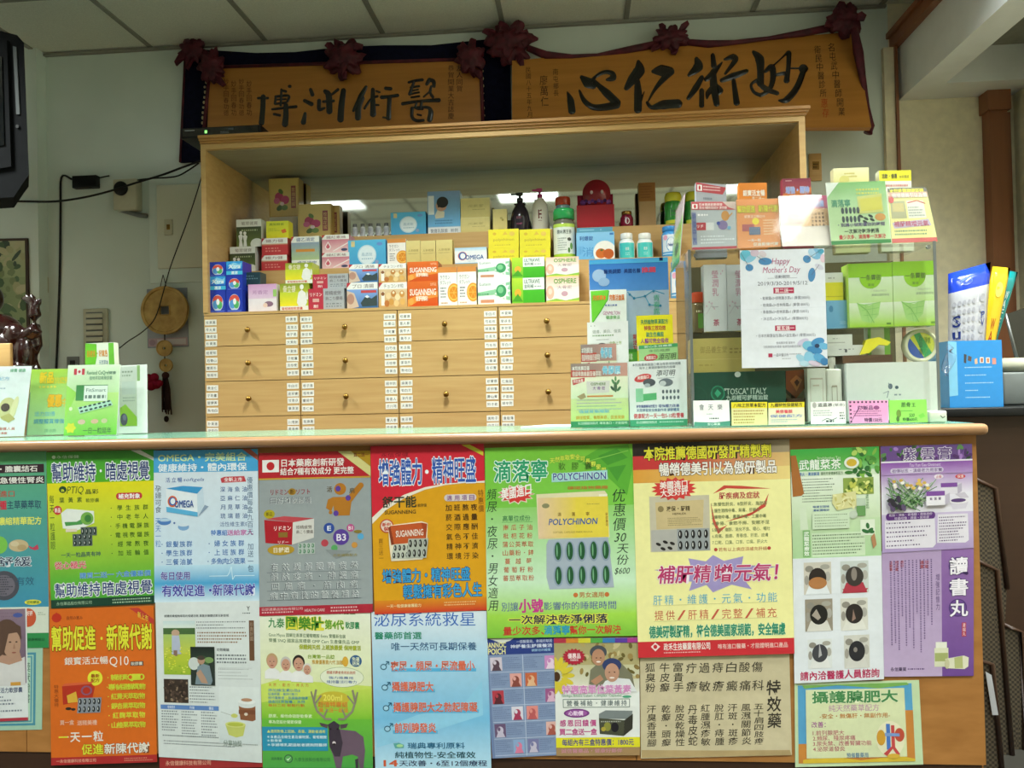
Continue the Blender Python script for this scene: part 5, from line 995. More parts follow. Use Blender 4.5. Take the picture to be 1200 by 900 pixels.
def landscape(label, x0, x1, yt, zb, Y):
    return c1('carton', label, 'box', x0, x1, yt, zb, Y, .1, '#5f83bc', F, strip('プロ 清腸') + [('g', 0, 26, 100, 100, '#7fa4d8', '#4a6ea8'), ('poly', [(0, 30), (24, 40), (40, 96), (0, 100)], '#cfb8a4'), ('e', 12, 62, 12, 20, '#b48878'), ('poly', [(44, 78), (62, 50), (80, 62), (98, 48), (98, 90), (50, 92)], '#3c4a4c'), ('poly', [(58, 54), (66, 60), (74, 56), (66, 48)], '#e4e8ee'), ('poly', [(0, 100), (40, 92), (100, 90), (100, 100)], '#3a6a9c'), ('r', 46, 30, 96, 40, '#c04a4c')], side='#d8d6d0', group=GS) + .0003
z = landscape('carton with a mountain lake picture, lower of two on the ledge', 406.5, 442.5, 331, ZL, T1)
landscape('carton with a mountain lake picture, upper of two on the ledge', 409, 443, 309.5, z, T1 + .008)
def dolls(label, x0, x1, yt, zb, Y):
    return c1('carton', label, 'box', x0, x1, yt, zb, Y, .1, '#d8b684', F, strip('チョコシオ粒') + [('g', 0, 26, 100, 100, '#d9c09a', '#c79c5c'), ('r', 8, 36, 20, 90, '#ece6da'), ('e', 14, 44, 6, 8, '#8a5a3c')] + [('e', x, y, 9, 13, c) for x, y, c in ((34, 52, '#e2c89a'), (52, 44, '#b87c3c'), (66, 58, '#e8d4a8'), (82, 46, '#c89048'), (44, 76, '#c8944c'), (62, 82, '#e4c48a'), (84, 76, '#d8aa60'), (28, 82, '#b8743c'))] + [('e', 52, 40, 4, 5, '#e8dcc0'), ('e', 82, 42, 4, 5, '#ece0c8')], group=GS) + .0003
z = dolls('carton covered in tan nuggets, lower of two left of the orange cartons', 444, 477, 331, ZL, T1)
dolls('carton covered in tan nuggets, upper of two left of the orange cartons', 444, 476, 309, z, T1 + .004)
def sugan(label, x0, x1, yt, zb, Y):
    return c1('carton', label, 'box', x0, x1, yt, zb, Y, .1, ('#d86a2c', '#c8501f'), F, [('poly', [(0, 70), (40, 50), (100, 40), (100, 62), (40, 74), (0, 100)], '#e28a3c'), ('t', 'SUGANNENG', 8, 30, 94, 54, '#f4e6d8', .025), ('rows', ['舒干能'], 30, 58, 64, 30, 18, '#f4e0d0', .03), ('t', 'SOFTGEL', 76, 8, 96, 18, '#f0c8a8', .0), ('e', 12, 78, 8, 14, '#e8a04c')], side='#9c4a28', group=GS) + .0003
z = sugan('bright orange carton with white lettering, lower of two on the ledge', 477.5, 513, 329.5, ZL, T1)
sugan('bright orange carton with white lettering, upper of two on the ledge', 477.5, 513.5, 306.5, z, T1 + .004)
def orange(label, x0, x1, yt, zb, Y, g):
    return c1('carton', label, 'box', x0, x1, yt, zb, Y, .09, '#eceae4', F, [('r', 0, 0, 100, 14, '#d08a48'), ('t', 'ラクガン', 10, 20, 62, 32, '#4a4c54', .0), ('t', 'タブレット', 10, 34, 66, 45, '#4a4c54', .0), ('fine', 12, 50, 42, 80, 4, '#555a62', 72), ('e', 82, 66, 34, 24, '#e09a34'), ('e', 82, 66, 29, 20, '#f0c060'), ('e', 82, 66, 24, 16, '#dc8c2c'), ('line', [(58, 66), (100, 66)], 1.5, '#f0c060'), ('line', [(70, 52), (94, 80)], 1.5, '#f0c060'), ('line', [(70, 80), (94, 52)], 1.5, '#f0c060'), ('fine', 12, 88, 50, 96, 1, '#b88a54', 73)], top='#c88444', group=g)
orange('white carton with an orange slice, left of the pair on the ledge', 513.5, 535.5, 313, ZL, T1, GS)
orange('white carton with an orange slice, right of the pair on the ledge', 536, 558, 312, ZL, T1, GS)
def gem(label, x0, x1, yt, zb, Y):
    return c1('carton', label, 'box', x0, x1, yt, zb, Y, .1, '#e8ece6', F, [('poly', [(0, 52), (50, 42), (74, 20), (100, 14), (100, 86), (74, 78), (50, 62), (0, 66)], '#8fc49c'), ('star', 76, 48, 26, 42, 11, .62, '#e6ece2'), ('e', 72, 48, 16, 24, '#3f9460'), ('e', 70, 44, 9, 13, '#7cc08c'), ('fine', 0, 54, 54, 64, 1, '#3f8a58', 74), ('t', 'Lutein', 6, 14, 40, 26, '#6a8a74', .0), ('r', 8, 80, 50, 92, '#c88c6c')], side='#cfd8cc', group=GS) + .0003
z = gem('white carton with a green jewel emblem, lower of two on the ledge', 560, 598, 326.5, ZL, T1)
gem('white carton with a green jewel emblem, upper of two on the ledge', 560, 597.5, 303, z, T1 + .002)
def ultra(label, x0, x1, yt, zb, Y):
    return c1('carton', label, 'box', x0, x1, yt, zb, Y, .1, ('#54bc34', '#3fa428'), F, [('g', 0, 0, 34, 100, '#b4d43c', '#6cbc34', ), ('e', 18, 58, 10, 16, '#e8a83c'), ('poly', [(0, 90), (18, 60), (34, 92)], '#4a9a2c'), ('r', 34, 0, 100, 46, '#e8ece4'), ('t', 'ULTRAWE', 38, 6, 86, 22, '#4a6a5a', .015), ('t', '金利補', 38, 26, 66, 40, '#4a6a5a', .015), ('fine', 70, 30, 92, 38, 1, '#6a8a78', 75)], group=GS) + .0003
z = ultra('bright green carton with a white corner panel, lower of two on the ledge', 600, 638, 325.5, ZL, T1)
ultra('bright green carton with a white corner panel, upper of two on the ledge', 600, 638, 301.5, z, T1 + .002)
def osph(label, x0, x1, yt, zb, Y):
    return c1('carton', label, 'box', x0, x1, yt, zb, Y, .1, '#ece6de', F, [('g', 0, 0, 100, 40, '#e6c0a8', '#ecdcd0'), ('t', 'OSPHERE', 24, 8, 92, 26, '#5c9a3c', .025), ('t', '大骨密', 34, 34, 78, 48, '#b08a94', .0), ('e', 12, 60, 12, 26, '#e4b49c'), ('e', 12, 56, 6, 12, '#ecd0c0'), ('e', 56, 66, 10, 10, '#c49ca8'), ('poly', [(0, 92), (30, 84), (60, 92), (100, 82), (100, 100), (0, 100)], '#8cbc4c'), ('r', 0, 94, 100, 100, '#d8c85c')], group=GS) + .0003
z = osph('cream carton with green capitals, lower of two at the right end of the ledge row', 640, 678.5, 324, ZL, T1)
osph('cream carton with green capitals, upper of two at the right end of the ledge row', 640, 678.5, 301, z, T1 + .002)
def tub(label, yt, zb, Y, x0, x1):
    return bottle('cream_tub', label, 'tub', x0, x1, yt, zb, Y, [('body', 'gloss', [(.94, 0), (1, .03), (1, .72), (.9, .8), (.8, .83), (.8, .84)], '#4a9ada'), ('lid', 'gloss', [(.84, .84), (.9, .85), (.9, .98), (.84, 1), (0, 1)], '#3f8ed4')],
        'pale blue cream tubs', ('body', 1.0, .05, .72, [('band', 0, 0, 100, 80, '#dfe8f2'), ('e', 50, 46, 26, 34, '#7aaede'), ('e', 50, 46, 22, 29, '#eef2f6'), ('t', 'Nivo', 34, 40, 66, 54, '#3a5a9c', .015), ('band', 0, 86, 100, 92, '#a8d0f0'), ('e', 20, 14, 12, 12, '#e8a8c4')]))
tub('pale blue cream tub standing on the ledge below its twin', 307, ZL, T1 + .06, 785, 806)
tub('pale blue cream tub on the middle step beside the turquoise bottles', 266, Z2, T2 + .05, 775, 795)

# middle step
def fit(label, x0, x1, yt, zb, Y):
    return c1('carton', label, 'box', x0, x1, yt, zb, Y, .09, '#4c5a38', F, [('r', 0, 0, 100, 27, '#e4e4dc'), ('t', '葡眾健寶', 20, 8, 86, 21, '#8a7a74', .0), ('g', 0, 27, 100, 100, '#3c4630', '#6a7a3c'), ('fine', 20, 34, 90, 46, 1, '#a8b088', 76), ('e', 18, 48, 6, 6, WT), ('poly', [(8, 58), (20, 52), (26, 60), (22, 76), (26, 98), (10, 98), (12, 78)], WT), ('e', 34, 50, 6, 6, WT), ('poly', [(26, 60), (36, 54), (44, 62), (40, 78), (42, 98), (28, 98), (30, 78)], WT), ('e', 82, 90, 26, 20, '#dfe0d6')], side='#d6d6cc', group=G2) + .0003
z = fit('dark green carton with two white exercising figures, lower of the stack', 269.5, 299, 289, Z2, T2)
fit('dark green carton with two white exercising figures, upper of the stack', 277, 306, 257, z, T2 + .012)
def redw(label, x0, x1, yt, zb, Y):
    return c1('carton', label, 'box', x0, x1, yt, zb, Y, .1, '#c03c40', F, [('r', 0, 0, 100, 32, WT), ('poly', [(0, 0), (12, 0), (0, 24)], '#b83c44'), ('t', '鐵力健', 16, 8, 84, 26, '#8a5a54', .0), ('g', 0, 32, 100, 42, '#d8c8a8', '#c44a44'), ('fine', 14, 52, 88, 84, 2, '#dc8c84', 77)], group=G2) + .0003
z = redw('white-topped red carton, lower of two left of centre', 306.5, 336.5, 299, Z2, T2)
z = redw('white-topped red carton, upper of two with a yellow carton on it', 306.8, 337, 279, z, T2)
c1('carton', 'small yellow carton on top of the red ones', 'box', 312, 338, 259, z, T2 + .01, .06, ('#d0d43c', '#e4dc2c'), F, [('t', '鳳梨酵素', 14, 12, 80, 26, '#8a9a2c', .01), ('poly', [(66, 54), (86, 46), (92, 66), (74, 72)], '#d86a34'), ('fine', 10, 40, 60, 60, 2, '#a8b034', 78)], group=G2)
c1('carton', 'grey-green carton with white top and bottom bands', 'box', 341.5, 374, 277, Z2, T2, .1, '#8fa8a0', F, [('r', 0, 0, 100, 18, WT), ('t', '盛乙消定', 18, 4, 84, 15, '#5c6a9c', .01), ('g', 0, 18, 100, 70, '#8c9cb4', '#b0c490'), ('r', 16, 38, 84, 46, '#d89040'), ('r', 0, 70, 100, 92, WT), ('t', '盛乙消定', 20, 74, 90, 88, '#5c6a9c', .01), ('poly', [(0, 0), (10, 0), (0, 14)], '#b83c44')], group=G2)
def drop(label, x0, x1, yt, zb, Y):
    return c1('carton', label, 'box', x0, x1, yt, zb, Y, .1, '#d8929c', F, [('r', 0, 0, 100, 26, WT), ('poly', [(0, 0), (12, 0), (0, 20)], '#b83c44'), ('t', '鐵紅素補', 16, 6, 88, 22, '#8a5a64', .0), ('g', 0, 26, 100, 100, '#cc7c8c', '#ecc8c8'), ('poly', [(22, 36), (34, 66), (28, 82), (16, 82), (10, 66)], '#f0e0e0'), ('poly', [(22, 46), (29, 66), (25, 76), (18, 76), (14, 66)], '#c85c6c'), ('line', [(40, 92), (100, 44)], 5, '#f0e4e2'), ('e', 82, 84, 12, 8, '#4a4a6a')], group=G2) + .0003
z = drop('pink carton with a drop emblem, lower of two', 377.5, 409.5, 296, Z2, T2)
drop('pink carton with a drop emblem, upper of two', 377.5, 409, 275, z, T2 + .002)
def disc(label, x0, x1, yt, zb, Y, dep, g):
    c1('carton', label, 'box', x0, x1, yt, zb, Y, dep, ('#5ab4dc', '#4aa0d0'), F, [('e', 50, 54, 25, 36, '#bcd8e4'), ('e', 50, 54, 22, 32, '#dce8ec'), ('t', '晶透錠', 36, 46, 64, 58, '#8ab0c4', .0), ('fine', 36, 64, 66, 72, 1, '#8ab0c4', 79), ('e', 76, 80, 5, 7, '#8c9cc4'), ('r', 8, 4, 18, 24, '#d8c890'), ('e', 84, 16, 8, 6, '#6a90d0')], group=g)
disc('sky-blue carton with a white disc, on the middle step', 408, 452, 281, Z2, T2, .1, G2)
orange('white carton with an orange slice, alone on the middle step beside gold boxes', 454, 475.5, 280, Z2, T2, G2)
for i, (x0, x1, yt) in enumerate(((476, 492.6), (493, 510.4), (511, 530)), 0) if False else enumerate(((476, 492.6, 282), (493, 510.4, 282), (511, 530, 281))):
    c1('gold_box', 'upright pale gold box, %s of three on the middle step' % ('left', 'middle', 'right')[i], 'box', x0, x1, yt, Z2, T2, .055, ('#ddcf8c', '#cfbe74'), F, [('t', '人參精華', 14, 34, 86, 44, '#9a8a4c', .0), ('fine', 16, 48, 84, 54, 1, '#a8985c', 80), ('line', [(0, 50), (100, 50)], 1, '#c0ae6c')], 'foil', G2)
c1('carton', 'white carton with a ring emblem and dark blue capitals', 'box', 533, 570.5, 290, Z2, T2, .1, '#e8edf0', F, [('g', 0, 0, 100, 20, '#a0cce8', '#d8e8f0'), ('e', 24, 50, 14, 26, '#d86a3c'), ('e', 24, 50, 12, 24, '#2f62a8'), ('e', 25, 50, 8, 17, '#e8edf0'), ('t', 'OMEGA', 34, 46, 90, 72, '#2a5a98', .025), ('t', 'capsules', 40, 78, 64, 86, '#58a0c0', 0), ('r', 0, 92, 100, 100, '#5cb0dc')], group=G2)
def yel(label, x0, x1, yt, zb, Y):
    return c1('carton', label, 'box', x0, x1, yt, zb, Y, .1, '#e8d838', F, [('t', 'polychinon', 16, 48, 84, 66, '#c0a83c', .02), ('e', 20, 24, 6, 8, '#d8b43c'), ('e', 78, 26, 9, 12, '#e4c05c'), ('poly', [(55, 12), (64, 30), (46, 32)], '#dcb84c'), ('fine', 20, 80, 80, 90, 1, '#c8b03c', 81)], group=G2) + .0003
for sd, x0, x1 in (('left', 572.5, 608), ('right', 609, 645)):
    z = yel('yellow carton, lower %s of the block of four' % sd, x0, x1, 290.5, Z2, T2)
    yel('yellow carton, upper %s of the block of four' % sd, x0, x1, 268.5, z, T2)
# herb jar
bottle('herb_jar', 'glass herb jar with green screw cap and white label', 'jar', 647, 674.5, 246, Z2, T2 + .056,
    [('glass_body', 'gloss', [(.9, 0), (1, .02), (1, .66), (.92, .74), (.78, .79), (.78, .8)], '#6c6a5c'), ('cap', 'gloss', [(.82, .8), (.92, .81), (.92, .95), (.86, 1), (0, 1)], '#2f9a54')], None,
    ('glass_body', 1.0, .06, .7, [('band', 0, 0, 100, 100, '#dfe3dc'), ('band', 0, 0, 100, 10, '#b8d45c'), ('band', 0, 88, 100, 100, '#a8cc3c'), ('t', '原味黑豆蔘', 22, 18, 80, 30, '#55605c', .01), ('fine', 24, 40, 60, 80, 6, '#8c9690', 82), ('e', 70, 46, 8, 5, '#2a2c2a'), ('e', 78, 66, 6, 10, '#6a9a4c'), ('e', 68, 78, 5, 8, '#4a7a3c')]))
bottle('snack_jar', 'glass jar with red screw cap behind the herb jar', 'jar', 650, 669, 232, Z3, T3 + .05,
    [('glass_body', 'gloss', [(.9, 0), (1, .03), (1, .6), (.85, .72), (.85, .76)], '#8fb8cc'), ('cap', 'gloss', [(.88, .76), (.94, .78), (.94, .96), (.88, 1), (0, 1)], '#b8432c')])
zt = c1('carton', 'light blue carton with two persimmons in a white circle', 'box', 675.5, 720, 272, Z2, T2, .1, ('#8cc4e8', '#6cb0e0'), F, [('t', '利爆錠', 8, 14, 44, 30, '#3a62a0', .02), ('e', 74, 74, 30, 42, '#eceae4'), ('e', 64, 78, 14, 18, '#c86a2c'), ('e', 84, 80, 14, 18, '#b85a28'), ('e', 66, 66, 4, 4, '#5a6a34'), ('t', '消', 16, 54, 44, 88, '#4a8ac8', .0), ('fine', 6, 50, 20, 90, 4, '#4a90cc', 83, .4, .3, True), ('r', 88, 4, 98, 12, '#3f78b8')], group=G2)
c1('carton', 'thin teal box lying across the persimmon carton', 'box', 676, 718, 266.5, zt + .0003, T2 + .01, .08, '#5c98b0', F, [('fine', 8, 20, 92, 80, 1, '#88b8cc', 84)], group=G2)
for sd, x0, x1 in (('left', 725, 743.5), ('right', 746, 765)):
    bottle('pill_bottle', 'white pill bottle with turquoise label, %s of the pair' % sd, 'bottle', x0, x1, 274, Z2, T2 + .05,
        [('body', 'gloss', [(.92, 0), (1, .03), (1, .62), (.86, .73), (.72, .76), (.72, .78)], '#e6e8e4'), ('cap', 'gloss', [(.76, .78), (.78, .79), (.78, .98), (.72, 1), (0, 1)], '#ebebe6')], 'white pill bottles',
        ('body', 1.0, .04, .62, [('band', 0, 0, 100, 100, '#4cc0bc'), ('t', '健康', 40, 30, 60, 50, '#d8ece8', .01), ('fine', 40, 62, 62, 84, 2, '#a8dcd8', 85)]))

# top step
def rose(label, x0, x1, yt, zb, Y, dep):
    c1('gold_tin', label, 'tin', x0, x1, yt, zb, Y, dep, ('#c9ac62', '#b79648'), F, [('r', 4, 3, 96, 97, '#d0b66e'), ('e', 34, 48, 14, 12, '#a82a5c'), ('e', 54, 56, 14, 11, '#b83a6c'), ('e', 26, 58, 10, 8, '#c05c84'), ('e', 40, 34, 9, 6, '#5a7a3c', 12, .6), ('e', 36, 76, 12, 7, '#4a6a34', 12, -.4), ('e', 52, 76, 11, 7, '#6a8a4c'), ('e', 44, 66, 7, 5, '#e8d4d8'), ('r', 74, 20, 90, 78, '#8a3c44'), ('v', '玫瑰花蜜', 76, 24, 88, 74, '#d8b878', 0)], 'foil', 'gold rose tins on the top step')
c1('carton', 'plain white box under the rear gold rose tin', 'box', 316, 352, 254, Z3, T3 + .055, .09, '#d6d6cc', F, [('fine', 10, 30, 60, 60, 2, '#a8a8a0', 86)], group=G3)
rose('gold tin with dark red roses standing on a white box, at the back left', 315, 350, 209, at(334, 254, T3 + .055).z + .0004, T3 + .06, .07)
rose('gold tin with magenta roses in front of a second tin, on the top step', 349, 388, 239, Z3, T3, .05)
rose('second gold tin peeping out behind the magenta rose tin', 366, 398, 241, Z3, T3 + .055, .05)
for i in range(5):
    x = 416 + i * 9.2
    bottle('vial', 'small silver-capped vial, number %d from the left in the row of five' % (i + 1), 'vial', x - 3, x + 3, 263 - i * .3, Z3, T3 + .02,
        [('body', 'gloss', [(.95, 0), (1, .05), (1, .72), (.7, .8)], '#d4d8d8'), ('cap', 'steel', [(.72, .8), (.8, .82), (.8, 1), (0, 1)], 'fff')], 'row of five small vials', ('body', 1.0, .1, .68, [('band', 0, 0, 100, 100, '#b8bcc4'), ('fine', 30, 20, 70, 80, 4, '#7c8088', 87)]))
disc('sky-blue carton with a white disc and shine, on the top step', 458, 499, 248.5, Z3, T3, .09, G3)
c1('carton', 'tall blue carton with a picture of a dark-haired child', 'box', 501, 539, 224, Z3, T3, .08, ('#7fa0c8', '#8ab8dc'), F, [('g', 0, 0, 100, 82, '#7c98c0', '#6cb0e0'), ('poly', [(22, 56), (30, 44), (52, 48), (50, 62), (24, 64)], '#d8d0bc'), ('e', 42, 34, 17, 13, '#c09480'), ('e', 46, 26, 18, 13, '#20201f'), ('e', 34, 36, 3, 2, '#2a2020'), ('r', 2, 10, 20, 54, '#dfe4e8'), ('fine', 22, 66, 80, 78, 2, '#4a78a8', 88), ('r', 0, 84, 100, 100, '#e2e6ea'), ('t', '寶寶乳酸菌', 8, 88, 60, 97, '#4a5a6c', .0), ('t', '粉劑', 70, 88, 92, 97, '#4a5a6c', .0)], group=G3)
def goldw(label, x0, x1, yt, zb): return c1('gold_box', label, 'box', x0, x1, yt, zb, T3, .09, ('#dfd190', '#d2c27c'), F, [('t', '元氣堂', 24, 34, 78, 48, '#a8985c', .0, {'shear': .15}), ('fine', 40, 56, 84, 64, 1, '#a8985c', 89), ('line', [(2, 4), (98, 4)], 1.5, '#ece2b0')], 'foil', G3) + .0003
z = goldw('wide pale gold box, lower of two beside the child carton', 540, 574, 254.5, Z3)
goldw('wide pale gold box, upper of two beside the child carton', 540, 574, 232, z)
c1('gold_box', 'single upright pale gold box beside the dark pump bottle', 'box', 577.5, 594, 245, Z3, T3, .05, ('#e2d490', '#d6c67c'), F, [('e', 60, 40, 10, 5, '#b8a85c'), ('e', 70, 48, 8, 5, '#a8983c'), ('fine', 40, 84, 80, 92, 1, '#b0a060', 90)], 'foil', G3)
def pump(label, x0, x1, yt, col, cap, art, sh):
    r, cx, R0, zt = bottle('pump_bottle', label, 'bottle', x0, x1, yt, Z3, T3 + .05, [('body', 'gloss', sh, col), ('pump_collar', 'gloss', [(.3, .77), (.34, .78), (.34, .86), (.14, .87), (.14, .93)], cap)], 'pump bottles on the top step', art)
    H = zt - Z3; b = MB(); z0 = Z3 + .93 * H
    b.bbox((cx - R0 * .42, T3 + .05 - R0 * .28, z0), (cx + R0 * .34, T3 + .05 + R0 * .28, Z3 + H), R0 * .1, cap); b.bbox((cx - R0 * .95, T3 + .05 - R0 * .14, z0 + H * .015), (cx - R0 * .4, T3 + .05 + R0 * .14, Z3 + H * .985), R0 * .07, cap); b.build('pump_head', M['gloss'], r)
pump('dark purple pump bottle in front of the mirror', 598, 620.5, 226, '#2c2634', '#17161c', ('body', 1.0, .05, .45, [('t', 'BODY', 36, 20, 60, 34, '#c87c9c', .0), ('fine', 36, 60, 62, 72, 2, '#c86c98', 91)]), [(.92, 0), (1, .04), (1, .36), (.82, .54), (.5, .68), (.3, .74), (.28, .78)])
pump('white pump bottle with letter E and magenta pump', 623, 642, 221, '#e8e6e2', '#b03a74', ('body', 1.0, .05, .6, [('t', 'E', 42, 22, 60, 58, '#7a3a44', .02), ('fine', 42, 64, 62, 70, 1, '#a87c80', 92)]), [(.92, 0), (1, .03), (1, .5), (.86, .64), (.55, .73), (.34, .76), (.32, .78)])
# red gift box with a round-topped display card
xm = 698; zr0 = at(698, 240, T3).z
gb = thing('gift_box', (at(698, 250, T3).x, T3 + .05, Z3), 'red box holding a round-headed red display card with purple flowers', 'box')
X0, X1 = at(676, 252, T3).x, at(720, 252, T3).x
b = MB(); b.box((X0, T3, Z3), (X1, T3 + .1, zr0), '#b0202c'); b.build('tray', M['card'], gb)
b = MB(); zb_ = at(698, 227, T3).z; b.box((X0 + .004, T3 + .02, zr0), (X1 - .004, T3 + .094, zb_), '#7a1f34')
for k in range(9): b.ball((X0 + .03 + k * .0145, T3 + .018, zr0 + .016 + .006 * (k % 2)), (.014, .008, .014), ('#6a3a7c', '#4a2a5c', '#7c4a8c')[k % 3], seg=10, rings=6)
b.build('flower_insert', M['cloth'], gb)
b = MB(); cz = at(698, 226, T3).z; r_ = (at(716, 226, T3).x - at(683, 226, T3).x) / 2; cx = at(699, 226, T3).x
b.lathe([(0, T3 + .012 - (T3 + .012)), (r_, 0), (r_, .006), (0, .006)], (cx, T3 + .012, cz), '#8a1826', axis='Y', n=32)
for d in (-.35, .4): b.ball((cx + d * r_, T3 + .011, cz + .1 * r_), (.007, .003, .009), '#b8a0a4', seg=8, rings=6)
b.build('display_card', M['card'], gb)
bottle('small_jar', 'small dark red jar with gold lid beside the red box', 'jar', 727, 742, 248, Z3, T3 + .03, [('body', 'gloss', [(.9, 0), (1, .04), (1, .6), (.8, .74), (.72, .78)], '#7a1c34'), ('lid', 'brass', [(.76, .78), (.8, .8), (.8, .97), (.72, 1), (0, 1)], 'fff')], None, ('body', 1.0, .1, .64, [('e', 50, 50, 16, 36, '#e0d4d8'), ('fine', 44, 34, 58, 66, 2, '#a86c80', 93)]))
c1('carton', 'tall brown cardboard box standing before the mirror', 'box', 748.5, 768, 214, Z3, T3 + .02, .06, '#a07c50', F, [('g', 0, 0, 100, 42, '#8a5a2c', '#94642f'), ('fine', 10, 6, 90, 36, 5, '#7a4c24', 94), ('r', 0, 42, 100, 100, '#a88860')], 'matte', G3)
def gj(label, x0, x1, yt, Y):
    bottle('pill_jar', label, 'jar', x0, x1, yt, Z3, Y, [('body', 'gloss', [(.94, 0), (1, .03), (1, .64), (.9, .7), (.86, .72)], '#3f9c48'), ('lid', 'gloss', [(.88, .72), (.94, .73), (.94, .88), (.8, .98), (0, 1)], '#d8d43c')], 'green jars with yellow lids', ('body', 1.0, .06, .62, [('band', 0, 82, 100, 100, '#d8dc4c'), ('r', 30, 24, 78, 66, '#dfe8dc'), ('t', '快樂藥', 34, 30, 74, 44, '#3a5a4c', .01), ('fine', 34, 50, 72, 62, 1, '#5a7a6c', 95)]))
gj('green jar with yellow lid, front one by the right end of the mirror', 778, 799.5, 226, T3 + .05)
gj('green jar with yellow lid, half hidden behind the grey price sign', 802, 822, 225, T3 + .055)
# ------------------------------------------------------------------ plaques above the cabinet
YB = 3.948
def PX(*pp, Y): return [at(x, y, Y) for x, y in pp]
# left plaque: navy backing with an orange veneer face
lp = thing('plaque', (at(405, 120, YB).x, YB, at(405, 190, YB).z), 'left plaque, orange face with four dark brush characters in a navy and maroon surround', 'plaque')
zlow = ZT + .0565
b = MB(); pts = PX((216, 62), (236, 58), (300, 62), (345, 61), (400, 55), (450, 53), (505, 53), (560, 47), (597, 44), (599, 146), (238, 152), (238, 189), (210, 190), Y=YB - .003)
prism(b, pts, (0, .018, 0)); b.build('backing', M['navy'], lp)
b = MB()
e1 = PX((211, 190), (217, 64), Y=YB - .006); b.tube(e1, .006); b.build('edge_piping', M['maroon'], lp)
LPq = PX((246, 81), (562, 71), (565, 148), (240, 152), Y=YB - .022); LPq[2].z = LPq[3].z = zlow
b = MB(); b.hexa(LPq, [p + Vector((0, .016, 0)) for p in LPq], 'fff'); b.build('face', M['plaque'], lp)
b = MB()
for a, c in (((241, 79), (563, 69)), ((563, 69), (566, 146)), ((246, 80), (239, 152))): b.tube(PX(a, c, Y=YB - .022), .009)
b.build('maroon_border', M['maroon'], lp)
def planept(q):
    n = (q[3] - q[0]).cross(q[1] - q[0]).normalized()
    if n.y > 0: n = -n
    p = q[0].copy(); return (lambda x, y, h: onplane(x, y, p, n) + n * h), p, n
lpt, _, _ = planept(LPq)
def chars(root, pt, org, sc, table, mat, h, wf=1.0):
    for strokes in table:
        b = MB()
        for pts, ws in strokes:
            ws = ws if isinstance(ws, list) else [ws] * len(pts)
            brush(b, pt, [(org[0] + x / sc, org[1] + y / sc) for x, y in pts], [w * wf / sc for w in ws], h, 'fff')
        b.build('brush_character', M[mat], root)
chars(lp, lpt, (295, 75), 10, [
    [([(135, 385), (130, 530), (115, 690)], [50, 50, 55]), ([(75, 400), (190, 400)], 25), ([(350, 310), (400, 322)], 26), ([(282, 390), (272, 465)], 26), ([(280, 382), (430, 372), (418, 440)], 26), ([(290, 420), (400, 412)], 18), ([(280, 468), (400, 452)], 22), ([(348, 300), (340, 485)], 24), ([(240, 530), (520, 500)], [22, 30]), ([(400, 480), (400, 600), (390, 705)], [46, 55, 62]), ([(262, 588), (330, 602)], 26), ([(445, 262)], [30])],
    [([(690, 300), (712, 360)], [34, 40]), ([(620, 430), (700, 470)], [34, 44]), ([(625, 580), (606, 682)], [30, 54]), ([(790, 430), (792, 530), (855, 515)], [40, 40, 18]), ([(860, 320), (902, 370), (910, 555)], [40, 62, 60]), ([(1010, 300), (932, 362)], [30, 24]), ([(840, 440), (960, 432)], 28), ([(1075, 312), (1052, 480), (1040, 650)], [50, 60, 64])]], 'inkgloss', .003, 1.22)
chars(lp, lpt, (405, 75), 10, [
    [([(240, 270), (180, 380), (90, 550)], [32, 52, 24]), ([(200, 400), (152, 500), (145, 630)], [40, 60, 60]), ([(320, 300), (320, 440), (322, 590)], [38, 50, 60]), ([(222, 520), (300, 412), (372, 380)], 26), ([(360, 318), (400, 332)], 20), ([(352, 480), (388, 482)], 20), ([(470, 285), (530, 290)], 34), ([(425, 390), (510, 382), (610, 368)], [40, 32, 34]), ([(515, 390), (508, 520), (503, 632)], [44, 44, 52]), ([(440, 625), (498, 634)], 18)],
    [([(740, 215), (820, 196), (900, 186)], [24, 30, 30]), ([(800, 212), (752, 352)], [28, 34]), ([(764, 275), (862, 260)], 22), ([(770, 318), (850, 300)], 18), ([(762, 352), (860, 332)], 20), ([(770, 392), (862, 378)], 22), ([(982, 186), (952, 236)], [44, 34]), ([(980, 186), (1030, 204), (1034, 262)], [40, 40, 34]), ([(1004, 262), (990, 330), (1022, 388)], [24, 28, 30]), ([(1002, 310), (916, 384)], 20), ([(670, 466), (870, 436), (1092, 424)], [36, 28, 42]), ([(890, 448), (880, 524)], 28), ([(830, 460), (822, 520), (904, 530)], 20), ([(780, 520), (780, 620), (832, 664), (912, 660)], [36, 34, 32, 26]), ([(800, 512), (960, 510), (998, 560), (985, 652)], [22, 30, 50, 54]), ([(842, 592), (884, 602)], 20)]], 'inkgloss', .003, 1.22)
b = MB(); P = Px(b, LPq[0], Vector((0, -1, 0)))
for x, t in ((525, '恭賀開業大吉誌慶'), (535, '友人同賀')): P.v(t, x, 76, x + 7, 76 + 8 * len(t), '#3a2210', 0)
for i, x in enumerate((262, 271, 280, 289)): P.v('妙手回春功德'[: 6 - i % 2], x, 92 + 2 * (i % 2), x + 6, 136, '#5a3414', 0)
b.build('small_inscription', M['matte'], lp)
b = MB(); rb = random.Random(2)
for x0, y0, x1, y1 in ((243, 96, 238, 150), (567, 66, 569, 144)):
    for k in range(9):
        t = k / 9; p = at(x0 + (x1 - x0) * t - 2 + rb.uniform(-.6, .6), y0 + (y1 - y0) * t, YB - .006); b.ball(p, (.006, .004, .006 + .004 * rb.random()), '#cfc39a', seg=8, rings=6)
b.build('beaded_cord', M['matte'], lp)

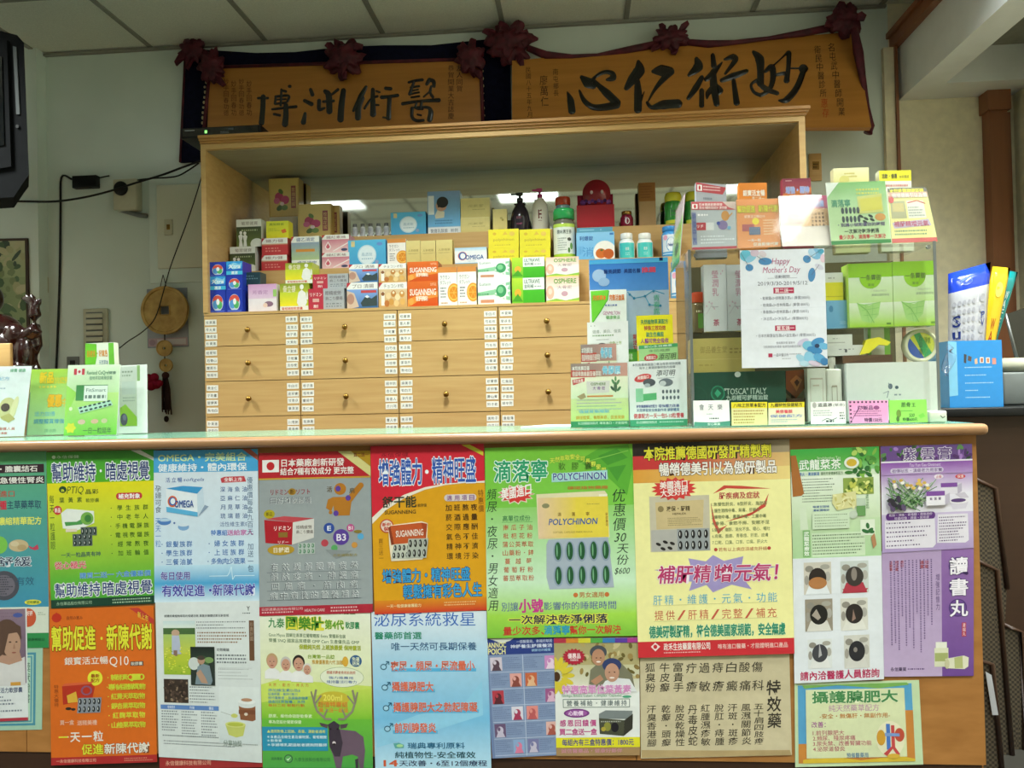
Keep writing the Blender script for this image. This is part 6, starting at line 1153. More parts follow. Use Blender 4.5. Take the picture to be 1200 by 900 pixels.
# right plaque, leaning out at its foot
p0 = Vector((0, 3.755, 2.41)); nr = Vector((0, -math.cos(.33), math.sin(.33)))
RPq = [onplane(x, y, p0, nr) for x, y in ((600, 71), (1001, 37), (1021, 149), (600, 150))]; RPq[3].z = max(RPq[3].z, zlow)
rp = thing('plaque', (RPq[2] + RPq[3]) / 2, 'right plaque, orange board with four large glossy black brush characters', 'plaque')
b = MB(); b.hexa(RPq, [p - nr * .026 for p in RPq], 'fff'); b.build('face', M['plaque'], rp)
rpt = lambda x, y, h: onplane(x, y, RPq[0], nr) + nr * h
chars(rp, rpt, (655, 50), 8, [
    [([(80, 465), (108, 540), (122, 640)], [14, 66, 70]), ([(193, 450), (238, 545), (320, 604), (430, 604), (540, 582)], [20, 48, 58, 70, 78]), ([(545, 565), (450, 475), (375, 405), (322, 352)], [74, 78, 46, 36]), ([(215, 325), (272, 375), (322, 408)], [40, 104, 60]), ([(300, 372), (345, 318), (420, 278), (495, 285), (505, 330), (450, 348)], [46, 30, 40, 48, 66, 26])],
    [([(745, 180), (752, 260), (690, 345), (632, 428)], [36, 110, 92, 46]), ([(735, 360), (742, 480), (740, 628)], [50, 76, 74]), ([(800, 460), (768, 545)], [8, 26]), ([(885, 270), (960, 262), (1045, 265)], [40, 112, 76]), ([(1050, 272), (960, 362), (890, 452), (840, 545)], [70, 52, 30, 14]), ([(828, 562), (872, 606), (980, 582), (1118, 572)], [30, 40, 88, 84])]], 'inkgloss', .007)
chars(rp, rpt, (795, 45), 7.5, [
    [([(160, 182), (172, 250), (92, 324)], [40, 92, 30]), ([(205, 345), (150, 440), (86, 528)], [42, 58, 34]), ([(205, 460), (204, 590)], [44, 46]), ([(302, 150), (312, 240)], [38, 52]), ([(382, 212), (300, 312), (242, 362)], [14, 60, 40]), ([(305, 292), (312, 420), (336, 575)], [50, 72, 54]), ([(310, 424), (262, 480), (250, 530)], [50, 48, 14]), ([(330, 400), (372, 458), (350, 492)], [20, 48, 20]), ([(405, 185), (480, 164), (498, 195), (412, 310)], [20, 60, 48, 24]), ([(382, 370), (480, 332), (598, 288)], [40, 62, 40]), ([(485, 370), (500, 480), (512, 566)], [38, 50, 58])],
    [([(660, 120), (712, 180), (722, 280), (722, 400)], [30, 82, 62, 62]), ([(722, 352), (642, 402), (662, 470), (722, 500)], [34, 26, 30, 36]), ([(722, 500), (800, 450), (832, 345), (820, 252), (762, 292)], [36, 40, 52, 60, 28]), ([(692, 372), (762, 440), (868, 482)], [40, 52, 40]), ([(832, 240), (900, 180), (960, 122)], [16, 12, 26]), ([(972, 132), (966, 260), (950, 372)], [46, 40, 52]), ([(862, 320), (940, 310), (962, 372)], [28, 40, 36]), ([(975, 265), (1100, 266)], 12), ([(1098, 266)], [78]), ([(1100, 282), (1042, 430), (952, 538), (884, 546)], [50, 56, 60, 18])]], 'inkgloss', .007)
def slant(t, x0, y0, x1, y1, w, col):
    b = MB(); P = Px(b, RPq[0], nr); h = (y1 - y0) / len(t)
    for i, c in enumerate(t):
        if c != ' ': x = x0 + (x1 - x0) * i / len(t); P.t(c, x - w / 2, y0 + i * h + .6, x + w / 2, y0 + (i + 1) * h - .4, col, 0)
    b.build('small_inscription', M['matte'], rp)
slant('名屯武中醫師開業', 974, 50, 988, 136, 7.5, '#2c1c0e'); slant('衛民中醫診所', 958, 53, 966, 114, 7.5, '#2c1c0e'); slant('惠存', 966, 115, 969, 138, 7.5, '#a03c14')
slant('南屯鄉長', 651, 80, 652, 113, 6, '#33200f'); slant('廖萬仁', 637, 88, 639, 125, 9, '#33200f'); slant('民國八十五年九月', 619, 78, 621, 138, 5.5, '#33200f')

# cloth rosettes and swags
def rosette(label, px, py, rx, ry, Y, tails, seed):
    rn = random.Random(seed); c = at(px, py, Y); R0 = rx * Y / FOC; R1 = ry * Y / FOC
    root = thing('cloth_rosette', c, label, 'rosette', 'maroon cloth rosettes along the plaques')
    b = MB(); n0 = len(b.v)
    b.ball(c, (R0, min(.05, R0 * .55), R1), 'fff', seg=40, rings=26)
    for i in range(n0, len(b.v)):
        d = b.v[i] - c; q = Vector((d.x / R0, d.y / .05, d.z / R1)); a = math.atan2(q.z, q.x)
        f = 1 + .20 * math.sin(a * 7 + seed + 3 * q.length * mnoise.noise(q * 2 + Vector((seed, 0, 0)))) + .28 * mnoise.noise(q * 3.1 + Vector((seed * 3.1, 1, 2)))
        b.v[i] = c + Vector((d.x * f, d.y * (1 + .5 * mnoise.noise(q * 5)), d.z * f))
    b.build('ruffle', M['maroon'], root)
    for (ax, ay, bx, by, w) in tails:
        b = MB(); p0, p1 = at(ax, ay, Y - .012), at(bx, by, Y - .03); d = (p1 - p0); s_ = Vector((-d.z, 0, d.x)).normalized() * (w * Y / FOC)
        m = p0 + d * .55 + Vector((0, -.014, 0))
        pts = [p0 - s_ * .3, m - s_ * .75, p1 - s_ * .5, p1 + s_ * .35 + d * .08, m + s_ * .75, p0 + s_ * .3]
        prism(b, pts, (0, .012, 0)); b.build('loop', M['maroon'], root)
RS = [('maroon rosette drooping off the upper left corner of the left plaque', 226, 60, 15, 14, 3.915, [(224, 58, 206, 74, 6), (228, 62, 219, 80, 5), (222, 54, 218, 46, 6)], 3),
      ('ruffled maroon rosette just inside the left plaque corner', 248, 78, 15, 19, 3.90, [(250, 88, 262, 99, 6)], 5),
      ('maroon rosette at the middle of the left plaque', 403, 68, 21, 20, 3.90, [(394, 58, 382, 52, 6), (410, 56, 424, 54, 6), (402, 82, 404, 92, 6)], 7),
      ('maroon rosette at the right end of the left plaque', 551, 68, 15, 19, 3.90, [(554, 82, 564, 90, 6)], 11),
      ('large maroon bow between the two plaques', 597, 50, 25, 21, 3.895, [(588, 44, 567, 36, 6), (592, 40, 587, 28, 6), (600, 40, 604, 28, 6), (608, 46, 618, 36, 5), (606, 60, 612, 76, 6)], 13),
      ('maroon bow at the middle of the right plaque', 786, 46, 18, 13, 3.885, [(780, 40, 774, 28, 5), (794, 40, 806, 26, 5), (776, 52, 764, 58, 5), (790, 56, 790, 63, 6)], 17),
      ('maroon bow at the upper right corner of the right plaque', 990, 24, 17, 18, 3.87, [(984, 14, 986, 2, 7), (1000, 20, 1014, 20, 7), (980, 30, 968, 28, 6)], 19)]
for a in RS: rosette(*a)
def swag(label, pts, Ys, w, mat='maroon'):
    b = MB(); P3 = [at(x, y, Ys) for x, y in pts]; r = w * Ys / FOC
    n0 = len(b.v); b.tube(P3, [r * (.8 + .3 * math.sin(i * 1.7)) for i in range(len(P3))], n=10)
    tag(b.build('cloth_swag', M[mat]), label, 'swag', 'maroon swags on the right plaque')
swag('maroon swag along the top of the right plaque, left half', [(618, 56), (640, 65), (670, 67), (700, 65), (735, 59), (770, 52)], 3.885, 4.5)
swag('maroon swag along the top of the right plaque, right half', [(802, 49), (830, 52), (860, 50), (900, 45), (940, 39), (975, 32)], 3.885, 4.2)
swag('maroon cloth hanging down the right edge of the right plaque', [(1001, 34), (1006, 62), (1011, 92), (1016, 122), (1020, 148), (1017, 156)], 3.80, 5)

# ------------------------------------------------------------------ things on and by the left wall
YW = Y_WALL
# recorder on the cabinet top
x0, x1 = at(211, 150, 3.43).x, at(305, 150, 3.43).x; zr = ZT + .0554
rec = thing('disc_recorder', ((x0 + x1) / 2, 3.53, zr), 'flat black recorder overhanging the left end of the cabinet top', 'recorder')
b = MB(); b.bbox((x0, 3.435, zr + .004), (x1, 3.68, zr + .05), .003); b.build('body', M['black'], rec)
b = MB(); b.box((x0 + .01, 3.432, zr + .012), (x1 - .01, 3.4349, zr + .044)); b.build('front_panel', M['screen'], rec)
b = MB(); q = [Vector((x0 + .01, 3.4315, zr + .044)), Vector((x1 - .01, 3.4315, zr + .044)), Vector((x1 - .01, 3.4315, zr + .012)), Vector((x0 + .01, 3.4315, zr + .012))]
P = Patch(b, q, F); P.t('recorder', 3, 12, 18, 34, '#a8adb0', 0) if False else P.fine(3, 12, 17, 34, 1, '#9aa0a4', 96); P.fine(50, 50, 95, 90, 2, '#6a7074', 97, .4, 1.5); P.r(60, 10, 68, 40, '#50565a'); b.build('front_marks', M['matte'], rec)
b = MB(); b.box((x0 + .112, 3.4305, zr + .022), (x0 + .122, 3.4318, zr + .034)); b.build('indicator', M['led'], rec)
for dx in (.02, x1 - x0 - .05):
    for yy in (3.45, 3.64):
        if x0 + dx > CXL: b = MB(); b.lathe([(.01, 0), (.01, .0042)], (x0 + dx, yy, zr), 'fff', n=12); b.build('foot', M['black'], rec)
b = MB(); b.lathe([(.01, 0), (.01, .0042)], (CXL + .02, 3.46, zr), 'fff', n=12); b.build('foot', M['black'], rec)

# television at the left edge
YT_ = 3.0
tv = thing('television', at(-45, 232, YT_), 'black tube television hanging at the left edge of the photo', 'television')
out = PX((-150, 24), (0, 36), (20, 41), (28, 50), (34, 205), (28, 213), (16, 231), (-150, 241), Y=YT_)
b = MB(); cc = sum(out, Vector()) / len(out); mid = [p + Vector((-.115, .16, 0)) for p in out]; bk = [cc + (p - cc) * .72 + Vector((-.36, .46, 0)) for p in out]
n = len(out); b.mesh(out + mid + bk, [list(range(n))[::-1]] + [[i, (i + 1) % n, n + (i + 1) % n, n + i] for i in range(n)] + [[n + i, n + (i + 1) % n, 2 * n + (i + 1) % n, 2 * n + i] for i in range(n)] + [[2 * n + i for i in range(n)]], 'fff'); b.build('housing', M['dull'], tv)
b = MB(); prism(b, PX((-140, 34), (8, 47), (13, 195), (-140, 222), Y=YT_ - .012), (0, .012, 0)); b.build('bezel', M['dull'], tv)
b = MB(); prism(b, PX((-130, 60), (2, 66), (5, 170), (-130, 190), Y=YT_ - .016), (0, .004, 0)); b.build('screen', M['screen'], tv)
b = MB(); prism(b, PX((15, 54), (19, 55), (23, 134), (19, 134), Y=YT_ - .004), (0, .004, 0)); b.build('speaker_strip', M['steelgrey'], tv)
b = MB(); b.lathe([(.007, 0), (.006, .006)], at(20, 148, YT_ - .006), 'fff', axis='Y', n=12); b.build('power_button', M['black'], tv)
pz = at(-150, 140, 3.4); b = MB(); b.box((pz.x - .05, 3.4, pz.z - .06), (pz.x + .05, 3.8949, pz.z + .06)); b.build('wall_arm', M['black'], tv)

# picture in a thin dark frame
pic = thing('framed_picture', at(-10, 390, 3.89), 'thin-framed green landscape picture on the left wall', 'picture')
q = PX((-70, 281), (32, 279), (34, 392), (-69, 396), Y=3.884)
b = MB(); b.hexa(q, [p + Vector((0, .0105, 0)) for p in q], 'fff'); b.build('frame', M['kick'], pic)
q2 = PX((-67, 284), (29, 282), (31, 389), (-66, 393), Y=3.8825); b = MB(); b.hexa(q2, [p + Vector((0, .001, 0)) for p in q2], '#8a9a6c'); P = Patch(b, q2, F); rp_ = random.Random(6)
P.g(0, 0, 100, 40, '#b8b890', '#9aa878')
for _ in range(120): P.e(rp_.uniform(2, 98), rp_.uniform(2, 98), rp_.uniform(3, 9), rp_.uniform(2, 6), rp_.choice(['#3f5a34', '#55704a', '#78885a', '#a8a67c', '#2f4430', '#b8b48c']), 8, rp_.uniform(0, 3))
b.build('print', M['paper'], pic)
def plate(name, label, cat, x0, y0, x1, y1, Yw, mat, rock=None, th=.008):
    q = PX((x0, y0), (x1, y0), (x1, y1), (x0, y1), Y=Yw - th); root = thing(name, at((x0 + x1) / 2, y1, Yw), label, cat)
    b = MB(); b.bbox((q[0].x, Yw - th, q[3].z), (q[1].x, Yw - .0002, q[0].z), .002); b.build('plate', M[mat], root)
    if rock:
        b = MB(); w, h = q[1].x - q[0].x, q[0].z - q[3].z; b.bbox((q[0].x + w * .3, Yw - th - .004, q[3].z + h * .3), (q[1].x - w * .3, Yw - th + .001, q[0].z - h * .3), .001); b.build('rocker', M[rock], root)
    return root
plate('light_switch', 'small pale light switch on the plaster beside the picture', 'switch', 48, 325, 56, 343, YW, 'ivory', 'ivory')
plate('wall_outlet', 'dark wall outlet low beside the louvred vent', 'outlet', 78, 418, 92, 433, YW, 'grey', 'black')
r_ = plate('wooden_tag', 'yellow wooden switch plate right of the cabinet', 'plate', 948, 180, 962.5, 212, YW, 'maple', None, .012)
q = PX((951, 186), (961, 186), (961, 202), (951, 202), Y=YW - .0125); b = MB(); P = Patch(b, q, F); P.r(10, 20, 90, 80, '#8a6a34'); P.fine(20, 30, 80, 70, 2, '#4a3418', 98, .6); b.build('mark', M['matte'], r_)
# fuse panel
fp = thing('fuse_panel', at(206, 330, YW), 'pale flush fuse panel door with a small latch, left of the cabinet', 'fuse panel')
def bx(root, nm, x0, y0, x1, y1, ya, yb, mat, rr=.003):
    q = PX((x0, y0), (x1, y1), Y=ya); b = MB(); b.bbox((q[0].x, ya, q[1].z), (q[1].x, yb, q[0].z), rr); return b.build(nm, M[mat], root)
bx(fp, 'surround', 174, 206, 240, 330, YW - .012, YW - .0002, 'wall'); bx(fp, 'door', 183, 217, 238, 313, YW - .03, YW - .0121, 'door', .004); bx(fp, 'latch', 192, 257, 202, 275, YW - .036, YW - .0261, 'ivory'); bx(fp, 'keyhole', 195, 263, 199, 269, YW - .0385, YW - .0361, 'brass', .001)
# louvred vent
lv = thing('louvred_vent', at(112, 432, YW), 'ivory louvred vent on the wall behind the leaflets', 'vent')
bx(lv, 'frame', 97, 362, 126, 434, YW - .02, YW - .0002, 'ivory', .004); bx(lv, 'gap_shade_plate', 100.5, 366, 121, 431, YW - .0215, YW - .0201, 'grey', .0005)  # grey plate puts the shade of the slat gaps into colour
for k in range(9): q = PX((101, 367.5 + k * 7), (120.5, 372 + k * 7), Y=YW - .028); b = MB(); b.bbox((q[0].x, YW - .032, q[1].z), (q[1].x, YW - .0216, q[0].z), .002); b.build('slat', M['ivory'], lv)
# bell box and adapter
bl = thing('bell_box', at(146, 246, YW), 'ivory bell box with a round black speaker on the wall', 'bell')
bx(bl, 'housing', 132, 210, 160, 245, YW - .06, YW - .0002, 'ivory', .006); b = MB(); b.lathe([(.036, 0), (.036, .008), (.03, .014), (.0, .016)][::-1], at(142, 221, YW - .0601), 'fff', axis='Y', n=28)
for i in range(len(b.v)): b.v[i].y = 2 * (YW - .0601) - b.v[i].y
b.build('speaker', M['black'], bl)
b = MB(); b.tube(PX((142, 246), (152, 249), (163, 252), (172, 253), Y=YW - .016), .012); b.build('conduit', M['grey'], bl)
ad = thing('power_adapter', at(98, 219, YW), 'black power adapter fixed high on the wall', 'adapter'); bx(ad, 'brick', 84, 206, 113, 219, YW - .035, YW - .0002, 'black', .004)
def cable(label, pts, Yc, r=.0045):
    P3 = [at(x, y, Yc) for x, y in pts]; S = []
    for i in range(len(P3) - 1):
        p0, p1, p2, p3 = P3[max(i - 1, 0)], P3[i], P3[i + 1], P3[min(i + 2, len(P3) - 1)]
        for j in range(5):
            t = j / 5; S.append(.5 * ((2 * p1) + (p2 - p0) * t + (2 * p0 - 5 * p1 + 4 * p2 - p3) * t * t + (3 * p1 - p0 - 3 * p2 + p3) * t ** 3))
    S.append(P3[-1]); b = MB(); b.tube(S, r); tag(b.build('cable', M['black']), label, 'cable', 'cables on the left wall')
cable('long black cable sagging from the television to the plaque', [(-20, 235), (30, 236), (65, 236), (100, 231), (132, 223), (160, 214), (190, 205), (214, 196), (234, 189)], 3.885, .0055)
cable('thin cable from the adapter past the bell to the plaque', [(113, 209), (128, 206)], YW - .012, .004)
cable('thin cable from the bell box to the cabinet corner', [(161, 211), (178, 209), (205, 207), (220, 200), (233, 191)], YW - .045, .004)
cable('dark vertical cable running down from the adapter', [(84, 210), (72, 208), (71, 250), (70, 320), (68, 380), (66, 430), (64, 470)], YW - .006, .0055)
cable('thin dark cable looping down over the fuse panel and the coin', [(237, 204), (230, 228), (220, 258), (208, 290), (199, 315), (192, 340), (182, 372), (168, 388), (150, 400), (140, 408)], YW - .074, .0028)
# coin hanging with calendar sheet behind
cal = thing('wall_calendar', at(196, 407, YW), 'grey-blue calendar sheet with pink foot behind the big coin', 'calendar')
q = PX((172, 339), (219, 337), (221, 406), (173, 408), Y=YW - .004); b = MB(); b.hexa(q, [p + Vector((0, .003, 0)) for p in q], '#8f9bab'); P = Patch(b, q, F); P.g(0, 0, 100, 84, '#8f9bb0', '#a4a8b4'); P.r(2, 84, 98, 98, '#c0a4b0'); P.e(12, 91, 8, 5, '#a88c9c'); P.r(24, 86, 94, 96, '#d4ccd0'); b.build('sheet', M['paper'], cal)
co = thing('coin_hanging', at(193, 494, YW - .03), 'large round coin-shaped hanging with smaller coins and dark tassel', 'ornament')
cc = at(192, 363.5, YW - .05); Rr = 29.5 * (YW - .05) / FOC
def coin(nm, c, R_, hole, th):
    b = MB(); n = 40; rim = []; inn = []
    for k in range(n):
        a = 2 * math.pi * k / n; ca, sa = math.cos(a), math.sin(a); m = max(abs(ca), abs(sa)); rim.append((R_ * ca, R_ * sa)); inn.append((hole * ca / m, hole * sa / m * .8))
    y0, y1 = c.y, c.y + th; lip = [(x * .9, z * .9) for x, z in rim]
    rings = [[Vector((c.x + x, y1, c.z + z)) for x, z in rim], [Vector((c.x + x, y0, c.z + z)) for x, z in rim], [Vector((c.x + x, y0, c.z + z)) for x, z in lip], [Vector((c.x + x * .97, y0 + .006 * th / .02, c.z + z * .97)) for x, z in lip], [Vector((c.x + x * 1.2, y0 + .006 * th / .02, c.z + z * 1.2)) for x, z in inn], [Vector((c.x + x * 1.1, y0, c.z + z * 1.1)) for x, z in inn], [Vector((c.x + x, y0, c.z + z)) for x, z in inn], [Vector((c.x + x, y1, c.z + z)) for x, z in inn]]
    V = [p for r in rings for p in r]; Fs = []
    for i in range(len(rings)):
        j = (i + 1) % len(rings)
        for k in range(n): k2 = (k + 1) % n; Fs.append([i * n + k, i * n + k2, j * n + k2, j * n + k])
    b.mesh(V, Fs, 'fff'); return b.build(nm, M['bamboo'], co)
coin('large_coin', cc, Rr, .026, .02); coin('small_coin', at(192, 408, YW - .045), .041, .007, .01); coin('small_coin', at(194, 428, YW - .045), .034, .006, .01)
b = MB(); b.tube(PX((191, 322), (187, 340), Y=YW - .033), .002); b.tube(PX((191, 322), (196, 340), Y=YW - .033), .002); b.tube(PX((193, 392), (193, 442), Y=YW - .031), .003); b.build('cord', M['black'], co)
b = MB(); rt = random.Random(9)
for k in range(26):
    a = rt.uniform(-5, 5); b.tube(PX((193 + a * .4, 438), (194 + a, 456), (195 + a * 1.2, 482 + rt.uniform(-3, 4)), Y=YW - .03 - rt.uniform(0, .02)), .0035, '#3a2a2a', n=5)
b.ball(at(194, 440, YW - .04), .018, '#4a3030'); b.ball(at(195, 491, YW - .03), (.012, .012, .016), '#2c2424'); b.build('tassel', M['cloth'], co)
b = MB()
for k, (x, y, r) in enumerate(((178, 446, 7), (183, 450, 6), (174, 443, 5), (181, 442, 5), (177, 452, 6), (187, 449, 4))): b.ball(at(x, y, YW - .05 - .004 * k), r * .0042, ('#7a1428', '#8f1a34')[k % 2], seg=14, rings=8)
b.build('red_flower', M['cloth'], co)

# statue on a low cabinet behind the counter, left edge
zs = at(20, 441, 3.2).z; xr = at(62, 450, 3.2).x
sc_ = thing('side_cabinet', (xr - .35, 3.22, 0), 'low cabinet behind the counter carrying the carved figure', 'cabinet')
b = MB(); b.box((xr - .75, 3.02, 0), (xr, 3.42, zs - .02)); b.build('body', M['panel'], sc_); b = MB(); b.bbox((xr - .77, 3.0, zs - .02), (xr + .01, 3.44, zs), .004); b.build('top', M['panel'], sc_)
st = MB(); Y3 = 3.2
def pb(x, y, dy=0.0): return at(x, y, Y3 + dy)
u = Y3 / FOC
for x, y, dy, rx, ry_, rz in ((2, 412, 0, 36, 30, 30), (-4, 388, .0, 30, 26, 22), (30, 415, -.02, 12, 14, 26), (-2, 436, -.03, 46, 36, 14), (-14, 350, 0, 17, 18, 20), (18, 394, -.03, 14, 12, 16)):
    st.ball(pb(x, y, dy), (rx * u, ry_ * u, rz * u), 'fff', seg=28, rings=18)
def path(pts, r): st.tube([pb(*p) for p in pts], [k * u for k in r], 'fff', n=16)
path([(18, 392, -.01), (32, 394, -.02), (41, 386, -.02), (41, 370, -.02), (40, 360, -.02)], [11, 10, 9, 7.5, 6]); path([(41, 380, 0), (43, 405, 0), (42, 438, 0)], [6, 7, 9])
st.ball(pb(40, 359, -.02), (7 * u, 5 * u, 7 * u), 'fff')
for x, y in ((26, 349), (30, 346), (36, 345), (41, 347)): path([(40, 358, -.02), ((40 + x) / 2 + 1, (357 + y) / 2, -.022), (x, y, -.02)], [4, 3.2, 2.2])
path([(40, 360, -.02), (46, 355, -.02), (47, 350, -.02)], [3.5, 3, 2])
sy = st.build('carved_statue', M['carved']); mod = sy.modifiers.new('remesh', 'REMESH'); mod.mode = 'VOXEL'; mod.voxel_size = .005; mod.use_smooth_shade = True
sm_ = sy.modifiers.new('smooth', 'SMOOTH'); sm_.iterations = 4; sm_.factor = .5
dz = zs - min((sy.matrix_basis @ v.co).z for v in sy.data.vertices)
for v in sy.data.vertices:
    if (v.co.z + sy.location.z) < zs: v.co.z = zs - sy.location.z + .0003
tag(sy, 'dark red lacquered laughing figure with one raised arm, left edge', 'statue')
b = MB(); q = PX((-20, 403), (12, 403), (12, 438), (-20, 438), Y=3.03); b.bbox((q[0].x, 3.03, zs + .0003), (q[1].x, 3.046, q[0].z), .003); tag(b.build('wooden_tablet', M['maple']), 'small plain tan wooden tablet leaning before the carved figure', 'tablet')
# ------------------------------------------------------------------ leaflets on the counter, left
ZG = Z_CTR + .0003
GL = 'leaflet stands at the left end of the counter'
L = .16
sign('leaflet_stand', 'white leaflet stand with a pale flower, at the far left of the counter', 'leaflet stand', [(-48, 430), (37, 429), (28, 508), (-52, 509)], 2.52, ZG, L, (-300, 425, 175, 790), ('#dde3e8', '#d9dde2'), [
    ('t', '綠寶 健康', 40, 438, 140, 456, '#5aa87c', .01), ('t', '最新配方', -120, 480, 40, 498, '#8cb8d8', .01), ('fine', -280, 520, 150, 548, 2, '#9aa8c0', 110), ('e', 45, 650, 62, 62, '#c8c490', 18, .5), ('e', 90, 640, 20, 60, '#d8d4a8', 18, .3), ('e', 30, 640, 30, 22, '#4a3c38'), ('poly', [(0, 690), (60, 670), (105, 700), (60, 720)], '#b4ac6c'), ('t', '敬請洽詢醫護人員', -120, 742, 110, 758, '#c0605c', .01), ('t', '保健專線', -120, 766, 60, 780, '#c0605c', .01)], group=GL)
sign('leaflet_stand', 'yellow-green leaflet stand behind the flag one, on the counter', 'leaflet stand', [(37, 433), (84, 432), (80, 505), (31, 506)], 2.60, ZG, L, (155, 435, 375, 790), ('#9fc83c', '#a8d4a0'), [
    ('t', '新品', 205, 452, 280, 512, '#e8c820', .04, 'b09018', .06), ('t', '抗疲勞', 285, 480, 365, 515, '#d8c82c', .02), ('fine', 205, 520, 350, 545, 1, '#d8d050', 111), ('t', '優惠', 255, 575, 330, 640, '#e8b020', .04, 'b08018', .06), ('t', '中', 332, 595, 360, 640, '#d8b830', .03), ('t', '活力加倍', 190, 665, 300, 690, '#6ab0c0', .01), ('t', '調整體質增強', 190, 705, 350, 730, '#4a98b8', .01), ('t', '請洽詢', 250, 758, 310, 778, '#7ab08c', 0), ('r', 150, 560, 160, 790, '#6a8c7c')], group=GL)
sign('leaflet_stand', 'white card stand with grey and green leaflet, right end of the left group', 'leaflet stand', [(110, 430), (172, 427), (173, 502), (112, 504)], 2.60, ZG, L, (500, 415, 822, 772), '#e6ebe6', [
    ('g', 655, 420, 760, 735, '#c8d0c8', '#b4c0a8'), ('r', 762, 418, 780, 500, '#8cae6c'), ('fine', 672, 440, 750, 480, 2, '#8a9a88', 112), ('r', 670, 500, 752, 570, '#b8c4bc'), ('fine', 675, 580, 750, 610, 2, '#90a094', 113), ('poly', [(655, 640), (690, 620), (760, 690), (760, 735), (655, 735)], '#8cbc34'), ('e', 680, 700, 22, 32, '#4a4a5c'), ('e', 684, 690, 12, 16, '#6a6a84')], group=GL)
sign('leaflet_stand', 'light green leaflet stand with red maple-leaf flag and pill strip', 'leaflet stand', [(80, 428), (141, 427), (137, 503), (75, 505)], 2.50, ZG, L, (358, 415, 665, 778), ('#dcebd2', '#8ccc4c'), [
    ('g', 358, 560, 665, 778, '#bfe08c', '#6cc23c'), ('poly', [(358, 700), (420, 560), (358, 520)], '#9cd45c'), ('r', 395, 434, 412, 466, '#c8384c'), ('r', 412, 434, 442, 466, '#ecebe6'), ('r', 442, 434, 458, 466, '#c8384c'), ('star', 427, 450, 11, 11, 6, .5, '#c8384c'), ('t', 'Revised CoQrel', 472, 446, 600, 466, '#4a8a64', .01), ('t', '健康', 602, 450, 642, 466, '#4a7a6c', .01), ('t', '植物萃取精華膠囊', 488, 474, 622, 494, '#5a8a74', .0),
    ('r', 415, 520, 600, 600, '#3f8a4c'), ('r', 462, 524, 600, 604, '#e2eae4'), ('t', 'FitSmart', 475, 538, 590, 556, '#5a7a74', .0), ('fine', 470, 566, 595, 594, 1, '#6a7a78', 114, .6)] +
    [('poly', [(430, 636), (620, 600), (636, 626), (446, 668)], '#b4d8c8')] + [('e', 448 + i * 27 + j * 8, 638 - i * 5.4 + j * 18, 10, 5, '#2c4a4c', 10, -.2) for i in range(7) for j in range(2)] + [('star', 396, 740, 34, 30, 6, .7, '#d8d43c'), ('e', 390, 642, 10, 10, '#e4f0c8'), ('e', 458, 710, 22, 13, '#d8b8a8'), ('e', 534, 708, 22, 12, '#d8b098'), ('e', 590, 706, 18, 12, '#c8c49c'), ('t', '一日一粒延年', 470, 740, 634, 770, '#4a6a4c', .01)], group=GL)
b0 = sign('product_card', 'green and white card with orange heading, standing behind the leaflets', 'card', [(100, 402.5), (133, 401), (138, 470), (99, 471)], 2.675, ZG, .03, (470, 288, 660, 640), '#e3ead9', [
    ('poly', [(470, 288), (545, 292), (548, 340), (520, 420), (470, 470)], '#6cc030'), ('r', 625, 290, 660, 640, '#6cbc3c'), ('t', '抗老化・好氣色', 482, 316, 618, 342, '#d88a2c', .02), ('t', '天然草本', 560, 356, 620, 374, '#7a94a8', .01), ('fine', 540, 386, 615, 410, 2, '#8a9aa4', 115), ('e', 625, 416, 14, 8, '#d8d43c')], group=None, holder=False, th=.028)

# ------------------------------------------------------------------ stands and cards in the middle of the counter
carton('display_carton', 'tall blue and silver display carton behind the middle card stands', 'box', 690.5, 783, 303, ZG, 2.575, .09, '#8fb4d8', (195, 45, 560, 815), [
    ('g', 195, 45, 560, 195, '#3a78c8', '#5a94d8'), ('g', 195, 45, 560, 66, '#4aa0dc', '#58b0e0'), ('r', 520, 45, 536, 60, '#1c2c5c'), ('e', 240, 120, 32, 30, '#a8c4e4'), ('e', 262, 150, 26, 20, '#9ab8dc'), ('t', '醫美調節', 262, 92, 342, 112, '#27407c', .02), ('t', '美國名醫', 356, 92, 432, 112, '#27407c', .02), ('t', '推薦', 438, 88, 502, 112, '#d8506c', .04),
    ('g', 195, 195, 560, 815, '#a8bcd0', '#b8c4cc')] + [('line', [(370, 200), (400, 230), (450, 222), (490, 196), (540, 214)], 4, '#4a94b8'), ('line', [(450, 222), (470, 262), (520, 270)], 4, '#5aa0c0')] + [('e', x, y, 6, 6, '#3f88b0', 10) for x, y in ((400, 230), (450, 222), (490, 200), (470, 262), (520, 268), (380, 212))] + [('v', '青春露', 488, 215, 518, 310, '#58b08c', .0), ('v', '新活甘膚', 390, 395, 412, 500, '#c8383c', .02)], mat='gloss', group=None)
sign('leaflet', 'green and white leaflet with an orange heading against the blue carton', 'leaflet', [(691, 340), (734, 339), (736, 500), (692, 500)], 2.52, ZG, .05, (200, 195, 372, 800), '#e6ebe4', [('poly', [(205, 200), (290, 196), (284, 240), (252, 290), (210, 345)], '#6cc832'), ('line', [(290, 200), (284, 240), (252, 290), (212, 345)], 4, '#3f9a34'), ('t', '天然草本', 214, 220, 276, 242, '#e8802c', .03), ('t', '完整活益葉', 292, 218, 362, 244, '#d8782c', .03), ('fine', 272, 258, 360, 272, 1, '#6a7ab0', 116, .5), ('t', 'GENMILTON', 262, 292, 342, 308, '#b0508c', .0, {'shear': .2}), ('t', '健康樂活', 276, 312, 340, 328, '#5aa84c', .01), ('fine', 210, 340, 360, 400, 3, '#9aa49c', 117)], holder=False)
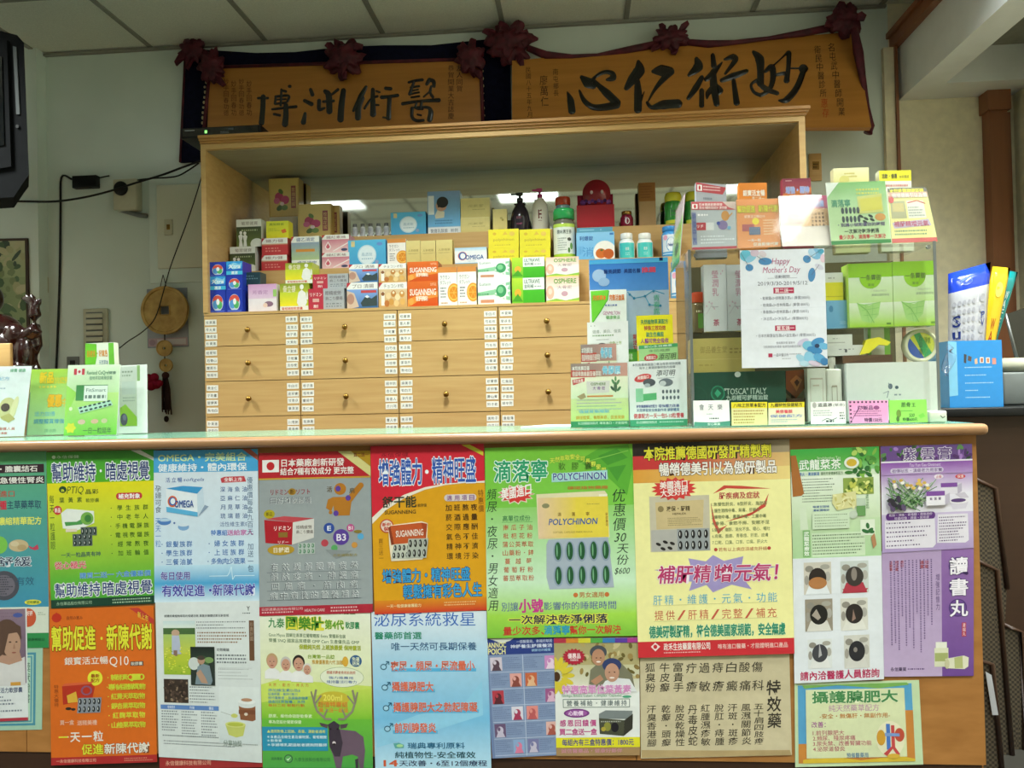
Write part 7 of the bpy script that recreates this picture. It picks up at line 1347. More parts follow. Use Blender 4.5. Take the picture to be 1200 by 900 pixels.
sign('leaflet', 'plain white leaflet with sparse green-grey print before the green leaflet', 'leaflet', [(688, 378), (736, 376), (738, 500), (690, 500)], 2.485, ZG, .05, (190, 340, 376, 810), '#e9ebe8', [('e', 208, 357, 2, 2, '#555', 8), ('e', 224, 357, 2, 2, '#555', 8), ('t', '健膚、美白、保濕', 214, 376, 342, 392, '#8a9a8c', .0), ('fine', 214, 396, 345, 408, 1, '#7aa06c', 118, .5), ('fine', 230, 418, 330, 424, 1, '#7a807c', 119), ('t', '全新上市', 290, 430, 345, 446, '#8ca84c', .01), ('e', 256, 444, 18, 8, '#3c3c44')], holder=False)
def osph_card(label, quad, Y, fr, grp):
    return sign('card_stand', label, 'card stand', quad, Y, ZG, .1, (112, 530, 380, 820), ('#e6e4c8', '#b8d878'), [
        ('g', 112, 530, 380, 590, '#8a7c78', '#c89488', True), ('r', 112, 560, 230, 592, '#c0483c'), ('t', '本院推薦百優', 118, 542, 200, 562, '#e8e4e0', .025), ('t', '德國銷售檢驗百優萃取', 118, 566, 256, 588, '#e8dcd4', .025), ('t', '骨膠原', 262, 544, 346, 580, '#7ac0dc', .03, 'e0eef2', .06), ('g', 112, 592, 380, 690, '#ecebd4', '#d9e8c8'), ('poly', [(118, 604), (178, 594), (176, 612), (122, 628)], '#c83c3c'), ('t', '特別推薦', 124, 604, 170, 620, 'f4e4e0', .01, {'rise': 4}),
        ('poly', [(186, 612), (296, 610), (292, 664), (188, 668)], '#d8d4d0'), ('t', 'OSPHERE', 206, 618, 276, 630, '#6a8a4c', .02), ('rows', ['大骨密'], 212, 636, 276, 20, 16, '#8a5a9c', .01), ('e', 322, 640, 8, 24, '#4a6a4c', 12), ('e', 312, 616, 6, 14, '#5a8a5c', 10, -.5), ('e', 334, 618, 6, 14, '#5a8a5c', 10, .5), ('e', 308, 646, 6, 14, '#3a5a44', 10, -.7), ('e', 338, 648, 6, 14, '#4a7a54', 10, .7), ('e', 323, 602, 5, 12, '#6a9a64', 10), ('poly', [(140, 680), (175, 664), (184, 684), (160, 694)], '#a89870'), ('r', 188, 676, 310, 684, '#d08a4c')] + [('fine', 140, 692 + i * 14, 350, 702 + i * 14, 1, c, 120 + i) for i, c in enumerate(('#a8b0b8', '#a89cc0', '#8ab0a0', '#a0b0c0'))] + [('t', '強健骨骼關節', 150, 742, 290, 756, '#7abcd0', .015), ('t', '調理體質，養顏美容，促進健康', 136, 768, 360, 784, '#c89a34', .015), ('r', 112, 792, 380, 820, '#2f8a5a'), ('t', '安心生技藥業股份有限公司', 146, 796, 236, 808, '#d4e6d8', .01), ('t', '唯有進口・才能證明', 246, 796, 372, 808, '#c4dcc8', .01)], group=grp)
GM = 'clear card stands in the middle of the counter'
osph_card('clear stand with a grey-topped green card, front left of the middle group', [(669, 426.5), (735, 425), (737, 496), (669, 499)], 2.37, F, GM)
osph_card('clear stand with a grey-topped card, half hidden behind its twin', [(680.5, 404), (722, 402.5), (724, 470), (682, 472)], 2.44, F, GM)
def night(label, quad, Y):
    return sign('card_stand', label, 'card stand', quad, Y, ZG, .1, (383, 520, 660, 820), '#e4e6e8', [
        ('t', '本院推薦美國進口專治夜尿排除困擾', 400, 530, 632, 543, '#7a8088', .01), ('t', '每年上萬藥師醫師熱烈推薦', 434, 546, 606, 558, '#7a8088', .01), ('e', 450, 598, 42, 18, '#d03c40', 20, -.2), ('t', '美國進口', 424, 590, 478, 606, 'f4e4e0', .02, {'rise': 6}), ('t', '添可明', 514, 564, 606, 592, '#3c4248', .01, {'shear': .2}), ('fine', 520, 598, 612, 606, 1, '#8a9098', 130), ('e', 480, 620, 30, 18, '#4a5058'), ('e', 560, 622, 34, 18, '#6a727c'), ('e', 545, 626, 16, 12, '#c8ccd0'), ('e', 470, 632, 14, 8, '#a8b0b8'),
        ('r', 414, 646, 450, 708, '#8cc8a4'), ('r', 450, 644, 514, 706, '#e2eae6'), ('poly', [(450, 672), (514, 668), (514, 700), (450, 704)], '#58b074')] + [('e', 546 + i * 18, 664 + j * 28, 6, 9, '#5a6470', 10) for i in range(5) for j in range(2)] + [('t', '針對攝護腺強效配方', 416, 722, 516, 736, '#4a5a9c', .02), ('t', '增強體力改善', 522, 722, 622, 736, '#4a5a9c', .02), ('t', '天然萃取安全無副作用 調節體質', 416, 740, 622, 754, '#4a6a9c', .02), ('t', '健康配方一天一包5-10粒營養', 402, 762, 644, 784, '#d0404c', .025), ('r', 383, 790, 660, 820, '#3c9c74'), ('t', '安心生技藥業股份有限公司', 414, 796, 512, 808, '#d8eae0', .01), ('fine', 526, 796, 650, 808, 1, '#b8dccc', 131)], group=GM)
night('clear stand with a white night-care card, front right of the middle group', [(736.5, 424), (804.5, 421), (805.5, 496.5), (738.5, 498)], 2.37)
sign('card_stand', 'small green-topped card stand behind the white night-care card', 'card stand', [(748.5, 405), (794, 402), (796, 470), (750, 472)], 2.45, ZG, .1, (425, 440, 606, 800), ('#a8d890', '#b8dca0'), [('r', 425, 440, 606, 456, '#3f9a5c'), ('t', '安心生技藥業', 450, 443, 580, 453, '#d4e8d8', .01), ('t', '本院推薦', 470, 462, 570, 474, '#7a9a6c', .01), ('e', 480, 498, 32, 16, '#d03c40', 18, -.1), ('t', '美國進口', 458, 490, 502, 506, 'f4e4e0', .02), ('t', '添可明', 516, 482, 598, 510, '#3c4a34', .01, {'shear': .2})], group=GM)
sign('notice_card', 'yellow notice card with green and purple lines, above the card stands', 'card', [(745.5, 370), (788, 368.5), (791, 470), (749, 472)], 2.50, ZG, .04, (412, 308, 584, 720), '#e8dc1c', [('t', '天然植物草漢配方', 432, 324, 562, 342, '#3f8a5c', .025), ('t', '特殊三效功效', 448, 348, 550, 366, '#b0503c', .025), ('t', '滋生性機能', 456, 372, 540, 390, '#2f8a6c', .025), ('t', '人體可完全吸收', 430, 396, 562, 414, '#8a3c8c', .025), ('r', 412, 424, 440, 440, '#d8c8c0'), ('fine', 440, 430, 470, 440, 1, '#a04a3c', 132)], holder=False)
carton('carton', 'tiny green box between the two rear card stands', 'box', 731, 748.5, 409, ZG, 2.53, .03, '#5aa83c', F, [('t', '五酵素', 10, 6, 60, 14, '#d8ecc8', .01), ('r', 0, 0, 100, 4, '#3f8a34')])
q = [atz(612, 495.5, ZG), atz(628, 492.5, ZG), atz(668, 493, ZG), atz(668, 497.5, ZG)]
q = [at(x, 494, y) for x, y in ((610, 2.50), (640, 2.64), (676, 2.62), (672, 2.45))]
for p in q: p.z = ZG + .004
b = MB(); prism(b, [q[0], q[3], q[2], q[1]], (0, 0, -.004), '#e8ebea'); tag(b.build('paper_stack', M['paper']), 'few loose white papers lying on the counter left of the card stands', 'papers')

# ------------------------------------------------------------------ glass display case at the right end
YC0, YC1 = 2.335, 2.64
cx0, cx1 = at(809, 390, YC0).x, at(1099, 390, YC0).x; zc1 = at(950, 288, YC0).z; zc0 = ZG
dc = thing('display_case', ((cx0 + cx1) / 2, (YC0 + YC1) / 2, zc0), 'clear acrylic display case full of packages at the right end of the counter', 'display case')
th = .004
def pn(nm, lo, hi, mat): b = MB(); b.box(lo, hi); b.build(nm, M[mat], dc)
pn('base', (cx0, YC0, zc0), (cx1, YC1, zc0 + .008), 'acryl'); pn('front_pane', (cx0, YC0, zc0 + .008), (cx1, YC0 + th, zc1 - th), 'glass'); pn('top_pane', (cx0, YC0, zc1 - th), (cx1, YC1, zc1), 'acryl')
pn('side_pane', (cx0, YC0 + th, zc0 + .008), (cx0 + th, YC1 - th, zc1 - th), 'acryl'); pn('side_pane', (cx1 - th, YC0 + th, zc0 + .008), (cx1, YC1 - th, zc1 - th), 'acryl'); pn('back_panel', (cx0, YC1 - th, zc0 + .008), (cx1, YC1, zc1 - th), 'kickolive' if 'kickolive' in M else 'kick')
zsf = at(950, 386, 2.42).z; pn('shelf', (cx0 + th, YC0 + .03, zsf - .005), (cx1 - th, YC1 - th, zsf), 'acryl')
for x in (cx0 - .0015, cx1 - .0065): pn('corner_strip', (x, YC0 - .0015, zc0 + .0), (x + .008, YC0 - .0001, zc1 + .001), 'grey')
for x in (cx0 + .02, cx1 - .02): b = MB(); b.lathe([(.006, -.006), (.006, 0)], (x, YC0 - .0002, zc1 - .016), 'fff', axis='Y', n=12); b.build('screw', M['steel'], dc)
ZF, ZS = zc0 + .0083, zsf + .0003
GC = 'packages inside the display case'; YI = 2.395
bottle('herb_jar', 'small jar with orange cap in the top left of the display case', 'jar', 809.5, 827, 343, ZS, YI + .04, [('body', 'gloss', [(.92, 0), (1, .03), (1, .66), (.88, .74)], '#6a5a3c'), ('cap', 'gloss', [(.9, .74), (.94, .75), (.94, .97), (.86, 1), (0, 1)], '#d8502c')], None, ('body', 1.0, .1, .62, [('band', 40, 30, 100, 100, '#5a8a34'), ('fine', 30, 10, 70, 30, 1, '#d8cfa8', 140)]))
def lotion(label, x0, x1):
    carton('carton', label, 'box', x0, x1, 310, ZS, YI, .05, '#e4e4e6', F, [('v', '瑩潤乳', 36, 8, 64, 48, '#c87898', .0), ('t', '茶', 38, 82, 64, 92, '#b83860', .02)] + [('line', [(8, 74), (30, 62), (44, 66), (24, 56)], 1.2, '#cfc4cc'), ('fine', 36, 62, 66, 65, 1, '#b0a8b0', 141)] + [('e', x, y, 3, 1.6, '#dcb8c8', 8) for x, y in ((10, 62), (22, 56), (34, 58), (44, 66), (84, 10), (76, 14))], group='white lotion cartons in the display case')
lotion('tall white lotion carton with pink vertical writing, left of two', 824.5, 851); lotion('tall white lotion carton half hidden by the greeting sheet', 851.5, 879)
z = carton('carton', 'pale blue carton right of the greeting sheet in the case', 'box', 969, 994, 352, ZS, YI + .02, .05, ('#7ab4dc', '#6aa8d4'), F, [('e', 20, 30, 10, 12, '#4a8abc'), ('fine', 60, 74, 94, 86, 2, '#a8d0ec', 142)], group=GC) + .0003
z = carton('carton', 'bright yellow carton on top of the pale blue one', 'box', 966, 988, 331, z, YI + .022, .05, '#e8dc2c', F, [('line', [(0, 78), (100, 78)], 3, '#b8a820')], group=GC) + .0003
carton('carton', 'white carton on the bright yellow one in the case', 'box', 966, 988, 319.5, z, YI + .024, .05, '#e0e0dc', F, [('fine', 20, 40, 80, 70, 1, '#a8a8a8', 143)], group=GC)
def leafbox(label, x0, x1, yt):
    carton('carton', label, 'box', x0, x1, yt, ZS, YI, .06, ('#dfe6dc', '#a8d42c'), F, [('r', 0, 0, 100, 22, '#8cc41c'), ('g', 0, 62, 100, 100, '#dfe6d4', '#9ccc1c'), ('e', 50, 22, 25, 18, '#8cc41c'), ('t', '一条靈御', 28, 18, 74, 27, '#3f5a2c', .01), ('t', '薑黃', 44, 32, 58, 36, '#5a7a3c', .0), ('t', '高單位植物萃取', 52, 48, 92, 52, '#8a9a8c', .0), ('t', '完美比例配方', 56, 42, 86, 45, '#a0aa9c', .0)] +
           [('poly', [(18, 62), (46, 66), (72, 60), (66, 82), (48, 94), (28, 90)], '#a4d07c'), ('line', [(18, 62), (40, 74), (56, 94)], 1.5, '#78b454'), ('line', [(24, 66), (70, 62)], 1, '#8cc46c'), ('line', [(28, 74), (68, 70)], 1, '#8cc46c'), ('line', [(32, 82), (64, 80)], 1, '#8cc46c'), ('line', [(36, 64), (44, 92)], 1, '#8cc46c'), ('line', [(54, 64), (50, 94)], 1, '#8cc46c'), ('r', 84, 94, 94, 97, '#5a8a2c')], side='#a4c44c', top='#8cc41c', group='green and white leaf cartons')
leafbox('green and white leaf carton, left of two in the case', 994, 1045.5, 308.5); leafbox('green and white leaf carton, right of two in the case', 1046, 1097.5, 306)
# lower level
zt = carton('carton', 'long dark green carton with white capitals at the bottom of the case', 'box', 812.5, 920.5, 435.5, ZF, 2.385, .11, '#1f4a3c', (135, 630, 578, 850), [('t', '"TOSCA" ITALY', 284, 702, 486, 728, '#c8d4cc', .012), ('t', '九泰輕可舒精油錠', 292, 732, 492, 754, '#c0ccc4', .02), ('e', 252, 722, 34, 34, '#2f8a6c'), ('e', 252, 722, 28, 28, '#1f5a44'), ('poly', [(236, 722), (250, 704), (268, 722), (250, 740)], '#3fa07c'), ('e', 350, 642, 15, 12, '#d8dcd8')] + [('line', [(140 + i * 130 + 60 * math.cos(t), 740 + 50 * math.sin(t)) for t in [k * .3 for k in range(22)]], 1.5, '#2c5c4c') for i in range(4)], group=GC) + .0003
carton('gold_box', 'wide gold box lying on the dark green carton', 'box', 811.5, 884, 396, zt, 2.39, .1, ('#c8b468', '#b8a458'), F, [('t', '御品養生堂', 12, 24, 56, 44, '#9a8444', .0, {'shear': .1}), ('fine', 60, 28, 96, 48, 2, '#9a8444', 144), ('line', [(4, 62), (96, 62)], 1, '#d8c888'), ('fine', 10, 74, 50, 84, 1, '#a8944c', 145)], 'foil', GC)
b = MB(); q = PX((921, 434), (945, 432), (945, 452), (933, 466), (921, 455), Y=2.43); prism(b, q, (0, .05, 0), '#7a3c1c', fcol='#8a4420'); P = Patch(b, PX((921, 432), (945, 432), (945, 466), (921, 466), Y=2.4298), F); P.poly([(20, 40), (50, 20), (80, 36), (52, 76)], '#b86a34'); P.poly([(40, 44), (54, 34), (66, 44), (54, 60)], '#5a2a14')
zt2 = carton('carton', 'plain brown carton under the amber packet in the case', 'box', 922.5, 944, 467, ZF, 2.42, .07, '#4a3020', F, [('fine', 10, 20, 90, 70, 2, '#6a4a30', 146)], group=GC)
mz = min(v.z for v in b.v); b.v = [v + Vector((0, 0, zt2 + .0004 - mz)) for v in b.v]; tag(b.build('amber_packet', M['gloss']), 'amber pointed packet beside the long dark green carton', 'packet')
carton('carton', 'upright cream carton with an outlined panel beside the perfume bottle', 'box', 946, 967.5, 431.5, ZF, 2.40, .04, '#dedcd2', F, [('line', [(16, 20), (84, 20), (84, 80), (16, 80), (16, 20)], 3, '#c4b4a8'), ('fine', 30, 30, 70, 36, 1, '#c0a898', 147)], group=GC)
pbt = thing('perfume_bottle', at(977.5, 495, 2.41), 'white perfume bottle with an outlined square, in the case', 'bottle'); x0, x1 = at(968.5, 450, 2.40).x, at(987, 450, 2.40).x; zn = at(977, 432, 2.40).z; zt3 = at(977, 417, 2.40).z; xm_ = (x0 + x1) / 2
WORG[pbt.name] = Vector((xm_, 2.42, ZF)); pbt.location = (xm_, 2.42, ZF)
b = MB(); b.bbox((x0, 2.40, ZF), (x1, 2.44, zn), .006, '#e0ddd2', seg=3); P = Patch(b, [Vector((x0, 2.3995, zn)), Vector((x1, 2.3995, zn)), Vector((x1, 2.3995, ZF)), Vector((x0, 2.3995, ZF))], F); P.line([(34, 34), (66, 34), (66, 66), (34, 66), (34, 34)], 3, '#a89a8c'); b.build('body', M['gloss'], pbt)
b = MB(); b.lathe([(.007, zn - .004), (.0075, zn + .01), (.0105, zn + .012), (.0105, zt3 - .004), (.006, zt3), (0, zt3)], (xm_, 2.42, 0), '#e4e2da'); b.build('cap', M['gloss'], pbt)
zl = carton('carton', 'long plain white carton with a small emblem, lower right of the case', 'box', 992, 1098.5, 424.5, ZF, 2.385, .1, '#dfe1df', F, [('e', 48, 42, 2.4, 5, '#5a6a80'), ('line', [(40, 54), (46, 50), (44, 62)], .8, '#7a8498'), ('line', [(46, 36), (48, 46)], .8, '#7a8498'), ('line', [(46, 64), (48, 74)], .8, '#8a94a4'), ('e', 55, 44, 2, 3, '#4a5a70'), ('fine', 52, 54, 60, 60, 1, '#8a94a4', 148), ('line', [(72, 88), (78, 84), (84, 92), (92, 86), (97, 94)], 1, '#6a7078')], group=GC) + .0003
b = MB(); c = at(1080, 407, 2.42); R_ = 18.6 * 2.42 / FOC; c.z = zl + R_; 
b.lathe([(R_ * .96, .03), (R_, .026), (R_, .004), (R_ * .96, .0), (R_ * .86, .0), (R_ * .82, .003), (0, .003)], c, '#d8d6b8', axis='Y', n=44)
P = Patch(b, [c + Vector((-R_, .0028, R_)), c + Vector((R_, .0028, R_)), c + Vector((R_, .0028, -R_)), c + Vector((-R_, .0028, -R_))], (-100, -100, 100, 100))
def cres(t0, t1, col): P.poly([(78 * math.cos(t), 78 * math.sin(t)) for t in [t0 + (t1 - t0) * k / 14 for k in range(15)]], col)
P.e(0, 0, 78, 78, '#c8cc3c', 36); cres(1.35, 3.75, '#3a5aa8'); P.poly([(-42, -66), (-6, -78), (62, 48), (18, 76)], '#2f9a54'); P.v('百草膏', -14, -62, 8, 60, '#1c4a2c', .0); P.t('淨氣', 20, -50, 56, -10, '#6a8a2c', .01)
tag(b.build('round_tin', M['gloss']), 'round balm tin with blue green and yellow lid, on the white carton', 'tin')
zp = carton('carton', 'brown carton under the loose packets in the middle of the case', 'box', 988, 1046, 416, zl, 2.40, .08, '#5a3c26', F, [('poly', [(0, 100), (60, 30), (100, 0), (100, 100)], '#4a2c1a')], group=GC) + .0003
zp2 = carton('carton', 'flat white carton, lower of the loose packets in the case', 'box', 970, 1014, 404.5, zp, 2.405, .06, '#d8d8d4', F, [('fine', 30, 30, 70, 50, 1, '#8a8a90', 149), ('r', 46, 40, 52, 70, '#4a4a50')], group=GC) + .0003
zp3 = carton('carton', 'flat white carton on the lower flat one', 'box', 970, 999, 392, zp2, 2.405, .06, '#e0dfda', F, [('r', 0, 70, 70, 80, '#b8b4b0'), ('fine', 20, 30, 60, 46, 1, '#9a9a9c', 150)], group=GC)
carton('carton', 'small white carton with green edges behind the yellow packet', 'box', 1017, 1043, 385, zp, 2.44, .03, '#dfe4d8', F, [('r', 0, 0, 14, 100, '#6ab03c'), ('r', 74, 0, 100, 100, '#7ab83c'), ('fine', 24, 30, 66, 50, 1, '#8a9a8c', 151)], group=GC)
b = MB(); q = PX((1015, 396), (1030, 393), (1044, 399), (1040, 403), (1030, 402), (1018, 412), (1008, 414), Y=2.397); mz = min(v.z for v in q); q = [v + Vector((0, 0, zp - mz + .0004)) for v in q]; prism(b, q, (0, .02, 0), '#d8c81c', fcol='#e8dc2c'); tag(b.build('yellow_packet', M['gloss']), 'crumpled bright yellow foil packet in the case', 'packet')

# cards along the foot of the case
GK = 'small price cards along the foot of the display case'
def pcard(label, quad, fr, base, ops): sign('price_card', label, 'card', quad, 2.296, ZG, .12, fr, base, ops, group=GK, holder=False, th=.003)
pcard('white price card with green foot, leftmost of the row', [(812.5, 469.5), (854.5, 469), (855.5, 497), (813, 498)], (132, 775, 310, 890), '#e6e8e6', [('rows', ['會天樂'], 150, 792, 285, 40, 26, '#5a6068', .0), ('fine', 196, 832, 250, 840, 1, '#8a9098', 152), ('fine', 210, 850, 300, 862, 1, '#4a5058', 153, .5), ('poly', [(135, 870), (230, 874), (310, 868), (310, 890), (132, 890)], '#4a8a78'), ('t', '安心藥業', 200, 876, 262, 887, '#d4e4dc', .01)])
pcard('yellow-topped price card with dense brown print', [(857, 471.5), (899, 471), (899.5, 497), (857.5, 497.5)], (314, 785, 490, 890), '#d8d498', [('r', 314, 785, 490, 812, '#e4d428'), ('t', '八味正宗草本配方', 324, 790, 482, 808, '#4a4420', .02), ('fine', 324, 818, 480, 884, 5, '#a88c4c', 154)])
pcard('yellow-topped price card with pink and blue print', [(900.5, 472), (942.5, 471), (943, 496.5), (900.5, 497)], (492, 785, 670, 890), '#dcd8b8', [('r', 492, 785, 670, 810, '#e4d428'), ('t', '九種特效保健秘方', 502, 788, 660, 806, '#4a4420', .02), ('t', '美容養顏', 528, 820, 610, 836, '#d0485c', .025), ('t', '保健配方', 500, 842, 660, 856, '#7a8ac0', .015), ('fine', 504, 862, 660, 880, 2, '#8a9ab8', 155)])
pcard('white price card with handwritten figures, middle of the row', [(950, 471), (991, 470), (991.5, 497), (950.5, 497)], (698, 782, 866, 888), '#e2e4e0', [('e', 716, 798, 10, 14, '#a8a8a4'), ('t', '溫溫涼', 732, 790, 800, 806, '#2c3034', .02), ('t', '(草本)', 806, 792, 860, 806, '#5a6064', .0), ('fine', 710, 820, 800, 852, 3, '#9aa0a4', 156), ('fine', 836, 830, 860, 870, 3, '#4a5058', 157, .5), ('line', [(750, 874), (775, 862), (800, 870), (822, 860)], 3, '#4a5260'), ('fine', 770, 868, 820, 880, 1, '#3a4048', 158, .7)])
pcard('pink price card with dotted dark border', [(994.5, 469.5), (1040.5, 469), (1041.5, 496), (996, 496.5)], (145, 770, 332, 882), '#e09ac8', [('e', 152 + i * 19, 778, 5, 5, '#4a3448', 8) for i in range(10)] + [('e', 152, 778 + i * 19, 5, 5, '#4a3448', 8) for i in range(6)] + [('t', '御飯品', 186, 796, 260, 816, '#4a2c58', .02), ('e', 276, 806, 14, 10, '#8a4a7c'), ('fine', 166, 818, 310, 850, 3, '#8a5a84', 159), ('t', '特價150元', 216, 856, 300, 876, '#3a2c4c', .02)])
pcard('bright green price card, right end of the row', [(1041.5, 469), (1085.5, 468), (1087.5, 496), (1043, 496)], (332, 772, 520, 884), '#8cd45c', [('t', '筋骨', 392, 784, 440, 808, '#2c5a34', .01, {'shear': .1}), ('t', '王', 444, 788, 464, 808, '#2c5a34', .01), ('fine', 384, 822, 450, 832, 1, '#5a9a4c', 160), ('e', 378, 840, 12, 20, '#6a8a3c'), ('e', 372, 866, 8, 14, '#4a6a34'), ('t', '500', 428, 840, 456, 858, '#2c4a34', .01, {'shear': .2}), ('t', '特價600元', 396, 860, 470, 878, '#1f3c2c', .02), ('poly', [(474, 850), (500, 838), (510, 856), (484, 866)], '#74c04c')])
b = MB(); q = PX((1089, 478), (1110, 478), (1110, 492), (1089, 492), Y=2.31); b.bbox((q[0].x, 2.31, ZG), (q[1].x, 2.37, ZG + .033), .005, '#cfcdc2'); P = Patch(b, [Vector((q[0].x, 2.3096, ZG + .033)), Vector((q[1].x, 2.3096, ZG + .033)), Vector((q[1].x, 2.3096, ZG)), Vector((q[0].x, 2.3096, ZG))], F); P.line([(60, 40), (74, 60), (86, 46)], 5, '#4a4a48'); tag(b.build('plastic_tub', M['gloss']), 'small grey-white plastic block at the counter corner', 'block')

# greeting sheet taped to the case front
fl, fd = '#7ab4d8', '#4a86b8'
q = PX((867, 293.5), (966, 291), (970, 429.5), (869.5, 431.5), Y=YC0 - .0035); b = MB(); b.hexa(q, [p + Vector((0, .0012, 0)) for p in q], '#e6eaf2'); P = Patch(b, q, (356, 52, 778, 620))
ops = []
for x, y, rx, ry, c, a in ((385, 78, 30, 28, '#6cc0d8', .3), (410, 92, 30, 16, '#8cc4e0', -.5), (402, 136, 20, 17, fd, .2), (430, 66, 22, 18, '#d8c4d4', 0), (470, 72, 20, 14, '#dcd0d8', .4), (482, 108, 34, 18, fd, .05), (738, 78, 30, 26, fl, .3), (690, 102, 20, 18, fd, .5), (716, 72, 22, 16, '#a8cce4', .8), (770, 100, 14, 20, '#e0c4d0', 0), (750, 140, 24, 12, '#d4d4e4', .5), (712, 178, 18, 34, fd, .15), (760, 66, 16, 12, '#4aa0c0', 0)): ops.append(('e', x, y, rx, ry, c, 18, a))
ops += [('line', [(360, 64), (402, 136)], 2, '#5a5a6c'), ('line', [(440, 82), (482, 108)], 2, '#5a5a6c'), ('line', [(760, 60), (690, 102)], 2, '#5a5a6c'), ('line', [(750, 130), (712, 178)], 2, '#5a5a6c'),
        ('t', 'Happy', 514, 92, 606, 130, '#b0507c', .0, {'shear': .25}), ("t", "Mother's Day", 468, 134, 656, 172, '#b0507c', .0, {'shear': .25}), ('line', [(492, 190), (524, 190)], 1.5, '#8a8a9c'), ('line', [(604, 190), (640, 190)], 1.5, '#8a8a9c'), ('t', '活動期間', 526, 176, 602, 192, '#5a5a6c', .0), ('t', '2019/3/30-2019/5/12', 442, 206, 690, 224, '#5a5c6c', .0),
        ('r', 520, 236, 622, 264, '#b83458'), ('t', '買二送一', 528, 240, 616, 261, 'f2e4e4', .02), ('r', 524, 418, 626, 444, '#b83458'), ('t', '買五送一', 532, 421, 618, 442, 'f2e4e4', .02)]
for i, tx in enumerate(('・敏華霜x2+舒眠薰衣草x1 (單價2000元)', '・玫瑰霜x2+杏林角霜x1 (單價1800元)', '・青春顏x2+杏林茶露x1 (單價1500元)', '・沐浴乳x2+沐浴乳x1 (單價800元)')): ops.append(('t', tx, 456, 278 + i * 33, 700 - i * 4, 294 + i * 33, '#6a6c7c', .0))
ops += [('t', '・日本抗敏靈益生菌x5+益生菌x1 (單價3000元)', 430, 458, 722, 474, '#6a6c7c', .0), ('t', '會員獨享價 優惠中', 528, 496, 620, 508, '#8a8a98', .0), ('t', '活動期間如有異動 敬請見諒歡迎洽詢', 464, 514, 648, 526, '#8a8a98', .0), ('r', 488, 552, 508, 570, '#b83458'), ('t', '一品中醫診所', 514, 552, 588, 568, '#6a6c7c', .0), ('fine', 592, 552, 660, 562, 1, '#9a9ca8', 161), ('fine', 556, 574, 600, 582, 1, '#9a9ca8', 162), ('line', [(358, 338), (778, 334)], 1, '#d4d8e2')]
for x, y, rx, ry, c, a in ((660, 500, 30, 14, '#d0c8e0', -.4), (690, 520, 34, 24, '#7ac0dc', .3), (732, 502, 34, 20, '#4a90c4', -.3), (760, 522, 26, 16, '#6ab0d8', .2), (716, 540, 38, 18, '#3f86bc', .2), (728, 520, 12, 10, '#2c3c5c', 0), (650, 580, 30, 16, '#a4d0e4', .6), (690, 578, 26, 34, '#8ac4e0', -.4), (740, 580, 34, 20, '#5aa0cc', .5), (762, 596, 20, 18, '#3f7cb0', .2), (664, 604, 24, 14, '#b8d8e8', .1), (712, 604, 30, 12, '#d8c8dc', .3)): ops.append(('e', x, y, rx, ry, c, 18, a))
run(P, ops); tag(b.build('greeting_sheet', M['paper']), "white Happy Mother's Day sheet with blue flowers taped to the display case", 'sheet')

# ------------------------------------------------------------------ signs standing on the case
ZD = zc1 + .0004; GT = 'acrylic signs standing on the display case'
def jp(nm): return [('r', 0, 0, 100, 5, '#b8444c'), ('r', 0, 3, 100, 17, '#b84a54'), ('poly', [(70, 0), (100, 0), (100, 17), (84, 12)], '#c0a8a0'), ('r', 2, 5, 14, 15, '#e8e4e0'), ('e', 8, 10, 3, 4, '#c03038'), ('t', '日本藥廠創新研發', 18, 3, 70, 9, '#e8d4d0', .015), ('t', '結合7種有效成分 更完整', 18, 10, 80, 16, '#e8d4d0', .015)]
sign('acrylic_sign', 'grey-faced acrylic sign with red flag band, left on the case', 'sign', [(810, 236.5), (862, 236.5), (863.5, 290), (811, 291)], 2.352, ZD, .2, F, ('#a4a8ac', '#b0b4b8'), jp(0) + [('e', 76, 30, 9, 11, '#b8803c'), ('line', [(80, 36), (92, 24)], 2.5, '#b8803c'), ('fine', 14, 24, 50, 32, 1, '#e0dcdc', 170), ('r', 10, 44, 32, 60, '#b0303c'), ('t', 'リド', 12, 48, 26, 55, 'f0e0e0', .02), ('r', 32, 44, 50, 60, '#c8c8c8'), ('e', 70, 50, 11, 10, '#7a6a94'), ('e', 60, 46, 4, 4, '#3a4a94'), ('e', 84, 56, 4, 4, '#6aa0c0'), ('poly', [(0, 22), (10, 22), (12, 90), (2, 90)], '#8088a8'), ('v', '特價中大', 2, 24, 10, 88, '#3a4a94', .0), ('fine', 20, 70, 96, 90, 3, '#d8dce0', 171), ('r', 0, 95, 100, 100, '#a83a48')], group=GT)
sign('acrylic_sign', 'orange-faced acrylic sign with yellow heading on the case', 'sign', [(862.5, 234), (912, 232.5), (915.5, 288.5), (864.5, 290)], 2.352, ZD, .2, F, ('#d0844c', '#dc9460'), [('t', '幫助促進', 2, 13, 44, 28, '#d8cc3c', .025, '6a5a2c', .06), ('t', '新陳代謝', 52, 13, 98, 28, '#d8cc3c', .025, '6a5a2c', .06), ('t', '銀寶活立暢Q10', 18, 33, 66, 39, '#ead8c4', .0), ('e', 44, 46, 8, 7, '#dcc83c'), ('r', 12, 52, 40, 66, '#a85a5c'), ('blister', 28, 58, 54, 74, 5, 2, '#3a4a6c', '#6a7a98'), ('fine', 62, 42, 96, 76, 6, '#e4c4a0', 172), ('t', '一天一粒', 24, 82, 54, 88, '#dfe0e0', .01), ('t', '促進新陳代謝', 36, 90, 94, 97, '#d8d4c8', .015)], group=GT)
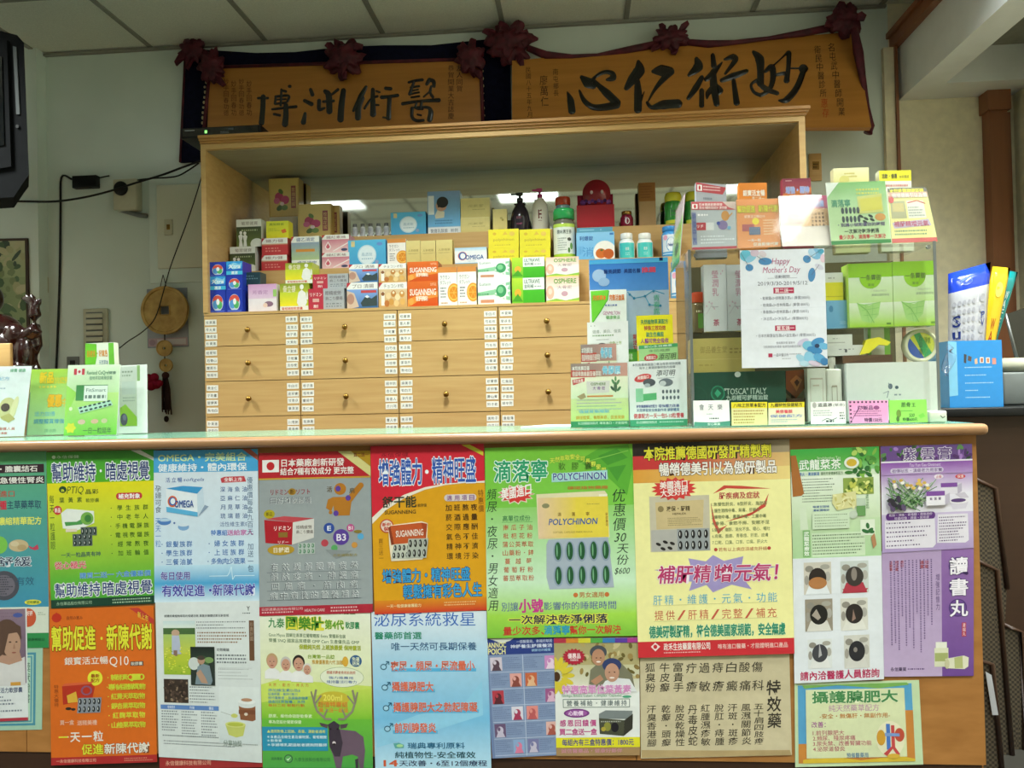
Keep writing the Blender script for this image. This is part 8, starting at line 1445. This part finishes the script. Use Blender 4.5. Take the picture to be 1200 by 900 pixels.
sign('acrylic_sign', 'pink-topped acrylic sign catching a white glare on the case', 'sign', [(913.5, 231), (969, 229), (973.5, 286.5), (917, 289)], 2.352, ZD, .2, F, '#e4d8d0', [('g', 0, 0, 100, 22, '#c0587c', '#cc7c94'), ('poly', [(0, 22), (100, 22), (100, 26), (60, 26), (30, 32), (10, 40), (0, 46)], '#c87890'), ('t', '增強體力・', 10, 10, 50, 22, '#8a9cd8', .025, 'dfe4f0', .06), ('t', '精神旺盛', 52, 10, 92, 22, '#8a9cd8', .025, 'dfe4f0', .06), ('poly', [(0, 46), (10, 40), (30, 32), (60, 26), (100, 26), (100, 60), (0, 62)], '#dcb48c'), ('t', '舒干能', 14, 36, 44, 43, '#5a4a4c', .01), ('rows', ['加班熬夜', '菸酒過量', '交際應酬', '氣色不佳'], 62, 34, 92, 7.5, 5, '#6a4c3c', .015), ('blist', 26, 54, 28, 8, ('#c88c70', '#a86a54'), '#b8604c')], group=GT, yaw=.085)
sign('acrylic_sign', 'green acrylic sign with pill picture, tallest on the case', 'sign', [(967.5, 214.5), (1037, 212), (1044.5, 284), (974.5, 287)], 2.352, ZD, .11, F, ('#a4c894', '#c4dcac'), [('g', 0, 0, 100, 40, '#7cb46c', '#b4d4a4'), ('poly', [(0, 0), (22, 0), (0, 24)], '#e6ece4'), ('t', '滴落寧', 6, 28, 38, 40, '#3c8a6c', .02), ('fine', 50, 10, 90, 22, 2, '#d8d45c', 173), ('poly', [(50, 24), (92, 20), (92, 50), (52, 52)], '#cfcf7c'), ('poly', [(54, 28), (90, 25), (90, 46), (55, 48)], '#d8d05c')] + [('e', 24 + i * 6.5, 46 + j * 14, 2.6, 5.5, '#3c4a50', 10) for i in range(5) for j in range(2)] + [('e', x, y, 4.5, 2.2, '#22342c', 10, .5) for x, y in ((54, 56), (62, 60), (70, 56), (60, 65), (72, 62))] + [('e', 86, 58, 9, 6, '#c8904c'), ('t', '・別讓小號影響你的時間', 14, 66, 92, 72, '#5a4a7c', .015), ('t', '一次解決乾淨俐落', 24, 76, 82, 83, '#2c3a34', .025), ('t', '量少次多、滴落寧一次解決', 14, 85, 92, 92, '#c03c3c', .025), ('r', 0, 94, 100, 100, '#3f8a4c')], group=GT)
sign('acrylic_sign', 'yellow acrylic sign, rightmost on the case', 'sign', [(1040, 220.5), (1085, 219.5), (1098.5, 280), (1045.5, 284)], 2.36, ZD, .2, F, '#dcd48c', [('r', 0, 0, 100, 8, '#5a5450'), ('t', '本院推薦德國肝精', 4, 2, 92, 12, '#e0d83c', .025), ('r', 0, 8, 100, 18, '#c8a08c'), ('t', '暢銷德美引以為傲', 10, 10, 98, 18, '#dcd4d0', .025), ('r', 4, 24, 40, 56, '#a8a480'), ('r', 8, 28, 36, 44, '#c0b078'), ('e', 6, 22, 7, 6, '#c04a4c'), ('r', 44, 24, 86, 56, '#d8d4c8'), ('line', [(46, 28), (70, 24), (90, 30)], 2, '#c05a54'), ('fine', 46, 34, 84, 54, 4, '#8a9088', 174), ('poly', [(4, 64), (90, 58), (94, 70), (8, 74)], '#b8a8c0'), ('t', '補肝精增元氣', 8, 61, 88, 71, '#b0506c', .02), ('fine', 8, 76, 90, 88, 2, '#6a8a6c', 175), ('r', 0, 92, 100, 100, '#c0504c')], group=GT)
# cartons standing behind the signs
GB = 'sign cards rising behind the acrylic signs'
def back(label, quad, base, ops): sign('header_card', label, 'card', quad, 2.50, ZD, .05, F, base, ops, group=GB, holder=False, th=.03)
back('grey header card with red flag band, behind the grey sign', [(815.5, 213.5), (851, 216.5), (852, 290), (816, 291)], '#a4a8ae', [('poly', [(0, 0), (100, 4), (88, 14), (0, 12)], '#b0444c'), ('r', 4, 3, 20, 11, '#e8e4e0'), ('e', 12, 7, 3, 3, '#c03038'), ('fine', 24, 3, 80, 11, 2, '#e0c4c0', 176), ('fine', 24, 18, 80, 24, 1, '#7a8088', 177)])
back('orange header card with white writing, behind the orange sign', [(866, 214.5), (898.5, 214), (900, 290), (867, 290)], '#d8802c', [('t', '銀寶活立暢', 14, 10, 92, 18, 'f0e4d4', .03), ('t', '買二送一', 46, 19, 90, 24, '#ecd8c0', .01), ('r', 0, 25, 100, 30, '#d8c83c')])
back('maroon header card with pale blue writing, behind the pink sign', [(917, 209.5), (950, 208.5), (954, 290), (919, 290)], '#8c2c44', [('g', 0, 0, 100, 30, '#7c2840', '#a84a48'), ('poly', [(0, 20), (100, 12), (100, 20), (30, 24), (0, 30)], '#c8743c'), ('fine', 10, 2, 50, 4, 1, '#e0b8b8', 178), ('t', '增強・精神', 10, 11, 92, 20, '#8c9cd4', .03, 'd8dcec', .06)])
back('cream header card showing above the green sign', [(976.5, 197.5), (1018, 196), (1020, 290), (979, 290)], '#dcd8a8', [('g', 0, 0, 100, 20, '#e0dcb0', '#d4cc84'), ('fine', 30, 5, 80, 12, 2, '#b8a84c', 179), ('e', 30, 14, 14, 5, '#c8c070')])
back('yellow header card with dark writing, behind the yellow sign', [(1030, 200), (1067.5, 199.5), (1071, 290), (1033, 290)], '#dcdcd0', [('r', 0, 0, 100, 13, '#e0d828'), ('t', '活動・優惠', 8, 4, 56, 10, '#3c3c30', .02), ('t', '本院獨家', 62, 6, 94, 10, '#4a4a38', .0), ('fine', 6, 16, 90, 22, 1, '#b85a54', 180)])
# side sign facing left
b = MB(); P4 = [at(797, 236, 2.56), at(810, 232, 2.36), at(811, 290, 2.345), at(788, 303, 2.56)]
P4 = [Vector((cx0 - .004 - .02 * k, y, z)) for (k, y, z) in ((0, 2.55, zc1 + .16), (0, 2.35, zc1 + .165), (1, 2.35, zc1 - .03), (1, 2.55, zc1 - .03))]
sd = thing('side_sign', (cx0 - .02, 2.45, zc1 - .03), 'pink and green sign hooked on the left flank of the display case', 'sign')
b.hexa(P4, [p + Vector((.002, 0, 0)) for p in P4], '#d8c8cc'); P = Patch(b, P4, F)
run(P, [('g', 0, 0, 100, 40, '#dcc0cc', '#d8cfd0'), ('poly', [(0, 40), (100, 30), (100, 100), (0, 100)], '#9ccc7c'), ('t', '特別推薦', 10, 44, 90, 54, '#c8c034', .02), ('e', 50, 72, 24, 10, '#4a6a5c'), ('r', 0, 90, 100, 100, '#5a9a4c'), ('fine', 10, 56, 90, 62, 1, '#6a8a6c', 181)])
b.build('printed_card', M['paper'], sd)
b = MB(); b.hexa([p + Vector((-.002, 0, 0)) for p in P4], [p + Vector((-.0035, 0, 0)) for p in P4], 'fff'); b.build('clear_front', M['acryl'], sd)
b = MB(); b.box((cx0 - .004, 2.40, zc1 + .0004), (cx0 + .03, 2.5, zc1 + .003)); b.build('hook', M['acryl'], sd)

# ------------------------------------------------------------------ right-hand side: desk, blue carton of snacks, printer, trays
YD = 2.80; xd0 = at(1092, 480, YD).x; zd = at(1140, 477.5, YD + .05).z
dk_ = thing('side_desk', ((xd0 + XR) / 2, 3.1, 0), 'dark desk behind the right end of the counter', 'desk')
b = MB(); b.bbox((xd0, YD, zd - .03), (XR - .004, 3.45, zd), .004); b.build('top', M['black'], dk_); b = MB(); b.box((xd0 + .02, YD + .05, 0), (XR - .02, 3.42, zd - .03)); b.build('body', M['kick'], dk_)
YS = YD + .05
x0, x1 = at(1112, 440, YS).x, at(1175, 440, YS).x; zt4 = at(1143, 399, YS).z
sb = thing('snack_carton', ((x0 + x1) / 2, YS + .08, zd), 'blue open carton holding upright snack packets on the dark desk', 'box')
b = MB(); tk = .003; cb = '#2a86cc'
q = [Vector((x0, YS, zt4)), Vector((x1, YS, zt4)), Vector((x1, YS, zd + .0004)), Vector((x0, YS, zd + .0004))]
b.hexa(q, [p + Vector((0, tk, 0)) for p in q], cb)
P = Patch(b, q, (600, 480, 880, 805)); run(P, [('poly', [(600, 480), (645, 485), (645, 745), (600, 750)], '#7ab8d8'), ('poly', [(682, 544), (696, 548), (692, 590), (680, 586)], '#3c3c40'), ('poly', [(704, 552), (722, 560), (718, 582), (700, 576)], '#5a4a44'), ('r', 764, 562, 784, 590, '#e0dcd4'), ('r', 768, 566, 780, 586, '#a8624c'), ('r', 796, 564, 816, 592, '#e0dcd4'), ('r', 800, 568, 812, 588, '#b87a5c'), ('r', 828, 568, 848, 598, '#c8887c'), ('poly', [(736, 572), (750, 566), (752, 592), (738, 596)], '#c8a88c')] + [('fine', 684, y, 860 - (y % 60), y + 9, 1, '#a8d0ec', 182 + y, .5) for y in (606, 644, 682, 718, 752)])
b.box((x0, YS + tk, zd + .0004), (x0 + tk, YS + .16, zt4), '#4a9cd4'); b.box((x1 - tk, YS + tk, zd + .0004), (x1, YS + .16, zt4), cb); b.box((x0 + tk, YS + .157, zd + .0004), (x1 - tk, YS + .16, zt4), cb); b.box((x0 + tk, YS + tk, zd + .0004), (x1 - tk, YS + .157, zd + .004), cb); b.build('carton', M['card'], sb)
b = MB(); n0 = len(b.v); b.tube([Vector((x0 - .006 + .01 * math.sin(k * .9), YS - .012, zt4 - .01 - k * .018)) for k in range(7)], [.004, .012, .016, .018, .016, .012, .006], n=10); b.build('clear_bag', M['wrap'], sb)
def packet(label, quad, Y, dep, cols, ops, fr=F, mat='gloss'):
    q = PX(*quad, Y=Y); lo = min(p.z for p in q); b = MB(); c = (q[0] + q[1] + q[2] + q[3]) / 4
    nu, nv = 9, 13; V = []; Fs = []
    for sgn in (1, -1):
        for j in range(nv):
            for i in range(nu):
                u, v = i / (nu - 1), j / (nv - 1); p = (q[0] * (1 - u) + q[1] * u) * (1 - v) + (q[3] * (1 - u) + q[2] * u) * v
                bul = (1 - (2 * u - 1) ** 4) * min(1, 6 * v, 6 * (1 - v)) ; V.append(p + Vector((0, -sgn * dep / 2 * bul, 0)))
    m = nu * nv
    for s_ in (0, 1):
        for j in range(nv - 1):
            cc_ = next(c for lim, c in cols if (j + .5) / (nv - 1) <= lim)
            fs = []
            for i in range(nu - 1): a = s_ * m + j * nu + i; fs.append([a, a + nu, a + nu + 1, a + 1] if s_ == 0 else [a, a + 1, a + nu + 1, a + nu])
            b.mesh(V, [], cc_) if False else Fs.append((fs, cc_))
    n = len(b.v); b.v += V
    for fs, cc_ in Fs:
        for f in fs: b.f.append([n + k for k in f]); b.c.append(cc_); b.m.append(0); b.sm.append(True)
    P = Patch(b, q, fr)
    def onskin(x, y, k):
        u, v = (x - fr[0]) / (fr[2] - fr[0]), (y - fr[1]) / (fr[3] - fr[1]); p = (q[0] * (1 - u) + q[1] * u) * (1 - v) + (q[3] * (1 - u) + q[2] * u) * v
        return p + Vector((0, -dep / 2 * (1 - (2 * u - 1) ** 4) * max(0, min(1, 6 * v, 6 * (1 - v))) - .0012 - .0003 * k, 0))
    P.pt = onskin; run(P, ops)
    return tag(b.build('snack_packet', M[mat]), label, 'packet')
dots = [('e', 10 + i * 11.5, 27 + j * 7, 4, 2.2, '#9c9ca6', 10) for i in range(5) for j in range(10)] + [('line', [(66, 22), (62, 98)], 2, '#e2e2ea')] + [('e', 78, 26 + j * 8, 8, 3, '#a4a4ae', 12) for j in range(9)]
pz_ = lambda y: y
packet('silver dotted snack packet with a blue top in the blue carton', [(1111, 321), (1161, 307), (1151, 462), (1111, 462)], YS + .05, .045, [(.17, '#1f3fb8'), (1, '#b4b4bc')], dots + [('v', 'Sux', 8, 36, 24, 66, '#22306c', .02), ('v', 'PV', 76, 36, 86, 48, '#3a4a8c', .01), ('e', 40, 10, 14, 3, '#4a6ad8'), ('e', 40, 10.6, 12, 2, '#1f3fb8'), ('line', [(26, 12), (50, 8)], 1, '#c8d0ec')])
packet('yellow snack packet behind the silver one', [(1163, 312), (1184, 314), (1155, 462), (1134, 462)], YS + .105, .03, [(1, '#d8b424')], [('v', 'WAFER', 40, 40, 62, 90, '#a8341c', .01), ('e', 50, 18, 20, 6, '#e8d45c')])
packet('teal wafer packet leaning out of the blue carton', [(1180, 317), (1193, 319), (1150, 462), (1132, 462)], YS + .135, .02, [(1, '#127c7c')], [('v', 'WAFER', 40, 16, 66, 52, '#d4e4dc', .01), ('v', 'stick', 36, 54, 62, 84, '#d8b83c', .01)])
# printer-like machine and leaning dark panel
YS += .17; x0 = at(1176, 460, YS).x
pr_ = thing('office_machine', (x0 + .2, YS + .2, zd), 'grey machine with a rounded white top at the right edge', 'machine')
zm1 = at(1188, 436, YS).z; zm2 = at(1188, 419, YS).z
b = MB(); b.bbox((x0, YS + .0, zd + .0003), (XR - .02, YS + .3, zm1), .008); b.build('housing', M['grey'], pr_)
b = MB(); b.tube([Vector((x0 - .008, YS + .03, (zm1 + zm2) / 2)), Vector((XR - .02, YS + .03, (zm1 + zm2) / 2))], (zm2 - zm1) / 2, n=20); b.build('roller', M['ivory'], pr_)
b = MB(); prism(b, PX((1178, 350), (1205, 341), (1210, 418), (1194, 418), Y=YS + .2), (0, .012, 0)); mz = min(v.z for v in b.v)
b.v = [v + Vector((0, 0, zm1 + .0003 - mz)) for v in b.v]; lp_ = thing('leaning_screen', at(1195, 419, YS + .24), 'dark screen panel leaning behind the grey machine', 'screen'); b.build('screen', M['screen'], lp_)
b = MB(); e = PX((1178, 349), (1196, 419), Y=YS + .195); e = [v + Vector((0, 0, zm1 + .0003 - mz)) for v in e]; b.tube(e, .005); b.build('edge', M['steel'], lp_)
# flat woven trays stacked on edge against the counter's end
def tray(label, pts, Y, strip=None):
    q = PX(*pts, Y=Y)
    for p in q:
        if p.z < .25: p.z = .0004
    root = thing('woven_tray', (sum(p.x for p in q) / len(q), Y, 0), label, 'tray', 'woven trays stacked on edge right of the counter')
    b = MB(); prism(b, q, (0, .02, 0)); b.build('panel', M['mesh'], root)
    b = MB(); b.tube([p + Vector((0, -.002, 0)) for p in q[:3]], .008, n=6); b.build('rim', M['kick'], root)
    if strip: b = MB(); prism(b, PX(*strip, Y=Y - .012), (0, .002, 0), '#b8bcc4'); b.build('label_strip', M['paper'], root)
tray('tallest woven tray on edge, right behind the counter end', [(1135, 558), (1166, 572), (1180, 690), (1176, 1060), (1135, 1060)], 2.74)
tray('second woven tray on edge, in front of the tallest', [(1135, 652), (1168, 668), (1186, 900), (1196, 1080), (1135, 1080)], 2.66)
tray('narrow woven tray on edge at the right edge of the photo', [(1176, 732), (1196, 740), (1206, 1060), (1188, 1060)], 2.70)
tray('lowest woven tray with a pale strip on its edge', [(1135, 770), (1162, 778), (1172, 850), (1180, 1100), (1135, 1100)], 2.56, [(1155, 787), (1162, 791), (1170, 838), (1163, 838)])
